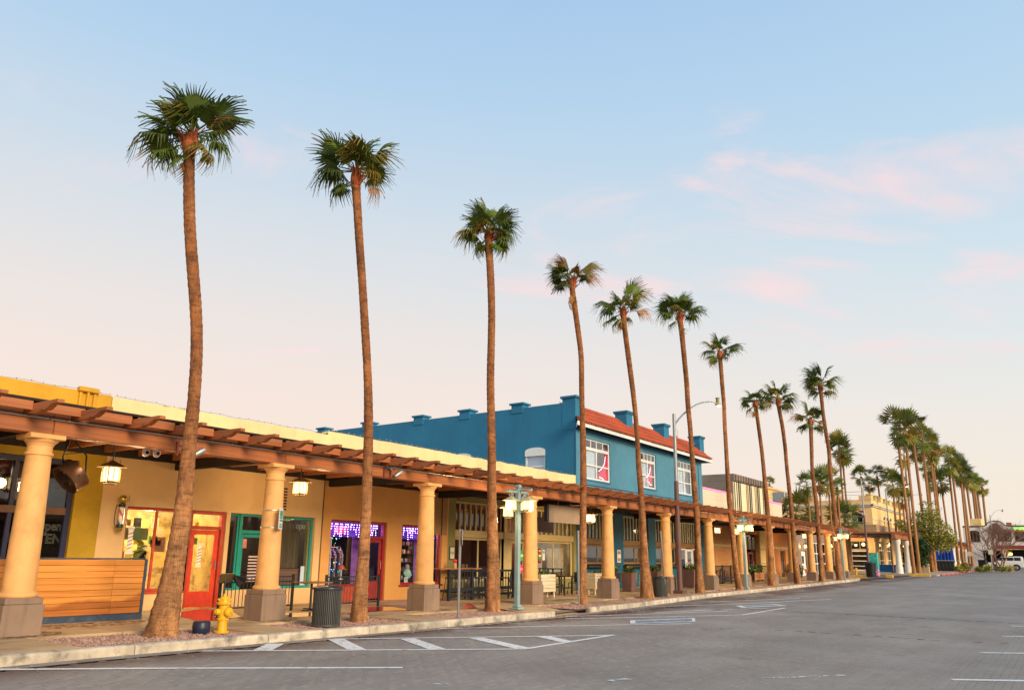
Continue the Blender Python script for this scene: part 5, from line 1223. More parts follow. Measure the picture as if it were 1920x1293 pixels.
PL = [
 ('tallest-looking fan palm at the left with a thick leaning trunk beside the red barber door', 13.0,
  [(301,1188,64),(305,1174,55),(312,1140,49),(318,1110,43),(324,1071,37),(334,1015,34.5),(343,960,32),(349,900,28.5),(353,860,26.5),(358,810,24),(363,765,22.5),(367,700,21.5),(369,640,21.5),(367.5,590,21.5),(364,540,22),(361,500,22),(357,440,21),(355.5,400,21),(354.5,340,20),(354,280,20)],
  [(-4,118,'g',.1),(10,100,'g',-.2),(48,128,'g',-.1),(60,122,'g',.1),(30,95,'b',0),(-32,105,'g',.1),(-48,112,'g',.2),(-68,118,'g',-.2),(-84,138,'t',-.1),(-95,120,'t',.2),(-108,118,'t',-.3),(-125,100,'g',-.3),(-145,92,'g',-.2),(82,100,'t',-.3),(100,118,'t',0),(118,108,'y',-.2),(168,96,'b',-.1),(0,80,'y',-1.3),(-20,72,'t',-1.6),(25,75,'t',-1.5)], 118, 6),
 ('second fan palm from the left, straight trunk before the gift shop door', 13.04,
  [(672,1162,33),(674,1140,30),(676,1111,27),(682,1035,21),(684.5,993,20.5),(686.5,960,19.8),(688,920,19),(690.5,860,17.8),(691,800,17.2),(690.3,740,16),(688.5,690,15.2),(685.4,630,15.2),(681.5,560,15),(679,520,15),(673,445,15),(668.5,370,16),(666,342,16.5)],
  [(-50,112,'g',0),(-62,108,'g',.3),(-35,88,'g',-.2),(-10,88,'g',.2),(12,86,'g',.1),(38,98,'g',0),(50,92,'y',-.2),(-80,104,'t',0),(-95,100,'t',-.2),(-112,88,'t',.2),(-128,70,'g',-.3),(75,60,'y',-.6),(95,66,'y',-.3),(112,84,'b',0),(0,60,'y',-1.5),(-30,65,'g',-1.4)], 98, 6),
 ('third fan palm from the left, round full crown, left of the near lantern post', 13.16,
  [(922.5,1144,32),(923,1136,30),(924,1112,27),(924.5,1083,24),(924,1039,22),(923.4,995,19.3),(923,960,18),(922,910,16.8),(922,860,15.8),(920.3,770,14.5),(919.5,714,14.2),(921.3,651,13.8),(922,589,13.4),(920,526,13.8),(917,464,13.5),(916,452,13.5)],
  [(-6,72,'g',0),(8,70,'g',.2),(-28,72,'g',-.2),(-48,66,'g',.1),(-66,62,'t',0),(-88,84,'y',0),(-100,78,'t',-.1),(-135,66,'g',-.1),(-150,60,'g',-.3),(28,66,'g',0),(48,70,'g',-.1),(62,74,'g',.1),(78,68,'t',0),(98,70,'t',-.1),(115,70,'t',.1),(130,64,'t',-.2),(-25,42,'y',-1.6),(-50,44,'b',-1.0)], 72, 10),
 ('fourth fan palm from the left, wind-blown brown crown, rising past the blue corner', 13.3,
  [(1092,1131,18),(1093,1100,14.5),(1093.5,1060,13.5),(1093.5,1000,13),(1093.6,940,12.6),(1093.8,905,12.4),(1093.3,850,11.6),(1092.9,812,10.8),(1091.5,766,9.8),(1090.5,715,9.6),(1090,667,9.8),(1085.6,635,10),(1079.7,589,10.4),(1075,557,10.6),(1072,538,10.6)],
  [(-22,64,'b',-.2),(-10,58,'y',.1),(35,66,'b',0),(46,66,'y',-.1),(56,60,'b',.2),(-52,58,'g',0),(-68,62,'g',-.2),(-85,56,'t',.1),(-105,58,'g',-.1),(172,62,'b',.3),(-168,66,'b',-.2),(14,50,'b',-.9),(80,42,'g',-.3)], 58, 7),
 ('fifth fan palm from the left, sparse spreading crown, thick foot beside the round trash can', 13.5,
  [(1213,1120,27),(1212.5,1112,25),(1212,1100,22.5),(1210,1075,18.7),(1208.7,1050,16.2),(1206.5,1010,13.5),(1203,945,11.2),(1200.6,905,10.4),(1197.7,880,9.9),(1195.3,825,8.7),(1192.7,790,8.6),(1189,752,9),(1184,714,9.6),(1176,651,9.6),(1170,604,9.8),(1168,592,10)],
  [(-62,66,'t',.1),(-78,66,'g',-.2),(-92,62,'t',0),(-112,62,'g',.2),(-135,55,'y',0),(28,70,'g',0),(40,66,'y',-.2),(72,66,'b',.1),(8,44,'g',.3),(-20,44,'g',.2),(170,44,'b',.2),(-168,46,'b',-.2),(0,34,'y',-1.4),(-30,40,'t',-.8)], 58, 6),
 ('sixth fan palm from the left, right beside the tall brown street light', 13.55,
  [(1313,1111,19.5),(1312,1104,17.5),(1311.5,1085,15),(1310,1054,13.2),(1308,1007,11),(1305.5,950,10.8),(1300.8,900,10),(1297.7,850,9),(1293.8,800,8.6),(1290,765,8.8),(1287.5,714,9),(1281,651,9.2),(1277,614,9.8),(1274.5,600,10)],
  [(-30,52,'g',0),(-6,48,'g',.2),(12,46,'g',-.2),(-60,54,'g',.1),(-82,56,'t',0),(-98,56,'t',-.2),(-120,44,'g',.2),(62,60,'g',0),(78,60,'g',-.2),(95,50,'t',.1),(-175,52,'b',.1),(-40,34,'y',-1.3),(30,40,'g',-1)], 52, 8),
 ('seventh fan palm from the left, small flat crown above the lit street light', 13.6,
  [(1387,1102,14),(1384,1088,12),(1380.5,1070,10.6),(1375.5,1023,9.4),(1371,976,9.6),(1367,930,9.3),(1365,900,8.3),(1361.8,850,7.4),(1358.4,790,7),(1358,761,7.1),(1354,720,7.5),(1350.8,680,7.8),(1349.5,668,7.8)],
  [(-10,40,'g',0),(15,40,'g',.2),(60,50,'g',0),(72,52,'g',-.2),(-45,40,'g',.2),(-85,44,'t',0),(-110,42,'g',-.3),(-128,42,'y',.2),(100,30,'t',0)], 42, 8),
 ('eighth fan palm from the left, drooping rusty crown overlapping its neighbour', 13.55,
  [(1447.8,1098,17),(1447.3,1092,15),(1446.5,1070,12.4),(1445,1038,10.6),(1441.8,992,9.2),(1438,945,9),(1431.8,880,7),(1428,841,6.8),(1422.7,801,6.7),(1418.7,773,6.8),(1416,762,7)],
  [(-70,36,'g',0),(-95,38,'t',.2),(-120,40,'y',-.2),(60,34,'g',0),(85,34,'y',.2),(20,30,'g',0),(-20,30,'g',.3),(175,34,'b',0),(-165,36,'b',.2),(110,30,'b',-.1)], 36, 8),
 ('ninth fan palm from the left, leaning trunk with a wide ragged crown', 13.6,
  [(1496,1092,14),(1495.5,1086,13),(1493.6,1075,12),(1489.8,1038,9.6),(1486.7,992,8.2),(1482.8,945,7.6),(1475.6,880,6.6),(1472.7,841,6.7),(1467.4,801,6.9),(1461.4,771,7),(1459,757,7)],
  [(-55,46,'t',0),(-75,44,'g',.2),(-5,38,'g',0),(-25,38,'g',.2),(25,38,'g',-.1),(62,46,'t',0),(85,46,'t',.2),(105,44,'y',-.1),(-100,38,'b',0),(120,36,'y',.2)], 42, 9),
 ('tenth fan palm from the left, short one with a bushy browning crown', 13.5,
  [(1541.8,1089,13),(1541,1080,11.5),(1540,1060,10),(1538.5,1038,8.4),(1534,992,8),(1530.8,945,7.6),(1522.8,880,6.2),(1522,851,6.6),(1520.8,821,7),(1520,796,7.2)],
  [(-5,40,'g',0),(-55,40,'b',.1),(-70,38,'y',-.2),(20,34,'g',.1),(-110,42,'g',0),(-130,36,'g',.3),(75,34,'b',0),(110,42,'y',.1),(125,40,'g',-.2),(45,30,'g',0)], 38, 9),
 ('eleventh fan palm from the left, tall green crown above the shorter browning one', 13.45,
  [(1575,1087,14.5),(1574.5,1080,13),(1571.7,1054,10.8),(1569.8,1007,8.2),(1565,960,7.7),(1556.3,880,6.6),(1554,841,6.8),(1548.6,811,6.8),(1542.7,771,6.4),(1540,745,6.8),(1538.6,732,7)],
  [(-5,46,'g',0),(-30,46,'g',.1),(22,44,'g',-.1),(-62,42,'g',.1),(-88,42,'g',-.2),(-118,40,'g',.2),(55,44,'t',0),(85,44,'t',.1),(102,44,'y',-.1),(-140,36,'g',.1),(120,34,'t',0)], 42, 12)]
for i, (lab, Y, line, fr, cp, fill) in enumerate(PL): palm(lab, Y, line, fr, cp, fill, seed=20+i)
# ---- far palms: one joined crown and one trunk each
def far_palm_meshes():
    out = []
    for k in range(4):
        r = random.Random(70+k); mb = MB(); mats = [farg, fary, brownl]
        for i in range(27 if k < 3 else 30):
            az = r.uniform(0, 6.28); el = r.choice((1.35,1.1,.85,.65,.45,.25,.05,-.2,-.5,-.85,-1.2) if k != 3 else (1.2,.8,.4,0,-.3)); sc = r.uniform(.75,1.0)
            mi = (0 if r.random() < .7 else 1) if el > -.3 else (0 if r.random() < .25 else (1 if r.random() < .6 else 2))
            d = Vector((math.cos(az)*math.cos(el), math.sin(az)*math.cos(el), math.sin(el))); M = frond_matrix(Vector((0,0,.15)), d, r.gauss(0,.3), sc)
            src = fan_src[r.randrange(3)]
            mb.add([M @ Vector(q) for q in src.v], src.f, mi)
        o = mb.build('crown', mats); out.append(o.data); bpy.data.objects.remove(o)
    tm = MB().lathe([(1.25,0),(1.0,.012),(.85,.05),(.75,.3),(.7,.7),(.72,.97),(.9,.985),(.6,1.0)], n=10).build('trunk', trunkm, None, True); d = tm.data; bpy.data.objects.remove(tm)
    return out, d
class _M(MB):
    def build(s, *a, **k): return s
def fan_src_make(seed):
    """light leaf for distant crowns"""
    r = random.Random(seed); mb = MB(); pet = .62
    mb.add([(0,-.02,0),(0,.02,0),(pet,.015,-.03),(pet,-.015,-.03)], [(0,1,2,3)])
    for i in range(10):
        a = R_(-110+220*(i+.5)/10); h = R_(110/10)*.85; R = r.uniform(.58,.82); cut = .33; ca, sa = math.cos(a), math.sin(a); w = cut*math.tan(h)
        dz = -.07*max(0,ca)*R-.05*abs(sa)
        mb.add([(pet,0,-.03), (pet+cut*ca+w*sa, cut*sa-w*ca, -.05+dz*.4), (pet+cut*ca-w*sa, cut*sa+w*ca, -.05+dz*.4), (pet+R*ca*.92, R*sa*.92, dz-.05*r.uniform(.3,2.2))], [(0,1,2),(1,3,2)])
    return mb
fan_src = [fan_src_make(5+i) for i in range(3)]
farg = leaf_mat('far_palm_leaf', (.15,.19,.022), (.45,.22,.035), .2); fary = leaf_mat('far_palm_leaf_yellow', (.34,.25,.03), (.45,.2,.035), .2)
CROWNS, TRUNK = far_palm_meshes()
def far_palm(label, x, y, ztop, R, rad, k, group, lean=0, seed=0):
    z0 = g(x)+.1; t = thing('fan_palm', label, 'palm tree', (x, y, z0), group); r = random.Random(seed+int(x*10))
    o = link('trunk', TRUNK, t); h = ztop-z0; o.scale = (rad, rad, h); o.rotation_euler = (r.gauss(0,.012), lean+r.gauss(0,.012), r.uniform(0,6))
    tip = o.rotation_euler.to_matrix() @ Vector((0,0,h))
    c = link('crown', CROWNS[k], t); c.location = tip; s = R*r.uniform(.92,1.08); c.scale = (s, s, s*r.uniform(1.1,1.35)); c.rotation_euler = (r.gauss(0,.08), r.gauss(0,.08), r.uniform(0,6.28))
    return t
def far_palms():
    # (trunk foot column u, crown centre v, crown half-width px, y plane)
    row = [(1712,806,27),(1722,806,25),(1742,800,27),(1752,826,21),(1768,842,19),(1772,852,15),(1797,868,20),(1806,880,16),(1817,884,18),(1823,893,15),(1832,899,15),(1838,905,14),(1845,905,13),(1850,914,12),(1856,912,13)]
    row_lab = {0: 'tallest palm at the head of the far row, trunk rising from behind the green tree', 1: 'second tall palm of the far row behind the green tree', 2: 'third tall palm of the far row, crown level with its tall neighbours', 14: 'last palm at the right end of the far row'}
    for i, (u, v, hw) in enumerate(row):
        Y = 13.3; p = fy(u, 1050, Y); x = p.x
        # same foot, crown height from the sight line at that distance
        lo, hi = 3, 40
        for _ in range(40):
            m = (lo+hi)/2; q = Vector((x, Y, m))-EYE; vv = CY-F_PX*q.dot(_U2)/q.dot(_F)
            if vv > v: lo = m
            else: hi = m
        px = depth((x, Y, m))/F_PX
        far_palm(row_lab.get(i, 'tall fan palm in the dense far row beyond the green tree'), x, Y, m, hw*px*1.22, 3.4*px if i < 4 else 2.7*px, i % 3, 'tall palms in the far row', seed=i)
    # palms standing beyond and behind the yellow building
    back = [(1575,838,22,95,'taller of two slim palms above the yellow roof terrace'),(1583,852,22,96,'right one of two slim palms above the yellow roof terrace'),(1533,902,20,84,'small bushy palm over the air conditioners, left of its pair'),(1551,905,22,86,'small bushy palm over the air conditioners, middle one'),(1513,912,18,80,'squat palm at the left end of the roof terrace'),(1566,912,14,88,'small palm half behind a near trunk above the terrace'),
            (1613,893,17,110,'slim palm above the terrace rail near the yellow corner'),(1628,910,13,115,'short shaggy palm behind the yellow corner'),(1650,892,16,120,'slim palm behind the second street light arm'),(1668,908,20,105,'leafy palm behind the crenellated wall, left one'),(1680,915,18,118,'leafy palm behind the crenellated wall, middle one'),(1690,935,18,122,'low palm behind the crenellated wall near the lit street lamp'),
            (1700,852,22,125,'shorter palm crown just under the tallest one of the far row'),(1722,850,18,140,'crown tucked between the tall trunks of the far row'),(1737,885,16,150,'low crown behind the tall trunks at mid row'),(1752,905,17,140,'low crown left of the slim trunk beyond the green tree'),(1768,908,19,135,'low round crown standing right of the tall trunks'),(1440,907,10,120,'tiny palm tip showing beside the eighth trunk')]
    for i, (u, v, hw, X, lab) in enumerate(back):
        p = fx(u+6, 960, X); y = p.y; 
        lo, hi = 3, 60
        for _ in range(40):
            m = (lo+hi)/2; q = Vector((X, y, m))-EYE; vv = CY-F_PX*q.dot(_U2)/q.dot(_F)
            if vv > v: lo = m
            else: hi = m
        px = depth((X, y, m))/F_PX
        far_palm(lab, X, y, m, hw*px*1.15, 2.4*px, i % 3, 'palms beyond the yellow building', seed=50+i)
    # two low palms inside the terrace front
    for i, (u, v, hw, lab) in enumerate(((1495,965,36,'low spreading palm before the yellow wall, left of two'),(1588,985,38,'low spreading palm at the yellow arched window, right of two'))):
        X = 88 if i == 0 else 92; p = fx(u, v, X); px = depth(p)/F_PX
        far_palm(lab, X, p.y, p.z, hw*px, 5*px, 3, 'low palms before the yellow building', seed=90+i)
far_palms()
# ================================================================== STREET FURNITURE
steelm = mat('galvanised_steel', (.42,.42,.40), rough=.45, metal=.7, var=.08); brownpole = mat('brown_pole_paint', (.14,.065,.055), rough=.5, var=.06); silverm = mat('silver_pole', (.30,.32,.32), rough=.45, metal=.4, var=.04)
verd = mat('teal_lamp_paint', (.25,.37,.36), rough=.5, var=.08, scale=3, stain=(.30,.42,.36), stain_scale=4, stain_amt=.4); glow = emit('lantern_glow', (1.0,.70,.28), 1.5); glow2 = emit('lantern_glow_soft', (1.0,.74,.36), 1.5)
bronze = mat('bronze_lantern', (.16,.11,.05), rough=.45, metal=.3, var=.1); rustred = mat('rust_red_iron', (.25,.07,.03), rough=.7)
# ---- wooden plank fence
fencem = wood('orange_fence_plank', (.72,.285,.05), (.55,.195,.03), rough=.42, scale=.8, rand=.14, bump=.15, wet=.62)
def plank_fence():
    t = thing('plank_fence', 'orange horizontal plank fence with navy steel edging behind the first column', 'fence', (5, 16.1, .2))
    x0, x1, xm = -3, 9.06, 8.42; z0, z1 = g(8)+.28, 1.405; n = 9; h = (z1-z0)/n
    for i in range(n):
        za, zb = z0+i*h, z0+(i+1)*h
        for a, b in ((x0,3.2),(3.2,xm),(xm,x1)):
            MB().cbox(a+.002, b-.002, 16.06+rng.uniform(-.003,.003), 16.10, za+.003, zb-.003, .005).build('plank', fencem, t, world=True)
    MB().cbox(x0, 9.12, 16.055, 16.16, g(8)+.10, z0-.004, .006).build('skirt', mat('navy_steel', (.035,.06,.10), rough=.5, var=.1, stain=(.12,.13,.14), stain_scale=4, stain_amt=.5), t, world=True)
    MB().cbox(9.063, 9.12, 16.05, 16.16, z0-.002, z1+.01, .006).cbox(x0, 9.062, 16.05, 16.16, z1+.002, z1+.03, .006).build('edge_post', MATS['navy_steel'], t, world=True)
    MB().box(9.00, 9.11, 16.17, 18.45, .2, 1.38).build('return_panel', MATS['navy_steel'], t, world=True)
plank_fence()
# ---- fire hydrants
hydm = mat('yellow_hydrant_paint', (.80,.42,.012), rough=.4, var=.08, scale=8, stain=(.5,.22,.02), stain_scale=9, stain_amt=.45)
def hydrant():
    p = (8.80, 12.73, g(8.8)+.12); t = thing('fire_hydrant', 'bright yellow fire hydrant on the gravel by the kerb, left of the second column', 'fire hydrant', p, 'yellow fire hydrants')
    MB().lathe([(.15,0),(.15,.03),(.105,.035),(.102,.05),(.098,.25),(.118,.26),(.118,.285),(.102,.29),(.10,.56),(.15,.575),(.158,.60),(.15,.615),(.128,.62)], n=24).build('barrel', hydm, t, True)
    MB().lathe([(.128,.615),(.122,.66),(.10,.70),(.075,.725),(.07,.735),(.055,.74)], n=24).build('bonnet', hydm, t, True)
    MB().lathe([(.036,.735),(.034,.79),(.016,.795)], n=5).build('operating_nut', hydm, t)
    def noz(ang, z, r, l, nm):
        M = Matrix.Translation((0,0,z)) @ Matrix.Rotation(ang, 4, 'Z') @ Matrix.Rotation(R_(90), 4, 'Y')
        o = MB().lathe([(r*.85,.06),(r*.85,l*.6),(r*1.2,l*.62),(r*1.2,l*.8),(r*1.05,l),(r*.9,l+.01)], n=16, M=M).build(nm, hydm, t, True)
        MB().lathe([(r*.3,l),(r*.28,l+.04)], n=5, M=M).build('cap_nut', hydm, o)
    noz(R_(-90+14), .42, .085, .185, 'pumper_nozzle'); noz(R_(4), .43, .055, .19, 'hose_nozzle'); noz(R_(184), .43, .055, .19, 'hose_nozzle')
    bl = MB()
    for z, r in ((.02,.132),(.273,.112),(.598,.142)):
        for k in range(8): a = k*math.pi/4+.2; bl.lathe([(.013,-.022),(.013,.022)], (r*math.cos(a), r*math.sin(a), z), 6)
    bl.build('flange_bolts', hydm, t, kind='stuff')
    for k in range(8):
        a = k*math.pi/4; c, s = math.cos(a), math.sin(a); M = Matrix.Translation((.115*c,.115*s,.655)) @ Matrix.Rotation(a, 4, 'Z') @ Matrix.Rotation(R_(28), 4, 'Y'); MB().obox(M, .03, .02, .09, b=.005).build('bonnet_rib', hydm, t)
    t.scale = (.87,.87,.87); copy_tree(t, label='small yellow hydrant across the side street beside the yellow kerb', loc=(fx(1606,1078,78).x, fx(1606,1078,78).y, g(78)+.14))
hydrant()
# ---- small dark valve bucket
def bucket():
    t = thing('bucket', 'squat dark blue ribbed bucket on the gravel left of the hydrant', 'bucket', (8.52, 12.95, g(8.5)+.11)); m = mat('dark_blue_plastic', (.02,.03,.06), rough=.4, var=.2, scale=6)
    MB().lathe([(.135,0),(.15,.02),(.155,.08),(.15,.085),(.157,.09),(.155,.18),(.145,.2),(.135,.2),(.13,.06)], n=24).build('body', m, t, True); MB().lathe([(.138,.198),(.14,.215),(.0,.222)], n=24, cap=False).build('lid', m, t, True)
bucket()
# ---- slatted trash cans
binm = mat('dark_green_grey_steel', (.075,.078,.068), rough=.5, var=.1)
def trash_can(label, x, y, first=[None]):
    z = g(x)+.13
    if first[0] is not None: return copy_tree(first[0], label=label, loc=(x, y, z), rz=1.0)
    t = thing('trash_can', label, 'trash can', (x, y, z), 'slatted trash cans'); first[0] = t; r = .285
    sm = MB().cbox(-.011, .011, -.004, .004, .03, .74, .003).build('slat', binm, t)
    n = 46
    for k in range(n):
        a = 2*math.pi*k/n; o = sm if k == 0 else sm.copy()
        if k: COL.objects.link(o); o.parent = t
        o.location = (r*math.cos(a), r*math.sin(a), 0); o.rotation_euler = (0, 0, a+math.pi/2)
    MB().lathe([(r-.02,.02),(r-.02,.72)], n=32, cap=False).build('liner', mat('dark_liner', (.022,.022,.02), rough=.7), t, True)
    MB().lathe([(r-.03,0),(r+.012,0),(r+.012,.035),(r-.03,.035)], n=40).build('base_ring', binm, t, True)
    MB().lathe([(r-.03,.715),(r+.022,.715),(r+.026,.74),(r+.022,.765),(r-.02,.785),(r-.08,.80),(r-.13,.80),(r-.14,.76)], n=40, cap=False).build('rim_lid', mat('black_lid', (.03,.034,.04), rough=.35, var=.1), t, True)
    MB().lathe([(r-.13,.74),(0,.742)], n=24, cap=False).build('bag', mat('pink_bag', (.42,.26,.30), rough=.3), t, True)
    return t
trash_can('round slatted steel trash can beside the second palm, nearest the street', 11.12, 12.55)
trash_can('round dark trash can by the fifth palm, a grey post leaning before it', 29.62, 13.55)
def square_bin():
    x = 72; p = fx(1634, 1083, x); t = thing('trash_can', 'plain black flared trash can on the street corner', 'trash can', (x, p.y, g(x)+.14), 'slatted trash cans')
    MB().lathe([(.36,0),(.44,1.05),(.47,1.06),(.47,1.12),(.40,1.13)], n=20).build('body', mat('black_plastic', (.008,.008,.008), rough=.5), t, True); MB().lathe([(.43,1.125),(.43,1.16),(.2,1.22),(0,1.23)], n=20, cap=False).build('lid', MATS['black_plastic'], t, True)
square_bin()
# ---- teal lantern posts
def lantern_parts(parent, c, s=1.0, roofm=None, framem=None, gm=None):
    x, y, z = c; rm = roofm or verd; fm = framem or verd; hw = .135*s
    MB().add([(x-hw*1.75,y-hw*1.75,z+.30*s),(x+hw*1.75,y-hw*1.75,z+.30*s),(x+hw*1.75,y+hw*1.75,z+.30*s),(x-hw*1.75,y+hw*1.75,z+.30*s),(x,y,z+.47*s),(x-hw*1.75,y-hw*1.75,z+.285*s),(x+hw*1.75,y-hw*1.75,z+.285*s),(x+hw*1.75,y+hw*1.75,z+.285*s),(x-hw*1.75,y+hw*1.75,z+.285*s)],
             [(0,1,4),(1,2,4),(2,3,4),(3,0,4),(5,6,1,0),(6,7,2,1),(7,8,3,2),(8,5,0,3),(8,7,6,5)]).build('lantern_roof', rm, parent)
    fr = MB(); b = .014*s
    for sx in (-1,1):
        for sy in (-1,1): fr.box(x+sx*hw-b, x+sx*hw+b, y+sy*hw-b, y+sy*hw+b, z-.02*s, z+.284*s)
    for sx in (-1,1): fr.box(x+sx*hw-b*.9, x+sx*hw+b*.9, y-b*.7, y+b*.7, z, z+.27*s); fr.box(x-b*.7, x+b*.7, y+sx*hw-b*.9, y+sx*hw+b*.9, z, z+.27*s)
    fr.cbox(x-hw*1.12, x+hw*1.12, y-hw*1.12, y+hw*1.12, z-.06*s, z-.021*s, .006).cbox(x-hw*.8, x+hw*.8, y-hw*.8, y+hw*.8, z-.11*s, z-.061*s, .006)
    fr.build('lantern_frame', fm, parent)
    MB().box(x-hw*.92, x+hw*.92, y-hw*.92, y+hw*.92, z-.018*s, z+.28*s).build('lantern_glass', gm or glow, parent)
glow_tint = mat('glow_tinted_lantern', (.46,.42,.24), rough=.5, var=.08)  # pale verdigris turned cream: the lanterns' own glow put into the paint
def lamp_post(label, x, y, top=3.62, en=60):
    z0 = g(x)+.13; t = thing('lantern_post', label, 'street lamp', (x, y, z0), 'teal lantern posts'); H = top-z0
    MB().cbox(-.066, .066, -.066, .066, .06, H-.02, .01).build('post', verd, t); MB().cbox(-.15, .15, -.15, .15, .0, .06, .012).cbox(-.10, .10, -.10, .10, .061, .13, .012).build('base', verd, t)
    ha = H-.14
    MB().cbox(-.50, .50, -.03, .03, ha-.03, ha+.03, .008).build('cross_arm', verd, t); MB().cbox(-.03, .03, -.50, .50, ha+.031, ha+.09, .008).build('cross_arm', verd, t); MB().cbox(-.075, .075, -.075, .075, H-.015, H+.08, .01).build('cap', verd, t)
    for dx, dy in ((1,0),(-1,0),(0,1),(0,-1)):
        MB().tube([(dx*.08,dy*.08,ha-.33),(dx*.33,dy*.33,ha-.05)], .02, 6).build('brace', verd, t)
        L = thing_part('lantern', t, (dx*.36, dy*.36, ha-.62 if dy <= 0 else ha-.80))
        lantern_parts(L, (0,0,.12), .78, glow_tint, glow_tint)
        MB().tube([(0,0,.48),(0,0,.60)], .012, 6).build('hanger', verd, L)
    if en:
        for dx, dy in ((.75,0),(-.75,0),(0,.75),(0,-.75)): lamp('lantern_light', (dx*.8, dy*.8, ha-.5), en, (1,.70,.36), .12, t)
    return t
def thing_part(name, parent, loc):
    o = bpy.data.objects.new(name, None); COL.objects.link(o); o.parent = parent; o.location = loc; ABS[o] = ABS[parent]+Vector(loc); return o
lamp_post('nearest teal post with four glowing lanterns, left of the fourth column', 18.80, 13.1, 3.60, 17)
lamp_post('second teal lantern post, in the middle of the arcade', 39.75, 13.45, 3.72, 20)
lamp_post('third teal lantern post, at the far end of the arcade', 60.0, 13.15, 3.86, 16)
# ---- lanterns hung under the arcade
def hung_lantern(label, u, v, s=1.25, Y=16.2, en=35):
    p = fy(u, v, Y); t = thing('hanging_lantern', label, 'lantern', tuple(p), 'lanterns hung under the arcade roof')
    L = MB(); lantern_parts(t, (0,0,-.1), s, bronze, bronze, glow2); z = -.1+.46*s; MB().tube([(0,0,z),(0,0,3.85-p.z)], .011, 6).build('rod', blackm, t)
    for a in range(4): c, q = math.cos(a*math.pi/2+.78)*.18, math.sin(a*math.pi/2+.78)*.18; MB().tube([(c,q,-.1+.34*s),(c*.25,q*.25,z+.35)], .004, 4).build('chain', blackm, t)
    for dx, dy in ((.35,-.35),(-.35,.35)): lamp('lantern_light', (dx, dy, 0), en, (1,.66,.30), .12, t)
hung_lantern('hanging lit lantern by the drum fan, left of the barber pole', 208, 890, .90, en=30)
hung_lantern('hanging lit lantern between the second column and the gift shop', 563, 915, .88, en=34)
hung_lantern('hanging lit lantern just right of the fourth palm trunk under the arcade', 1107, 972, .95, en=40)
hung_lantern('hanging lit lantern against the orange brick wall', 1345, 994, .85, en=34)
hung_lantern('small lit lantern far along the arcade, in front of the corner shop', 1509, 1005, .95, en=22); hung_lantern('lowest lit lantern by the corner shop white door', 1511, 1024, .9, Y=18.1, en=10)
# ---- drum fan on a bracket
def drum_fan():
    c = fy(133, 893, 15.7); t = thing('drum_fan', 'dark industrial drum fan slung under the arcade beam by the first column', 'fan', tuple(c)); dm = mat('brown_fan_drum', (.20,.10,.05), rough=.35, metal=.6, var=.15)
    ax = (-_R*.42 - Vector((0,0,.62)) - Vector((_F.x,_F.y,0))*.62).normalized(); M = ax.to_track_quat('Z','Y').to_matrix().to_4x4(); R = .30
    MB().lathe([(R,-.15),(R+.015,-.14),(R+.005,-.12),(R+.005,.12),(R+.015,.14),(R,.15),(R-.02,.13),(R-.02,-.13),(R,-.15)], n=32, cap=False, M=M).build('drum', dm, t, True)
    bl = MB()
    for k in range(4): bl.obox(M @ Matrix.Rotation(k*math.pi/2, 4, 'Z') @ Matrix.Translation((.15,0,0)) @ Matrix.Rotation(.5, 4, 'X'), .24, .12, .008)
    bl.build('blades', mat('dark_blade', (.10,.035,.02), rough=.5), t); MB().lathe([(.06,-.09),(.06,.09),(.02,.11)], n=16, M=M).build('motor', blackm, t, True)
    gr = MB()
    for q in (.08,.16,.24): gr.tube([M @ Vector((q*math.cos(a*math.pi/12), q*math.sin(a*math.pi/12), .15)) for a in range(25)], .004, 4)
    for k in range(6): a = k*math.pi/3; gr.tube([M @ Vector((.03*math.cos(a),.03*math.sin(a),.15)), M @ Vector((R*math.cos(a),R*math.sin(a),.15))], .004, 4)
    gr.build('grille', blackm, t)
    MB().tube([M @ Vector((R+.02,0,0)), Vector((.34,.15,.10)), Vector((.30,.12,.45)), Vector((0,.05,.72)), Vector((-.10,0,.80))], .016, 8).tube([M @ Vector((-R-.02,0,0)), Vector((-.22,-.05,.38)), Vector((-.10,0,.80))], .016, 8).tube([(-.10,0,.80),(-.10,0,.95)], .02, 8).tube([(.2,.1,.5),(-.2,-.02,.42)], .012, 6).build('yoke', blackm, t, True)
drum_fan()
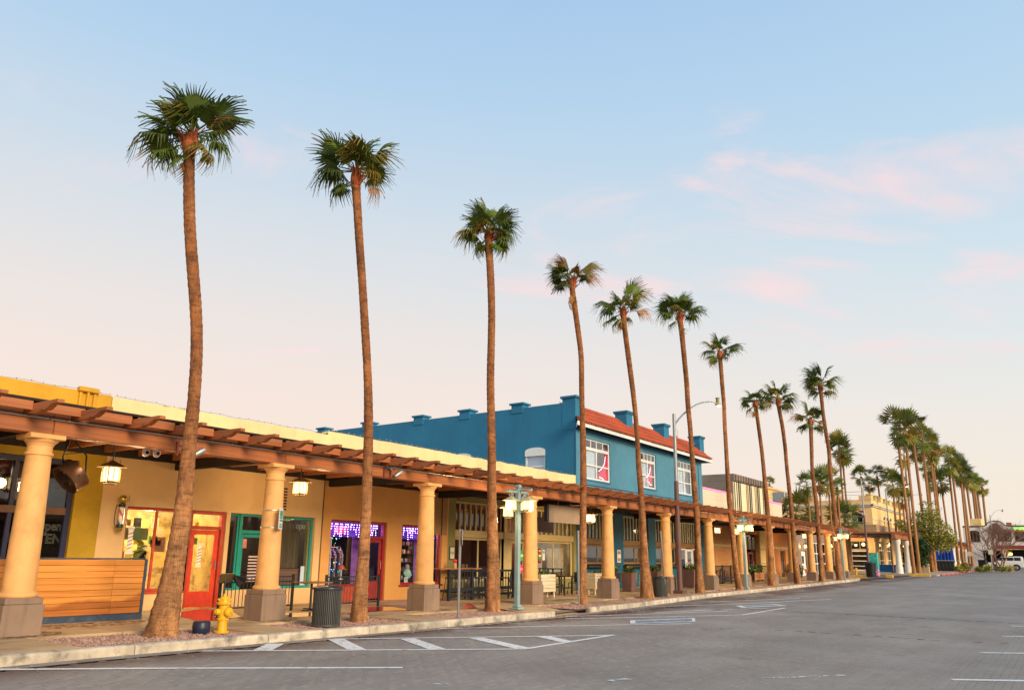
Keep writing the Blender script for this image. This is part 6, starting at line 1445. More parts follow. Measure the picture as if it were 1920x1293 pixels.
# ---- barber pole
def barber_pole():
    c = fy(227, 966, 18.28); t = thing('barber_pole', 'striped barber pole with brass globe on the beige wall', 'barber pole', tuple(c)); brass = mat('brass', (.55,.38,.08), rough=.25, metal=.7, var=.08)
    pts = 24; mb = MB(); n = 36; H = .40; mi = []
    rows = 16
    for i in range(rows):
        for k in range(n):
            a0, a1 = 2*math.pi*k/n, 2*math.pi*(k+1)/n; z0, z1 = -H/2+H*i/rows, -H/2+H*(i+1)/rows; r = .058
            s = int((k/n*3+i/rows*2.2)*2) % 6; m = {0:1, 1:0, 2:2, 3:0, 4:1, 5:0}[s] if False else (1 if s in (0,) else 2 if s in (3,) else 0)
            mb.quad((r*math.cos(a0),r*math.sin(a0),z0),(r*math.cos(a1),r*math.sin(a1),z0),(r*math.cos(a1),r*math.sin(a1),z1),(r*math.cos(a0),r*math.sin(a0),z1), m)
    mb.build('striped_cylinder', [mat('pole_white', (.78,.72,.62), rough=.3), mat('pole_red', (.62,.06,.03), rough=.3), mat('pole_blue', (.06,.14,.38), rough=.3)], t, True)
    MB().lathe([(.075,.20),(.08,.22),(.08,.27),(.06,.285)], n=20).lathe([(.06,-.29),(.08,-.275),(.08,-.22),(.072,-.20)], n=20).build('collar', blackm, t, True)
    MB().lathe([(.03,.28)]+[(.105*math.sin(R_(a)), .385-.105*math.cos(R_(a))) for a in range(18, 181, 18)], n=20, cap=False).build('globe', brass, t, True); MB().lathe([(.0,-.385),(.04,-.375),(.062,-.34),(.068,-.29)], n=20, cap=False).build('finial', brass, t, True)
    MB().tube([(0,.2,.25),(-.13,.0,.25),(-.15,0,.1),(-.15,0,-.15),(-.12,0,-.25),(0,.2,-.25)], .010, 6).tube([(0,.2,.42),(.06,.08,.42),(.10,0,.40)], .010, 6).tube([(.10,.0,.36),(.15,0,.36),(.15,0,.48),(.10,0,.48)], .006, 5).build('bracket', blackm, t, True)
barber_pole()
# ---- cameras under the beam
def dome_cam(label, u, v):
    p = fy(u, v, 14.7); t = thing('security_camera', label, 'camera', tuple(p)); w = mat('white_plastic', (.78,.76,.72), rough=.35, var=.02)
    MB().lathe([(.07,.09),(.075,.02),(.07,0)], n=20).tube([(0,0,.08),(0,0,.12)], .02, 6).build('housing', w, t, True); MB().lathe([(.072,.0),(.068,-.05),(.045,-.09),(0,-.105)], n=20, cap=False).build('dome', w, t, True)
    MB().lathe([(.0,-.001),(.035,.0),(.035,.02)], n=14, M=Matrix.Translation((-.01,-.062,-.03)) @ Matrix.Rotation(R_(70),4,'X')).build('lens', blackm, t, True)
dome_cam('left white dome camera under the arcade beam, black lens showing', 274, 846); dome_cam('right white dome camera, the plain one of the pair', 294, 848)
def bullet_cam(label, u, v):
    p = fy(u, v, 14.08); t = thing('security_camera', label, 'camera', tuple(p))
    M = Matrix.Rotation(R_(-15), 4, 'Z') @ Matrix.Rotation(R_(-125), 4, 'Y'); MB().lathe([(.055,-.13),(.06,-.12),(.06,.12),(.045,.14)], n=16, M=M).build('body', steelm, t, True)
    MB().tube([(-.05,0,.10),(-.08,.02,.16),(-.40,.06,.12)], .012, 6).tube([(-.22,.05,.13),(-.22,.1,.13)], .05, 10).build('arm', steelm, t, True); MB().cbox(-.45, -.40, .06, .115, -.10, .18, .008).cbox(-.22, -.17, .06, .115, -.12, .10, .008).build('iron_hook', rustred, t)
bullet_cam('grey bullet camera on the beam between the second palm and third column', 747, 888); bullet_cam('grey bullet camera half hidden behind the first palm trunk', 373, 848)
# ---- crowd barriers
def barrier(label, xa, xb, Y, zb, zt, cat='barrier'):
    t = thing('steel_barrier', label, cat, ((xa+xb)/2, Y, zb), 'black steel barriers outside the shops')
    for x in (xa, xb): MB().cbox(x-.03, x+.03, Y-.03, Y+.03, zb-.02, zt+.04, .006).build('post', blackm, t, world=True)
    for z in (zt-.02, zt-.14, zb+.12): MB().cbox(xa+.032, xb-.032, Y-.016, Y+.016, z-.016, z+.016, .004).build('rail', blackm, t, world=True)
    n = int((xb-xa)/.105)
    for i in range(1, n): x = xa+(xb-xa)*i/n; MB().tube([(x,Y,zb+.14),(x,Y,zt-.04)], .009, 6, cap=False).build('bar', blackm, t, world=True)
barrier('black bar barrier behind the hydrant and second column', 11.12, 13.25, 16.3, g(12)+.16, 1.02); barrier('black bar barrier behind the trash can and second palm', 14.28, 16.26, 16.2, g(15)+.16, .99)
def side_table():
    x, z = wp(585, 1090, 16.0); t = thing('cafe_table', 'thin brown square table top beside the trash can', 'table', (x, 16.0, g(x)+.15)); h = z-g(x)-.15
    MB().cbox(-.42, .42, -.35, .35, h-.03, h, .008).build('table_top', brownb, t); MB().tube([(0,0,.02),(0,0,h-.03)], .03, 8).cbox(-.25,.25,-.03,.03,0,.03,.005).cbox(-.03,.03,-.25,.25,.031,.055,.005).build('pedestal', blackm, t)
side_table()
def lectern_sign():
    p = fy(424, 1083, 15.9); t = thing('menu_stand', 'bronze slanted notice plate and folded dark cover at the barrier end', 'sign stand', (p.x, 15.9, g(p.x)+.15)); h = p.z-g(p.x)-.15
    MB().obox(Matrix.Translation((0,0,h)) @ Matrix.Rotation(R_(35),4,'X'), .34, .025, .26, b=.006).build('plate', bronze, t); MB().tube([(0,.03,0),(0,.03,h)], .025, 8).cbox(-.18,.18,-.12,.18,0,.02,.005).build('stand', blackm, t)
    MB().add([(.2,0,h+.08),(.62,.05,h-.02),(.35,0,h-.22),(.55,.1,h-.12),(.2,.12,h+.05)], [(0,1,3,2),(0,4,1),(0,2,4),(4,2,3),(4,3,1)]).build('folded_cover', blackm, t)
lectern_sign()
# ---- sign posts and street sign
def sign_post(label, x0, z1, Y, x1=None, plate=True):
    z0 = g(x0)+.12; t = thing('sign_post', label, 'sign post', (x0, Y, z0), 'thin grey sign posts'); x1 = x0 if x1 is None else x1
    d = Vector((x1-x0, 0, z1-z0)); M = Matrix.Rotation(math.atan2(d.x, d.z), 4, 'Y')
    MB().cbox(-.028, .028, -.022, .022, -.1, d.length, .004, 0, M).build('post', steelm, t)
    hb = MB()
    for i in range(int(d.length/.06)): hb.obox(M @ Matrix.Translation((0,-.0225,.05+.06*i)), .014, .002, .014)
    hb.build('punch_holes', blackm, t, kind='stuff')
    if plate: MB().cbox(-.15, .15, -.003, .003, d.length-.40, d.length, .004, 0, M @ Matrix.Translation((.05,-.03,0)) @ Matrix.Rotation(R_(40), 4, 'Z')).build('sign_plate', mat('sign_white', (.75,.75,.73), rough=.4), t)
    return t
sign_post('thin grey perforated post with an edge-on sign, left of the third palm', 15.52, 2.25, 12.62); sign_post('thin grey post tight against the fourth palm trunk', 22.33, 2.45, 13.1, plate=False); sign_post('grey post leaning in front of the round dark trash can', 29.62, 2.68, 13.3, x1=29.25, plate=False)
def parking_sign():
    p = fy(526.5, 972, 14.02); t = thing('parking_sign', 'narrow white and green parking sign banded to the second column', 'sign', tuple(p)); gm2 = mat('sign_green', (.02,.33,.19), rough=.4)
    M = Matrix.Rotation(R_(38), 4, 'Z')
    MB().cbox(-.155, .155, -.006, .006, -.23, .23, .004, 0, M).build('plate', mat('sign_white', (.75,.75,.73), rough=.4), t)
    mk = MB()
    for z, h, w in ((.13,.075,.12),(.03,.028,.11),(-.03,.028,.12),(-.12,.022,.10),(-.17,.022,.11)): mk.cbox(-w, w, -.009, -.0065, z-h, z+h*.6, .001, 0, M)
    mk.build('green_marks', gm2, t)
    bd = MB(); cx, cy = CX_[1]-p.x, CYL-p.y
    for z in (.19, -.19): bd.lathe([(.232,z-.012),(.236,z-.012),(.236,z+.012),(.232,z+.012)], (cx, cy, 0), 28, cap=False)
    bd.build('steel_bands', condm, t)
parking_sign()
# ---- tall street lights
def street_light(label, x, y, zt, za, arm=4.4, lit=False, z0=None, s=1.0, low=brownpole):
    z0 = g(x)+.12 if z0 is None else z0; t = thing('street_light', label, 'street light', (x, y, z0), 'tall street lights with curved arms'); H = zt-z0; m1 = H*.615
    MB().cbox(-.24*s,.24*s,-.24*s,.24*s,0,.16*s,.02).build('base', low, t); MB().lathe([(.115*s,.16),(.108*s,m1*.6),(.10*s,m1)], n=16).lathe([(.14*s,m1*.42),(.14*s,m1*.45)], n=16).build('lower_pole', low, t, True)
    MB().lathe([(.085*s,m1-.02),(.07*s,H),(.02,H+.02)], n=16).build('upper_pole', silverm, t, True)
    ah = za-z0; a0 = H-.5*s
    pts = [(0,-.02,a0)]+[(arm*q*.93, -.35*q, a0+(ah-a0)*(1-(1-q)**2)) for q in (.1,.2,.35,.5,.65,.8,.9,1.0)]
    pts = [(x_, y_, z_) for x_, y_, z_ in pts]
    MB().tube(pts, [.045*s]+[.042*s-.014*s*i/8 for i in range(8)], 8).build('arm', silverm, t, True)
    ex, ey, ez = pts[-1]
    hd = MB().lathe([(.0,-.10),(.10,-.085),(.15,-.03),(.15,.03),(.06,.07)], (ex+.12, ey, ez), 16, cap=False); hd.build('lamp_head', mat('lamp_head_grey', (.42,.38,.20), rough=.4), t, True); MB().lathe([(.09,.07),(.09,.26),(.11,.28),(.11,.31)], (ex+.12, ey, ez), 12).build('photocell', mat('olive_photocell', (.22,.19,.06), rough=.4), t, True)
    MB().cbox(.09, .22, -.08, .08, H-1.05*s, H-.72*s, .02).build('control_box', steelm, t)
    if lit: MB().lathe([(0,-.145),(.06,-.13),(.085,-.09)], (ex+.25, ey, ez+.02), 12, cap=False).build('bulb', emit('sodium_bulb', (1,.78,.20), 30), t, True); lamp('street_lamp_light', (ex+.3, ey, ez-.55), 14, (1,.72,.3), .12, t)
    return t
street_light('tall street light with a lit curved arm, brown pole right of the blue windows', 32.3, 13.85, 8.05, fy(1342,757,13.6).z, arm=5.0, lit=True)
# ---- blank hanging board, cafe patio
def hanging_board():
    t = thing('hanging_sign_board', 'blank tan rectangular board hung below the arcade beam', 'sign board', (24.5, 15, 2.8))
    MB().cbox(23.42, 25.66, 14.97, 15.03, 2.80, 3.44, .008).build('board', mat('tan_blank_board', (.36,.25,.165), rough=.6, var=.07, scale=2), t, world=True); MB().tube([(24.12,15,3.44),(24.12,15,3.9)], .022, 6).tube([(25.0,15,3.44),(25.0,15,3.9)], .022, 6).build('hanger_rod', rustred, t, world=True)
    MB().cbox(23.30, 23.41, 14.94, 15.1, 2.82, 3.42, .01).build('end_cap', blackm, t, world=True)
    t2 = thing('dark_red_board', 'dark maroon board behind and below the blank tan board', 'sign board', (24.95, 16.2, 2.5)); MB().cbox(-.75, .75, 0, .05, .0, .55, .01).build('board', mat('dark_maroon', (.06,.012,.012), rough=.5), t2); MB().tube([(-.5,.02,.55),(-.5,.02,1.35)], .012, 6).tube([(.5,.02,.55),(.5,.02,1.35)], .012, 6).build('hanger_rod', blackm, t2)
hanging_board()
def patio_fence(label, xa, xb, Y, z1, n, m=blackm, zb=None):
    z0 = g(xa)+.15; t = thing('patio_fence', label, 'fence', ((xa+xb)/2, Y, z0))
    for i in range(n+1): x = xa+(xb-xa)*i/n; MB().cbox(x-.045, x+.045, Y-.045, Y+.045, z0, z1+.04, .008).build('post', m, t, world=True)
    for z, h in ((z1-.02,.035),(z0+.36,.06),(z0+.16,.05)):
        for i in range(n): a, b = xa+(xb-xa)*i/n+.047, xa+(xb-xa)*(i+1)/n-.047; MB().cbox(a, b, Y-.025, Y+.025, z-h, z+h, .006).build('rail', m, t, world=True)
    k = int((xb-xa)/.16)
    for i in range(1, k): x = xa+(xb-xa)*i/k; MB().cbox(x-.014, x+.014, Y-.012, Y+.012, z0+.43, z1-.06, .003).build('baluster', m, t, world=True)
blackw = mat('black_timber', (.014,.016,.02), rough=.6, var=.15)
patio_fence('black timber patio rail with high stools behind, left of the lantern post', 20.25, 24.0, 16.9, 1.09, 3, blackw)
def stool(label, x, y, h=.75, m=blackm, first={}):
    z = g(x)+.15
    if m.name in first: return copy_tree(first[m.name], label=label, loc=(x, y, z), rz=rng.uniform(0,6))
    t = thing('bar_stool', label, 'stool', (x, y, z), 'bar stools on the patios'); first[m.name] = t
    MB().cbox(-.16, .16, -.16, .16, h-.035, h, .01).build('seat', m, t)
    for sx in (-1,1):
        for sy in (-1,1): MB().tube([(sx*.20,sy*.20,0),(sx*.13,sy*.13,h-.035)], .014, 6).build('leg', m, t)
    MB().tube([(.18,.18,.25),(-.18,.18,.25),(-.18,-.18,.25),(.18,-.18,.25),(.18,.18,.25)], .009, 5).build('foot_ring', m, t)
silv = mat('pale_stool_metal', (.40,.42,.40), rough=.4, metal=.5)
for i, x in enumerate((20.9, 21.5, 22.1, 22.8)): stool('black bar stool behind the cafe rail, %s from the left' % ('first','second','third','fourth')[i], x, 17.35)
for i, x in enumerate((21.75, 22.5)): stool('pale metal bar stool behind the cafe rail, %s' % ('left one','right one')[i], x, 17.25, m=silv)
def table(label, x, y, w, d, h, m, top=None):
    t = thing('cafe_table', label, 'table', (x, y, g(x)+.15)); MB().cbox(-w/2, w/2, -d/2, d/2, h-.04, h, .008).build('table_top', top or m, t)
    for sx in (-1,1):
        for sy in (-1,1): MB().cbox(sx*(w/2-.07)-.025, sx*(w/2-.07)+.025, sy*(d/2-.07)-.025, sy*(d/2-.07)+.025, 0, h-.042, .004).build('leg', m, t)
    for sy in (-1,1): MB().cbox(-w/2+.1, w/2-.1, sy*(d/2-.07)-.012, sy*(d/2-.07)+.012, .25, .30, .003).build('stretcher', m, t)
    return t
table('high table with orange-brown top behind the cafe rail', 21.9, 18.0, 2.4, .6, 1.05, blackm, mat('orange_table_top', (.45,.17,.06), rough=.35))
def condiments():
    x, z = wp(853, 1062, 17.9); t = thing('red_bottle', 'red topped bottle on the high table end', 'bottle', (x, 17.9, 1.05+.15+g(x))); MB().lathe([(.06,0),(.07,.02),(.07,.16),(.05,.18)], n=12).build('body', creamf, t, True); MB().lathe([(.06,.18),(.085,.24),(.06,.30),(0,.31)], n=12, cap=False).build('cap', mat('red_cap', (.75,.05,.02), rough=.4), t, True)
    x = wp(870, 1058, 17.9)[0]; t = thing('condiment_jar', 'small glass condiment jars grouped on the high table', 'jar', (x, 17.9, 1.05+.15+g(x)))
    for i in range(3): MB().lathe([(.045,0),(.05,.02),(.05,.12),(.03,.14)], (.12*i-.1,.05*(i % 2),0), 10).build('jar', mat('jar_dark', (.15,.10,.07), rough=.2), t, True)
condiments()
def chair(label, x, y, rz, first=[None]):
    z = g(x)+.15
    if first[0] is not None: return copy_tree(first[0], label=label, loc=(x, y, z), rz=rz)
    t = thing('metal_chair', label, 'chair', (x, y, z), 'black metal cafe chairs', rz); first[0] = t
    MB().cbox(-.18, .18, -.18, .18, .43, .45, .01).build('seat', blackm, t)
    for sx in (-1,1):
        MB().tube([(sx*.16,-.15,.43),(sx*.21,-.21,0)], [.024,.014], 6).build('leg', blackm, t); MB().tube([(sx*.16,.15,.43),(sx*.21,.24,0)], [.024,.014], 6).build('leg', blackm, t)
    MB().tube([(-.18,.16,.45),(-.17,.24,.75),(-.10,.28,.86),(.10,.28,.86),(.17,.24,.75),(.18,.16,.45)], .013, 6).build('back_frame', blackm, t, True); MB().cbox(-.06, .06, .20, .235, .46, .85, .004).build('backrest', blackm, t)
chair('black metal cafe chair right of the first white planter, seen side on', 26.6, 16.6, R_(95)); chair('black metal cafe chair right of the dark tables, before the second white planter', 28.4, 16.9, R_(-80)); chair('black metal cafe chair behind the lantern post', 23.2, 16.2, R_(20)); chair('black metal cafe chair tucked at the dark table by the window', 27.3, 17.7, R_(10))
table('low dark table between the cafe chairs', 27.45, 16.9, .75, .75, .74, blackm); table('tall dark table by the cafe window', 28.0, 17.8, .8, .8, 1.02, blackm); table('low dark table left of the fourth column', 23.1, 17.0, .8, .7, .74, blackm)
plankw = wood('whitewashed_plank', (.74,.62,.42), (.50,.38,.22), rough=.7, scale=1.2, rand=.08)
def foliage(parent, c, rx, ry, h, n, size, mats, seed, name='foliage', kind='stuff', up=.5, world=False):
    r = random.Random(seed); mb = MB()
    for i in range(n):
        while True:
            q = Vector((r.uniform(-1,1), r.uniform(-1,1), r.uniform(-1,1)))
            if q.length < 1: break
        p = Vector((c[0]+q.x*rx, c[1]+q.y*ry, c[2]+h*(q.z*.5+.5))); d = Vector((r.gauss(0,1), r.gauss(0,1), r.gauss(up,.7))).normalized(); s = d.cross(Vector((r.gauss(0,1), r.gauss(0,1), r.gauss(0,1)))).normalized(); L = size*r.uniform(.6,1.5); w = L*.28
        mb.add([p, p+d*L*.5+s*w, p+d*L, p+d*L*.5-s*w], [(0,1,2,3)], r.randrange(len(mats)))
    return mb.build(name, mats, parent, kind=kind, world=world)
leafA = [mat('leaf_mid_green', (.07,.13,.02), rough=.5, var=.15), mat('leaf_dark_green', (.028,.06,.012), rough=.5, var=.15), mat('leaf_yellow_green', (.17,.19,.03), rough=.5, var=.15)]
def white_planter(label, x, first=[None]):
    if first[0] is not None: return copy_tree(first[0], label=label, loc=(x, 16, g(x)+.15))
    t = thing('plank_planter', label, 'planter', (x, 16, g(x)+.15), 'white plank planters'); first[0] = t
    for i in range(5): z = .22+.128*i; MB().cbox(-.50, .50, -.20, -.178, z, z+.122, .005).build('plank', plankw, t); MB().cbox(-.50, .50, .178, .20, z, z+.122, .005).build('plank', plankw, t); MB().cbox(.478, .50, -.177, .177, z, z+.122, .005).build('plank', plankw, t); MB().cbox(-.50, -.478, -.177, .177, z, z+.122, .005).build('plank', plankw, t)
    for sx in (-1,1):
        for sy in (-1,1): MB().cbox(sx*.45-.03, sx*.45+.03, sy*.15-.025, sy*.15+.025, 0, .84, .006).build('leg', plankw, t)
    MB().box(-.477, .477, -.177, .177, .70, .76).build('soil', mat('soil', (.05,.03,.02), rough=.95), t); foliage(t, (0,0,.78), .45, .15, .14, 160, .09, leafA, 4)
white_planter('white plank planter box right of the fourth column', 24.72); white_planter('white plank planter box left of the fifth column', 28.78)
def big_planter(label, x, y, m, w=.5, h=.85, fl=True, seed=1):
    t = thing('tall_planter', label, 'planter', (x, y, g(x)+.15), 'tall tapered planters'); a, b = w*.82, w; mb = MB()
    vs = [(-a,-a,.03),(a,-a,.03),(a,a,.03),(-a,a,.03),(-b,-b,h),(b,-b,h),(b,b,h),(-b,b,h),(-b+.05,-b+.05,h),(b-.05,-b+.05,h),(b-.05,b-.05,h),(-b+.05,b-.05,h),(-b+.07,-b+.07,h-.1),(b-.07,-b+.07,h-.1),(b-.07,b-.07,h-.1),(-b+.07,b-.07,h-.1)]
    mb.add(vs, [(3,2,1,0)]+[(i,(i+1)%4,4+(i+1)%4,4+i) for i in range(4)]+[(4+i,4+(i+1)%4,8+(i+1)%4,8+i) for i in range(4)]+[(8+i,8+(i+1)%4,12+(i+1)%4,12+i) for i in range(4)]).build('pot', m, t)
    MB().quad((-b+.07,-b+.07,h-.1),(b-.07,-b+.07,h-.1),(b-.07,b-.07,h-.1),(-b+.07,b-.07,h-.1)).build('soil', mat('soil', (.05,.03,.02), rough=.95), t); foliage(t, (0,0,h-.1), b*.85, b*.85, .30, 200, .13, leafA, seed, up=.9)
    if fl: foliage(t, (0,0,h+.22), b*.6, b*.6, .2, 40, .07, [mat('pale_pink_petal', (.75,.55,.62), rough=.6)], seed+5, 'blossoms')
maroonp = mat('brown_planter', (.165,.085,.075), rough=.5, var=.08); darkp = mat('charcoal_planter', (.022,.022,.026), rough=.5)
big_planter('charcoal planter with low greens right of the fifth column', 30.8, 16.4, darkp, .30, .84, False, 3); big_planter('brown planter beside the charcoal one, right of the fifth column', 31.9, 16.1, maroonp, .27, .84, False, 5); big_planter('brown planter with leafy greens behind the round dark trash can', 34.7, 16.2, maroonp, .38, .86, False, 7); big_planter('brown flower planter with pale blooms left of the sixth palm', 38.7, 16.0, maroonp, .36, .90, True, 9)
for i, x in enumerate((33.0, 33.4, 36.4)): stool('pale green slim bar stool at the serving counter, %s' % ('left','middle','right')[i], x, 17.7, .8, mat('green_stool', (.30,.36,.22), rough=.5))
# ---- bushes and bits along the tavern patio
patio_fence('black iron rail of the tavern patio behind the eighth column', 43.3, 47.6, 16.5, 1.2, 3); patio_fence('black iron rail of the tavern patio between the lantern post and the eighth palm', 49.5, 55.0, 16.6, 1.2, 4)
for i, (x, y) in enumerate(((44.2,17.3),(45.2,17.4),(46.2,17.3),(44.8,16.9))): chair('black metal chair on the tavern patio, %s of four' % ('first','second','third','last')[i], x, y, rng.uniform(0,6))
table('black table on the tavern patio', 45.0, 17.0, 1.4, .7, .75, blackm)
def crate_planter():
    x = 50.3; t = thing('crate_planter', 'orange wooden box planter with greens on the tavern patio', 'planter', (x, 16.4, g(x)+.15)); wm = wood('crate_wood', (.48,.20,.06), (.28,.10,.03))
    for i in range(3): MB().cbox(-1.0, 1.0, -.3, -.27, .12+.15*i, .26+.15*i, .006).build('plank', wm, t); MB().cbox(-1.0, 1.0, .27, .3, .12+.15*i, .26+.15*i, .006).build('plank', wm, t)
    for sx in (-1,0,1): MB().cbox(sx*.94-.05, sx*.94+.05, -.33, -.301, 0, .6, .006).build('upright', wm, t)
    MB().box(-.98, .98, -.265, .265, .1, .5).build('soil', MATS['soil'], t); foliage(t, (0,0,.5), .9, .25, .4, 260, .2, leafA, 14, up=1)
crate_planter()
def bush(label, x, y, rx, h, seed, n=900, size=.13, ms=None, ry=None):
    t = thing('bush', label, 'bush', (x, y, g(x)+.1)); MB().tube([(0,0,0),(.02,0,h*.5)], .04, 6).build('stem', trunkm, t); foliage(t, (0,0,.05), rx, ry or rx, h, n, size, ms or leafA, seed, 'leaves')
bush('narrow clipped green bush right of the eighth palm', 56.2, 15.6, .55, 1.15, 31); bush('narrow clipped green bush left of the tenth palm', 66.5, 15.6, .5, 1.05, 32)
def a_frame():
    x = 66.9; p = fy(1507, 1064, 16.5); x = p.x; t = thing('sandwich_board', 'white sandwich board with red print beside the far bush', 'sign board', (x, 16.5, g(x)+.15)); h = .95
    for s in (-1,1): MB().obox(Matrix.Translation((0,s*.16,h/2)) @ Matrix.Rotation(s*R_(15),4,'X'), .7, .03, h, b=.006).build('panel', whitem, t)
    MB().obox(Matrix.Translation((0,-.20,h*.55)) @ Matrix.Rotation(R_(-15),4,'X'), .5, .012, .3).build('print', pr['red'], t)
a_frame()
# ---- bell, fallen palm husk, parapet string lights
def bell():
    p = fy(862, 931, WY-.1); t = thing('alarm_bell', 'round dark red alarm bell high on the olive wall', 'bell', tuple(p)); MB().lathe([(.0,-.06),(.08,-.05),(.11,0),(.11,.03)], n=20, cap=False, M=Matrix.Rotation(R_(-90),4,'X')).build('gong', mat('bell_red', (.30,.03,.03), rough=.4), t, True); MB().cbox(-.05,.05,.02,.08,-.05,.05,.01).build('mount', blackm, t)
bell()
def husk():
    p = gp(875, 1140, .15); t = thing('palm_husk', 'fallen red-brown palm leaf base lying by the third palm', 'palm husk', (p.x, p.y, g(p.x)+.12)); m = mat('husk_red', (.30,.05,.025), rough=.8, var=.2, scale=10)
    MB().add([(-.35,-.05,.01),(-.05,-.16,.05),(.1,.0,.20),(-.02,.12,.05),(.42,-.08,.02),(.15,-.15,.03),(.2,.1,.02)], [(0,1,2),(0,2,3),(2,1,5),(2,5,4),(2,4,6),(2,6,3)]).build('husk_blade', m, t)
    q = gp(975, 1160, 0); t2 = thing('palm_husk', 'small red dry leaf scrap lying in the gutter', 'palm husk', (q.x, q.y, g(q.x)+.01)); MB().add([(-.2,0,.005),(0,-.07,.02),(.22,.02,.006),(.02,.06,.04)], [(0,1,3),(1,2,3)]).build('husk_blade', m, t2)
husk()
def litter():
    r = random.Random(77); mb = MB()
    for i in range(420):
        x = r.uniform(4, 30); y = ky(x)-abs(r.gauss(0,.35))-.05; s = r.uniform(.008,.03); z = g(x)+.012; a = r.uniform(0,6.28)
        mb.add([(x+s*math.cos(a), y+s*math.sin(a), z), (x-s*.4*math.sin(a), y+s*.4*math.cos(a), z+s*.3), (x-s*math.cos(a), y-s*math.sin(a), z)], [(0,1,2)], r.randrange(3))
    mb.build('leaf_litter', [mat('litter_red', (.28,.05,.03)), mat('litter_straw', (.5,.36,.18)), mat('litter_pale', (.6,.55,.45))], kind='stuff')
litter()
def string_lights(label, x0, x1, z, seed):
    t = thing('string_lights', label, 'string lights', ((x0+x1)/2, WY-.02, z)); r = random.Random(seed); pts = []; x = x0; mb = MB()
    while x <= x1:
        zz = z+r.uniform(-.03,.015); pts.append((x, WY+r.uniform(-.06,.06), zz)); mb.lathe([(.008,0),(.013,.012),(.012,.03),(.003,.042)], (x, WY+r.uniform(-.05,.03), zz-.01), 6); x += r.uniform(.22,.32)
    MB().tube(pts, .004, 4).build('wire', mat('dark_wire', (.20,.14,.09)), t, world=True); mb.build('bulb', mat('clear_bulb', (.45,.36,.22), rough=.2), t, world=True, kind='stuff')
string_lights('string of small bulbs along the mustard parapet', 2, 9.05, 5.30, 1); string_lights('string of small bulbs along the cream parapet above the barber', 9.2, 15.95, 5.28, 2); string_lights('string of small bulbs along the cream parapet beside the blue wall', 16.0, 31.2, 5.40, 3)
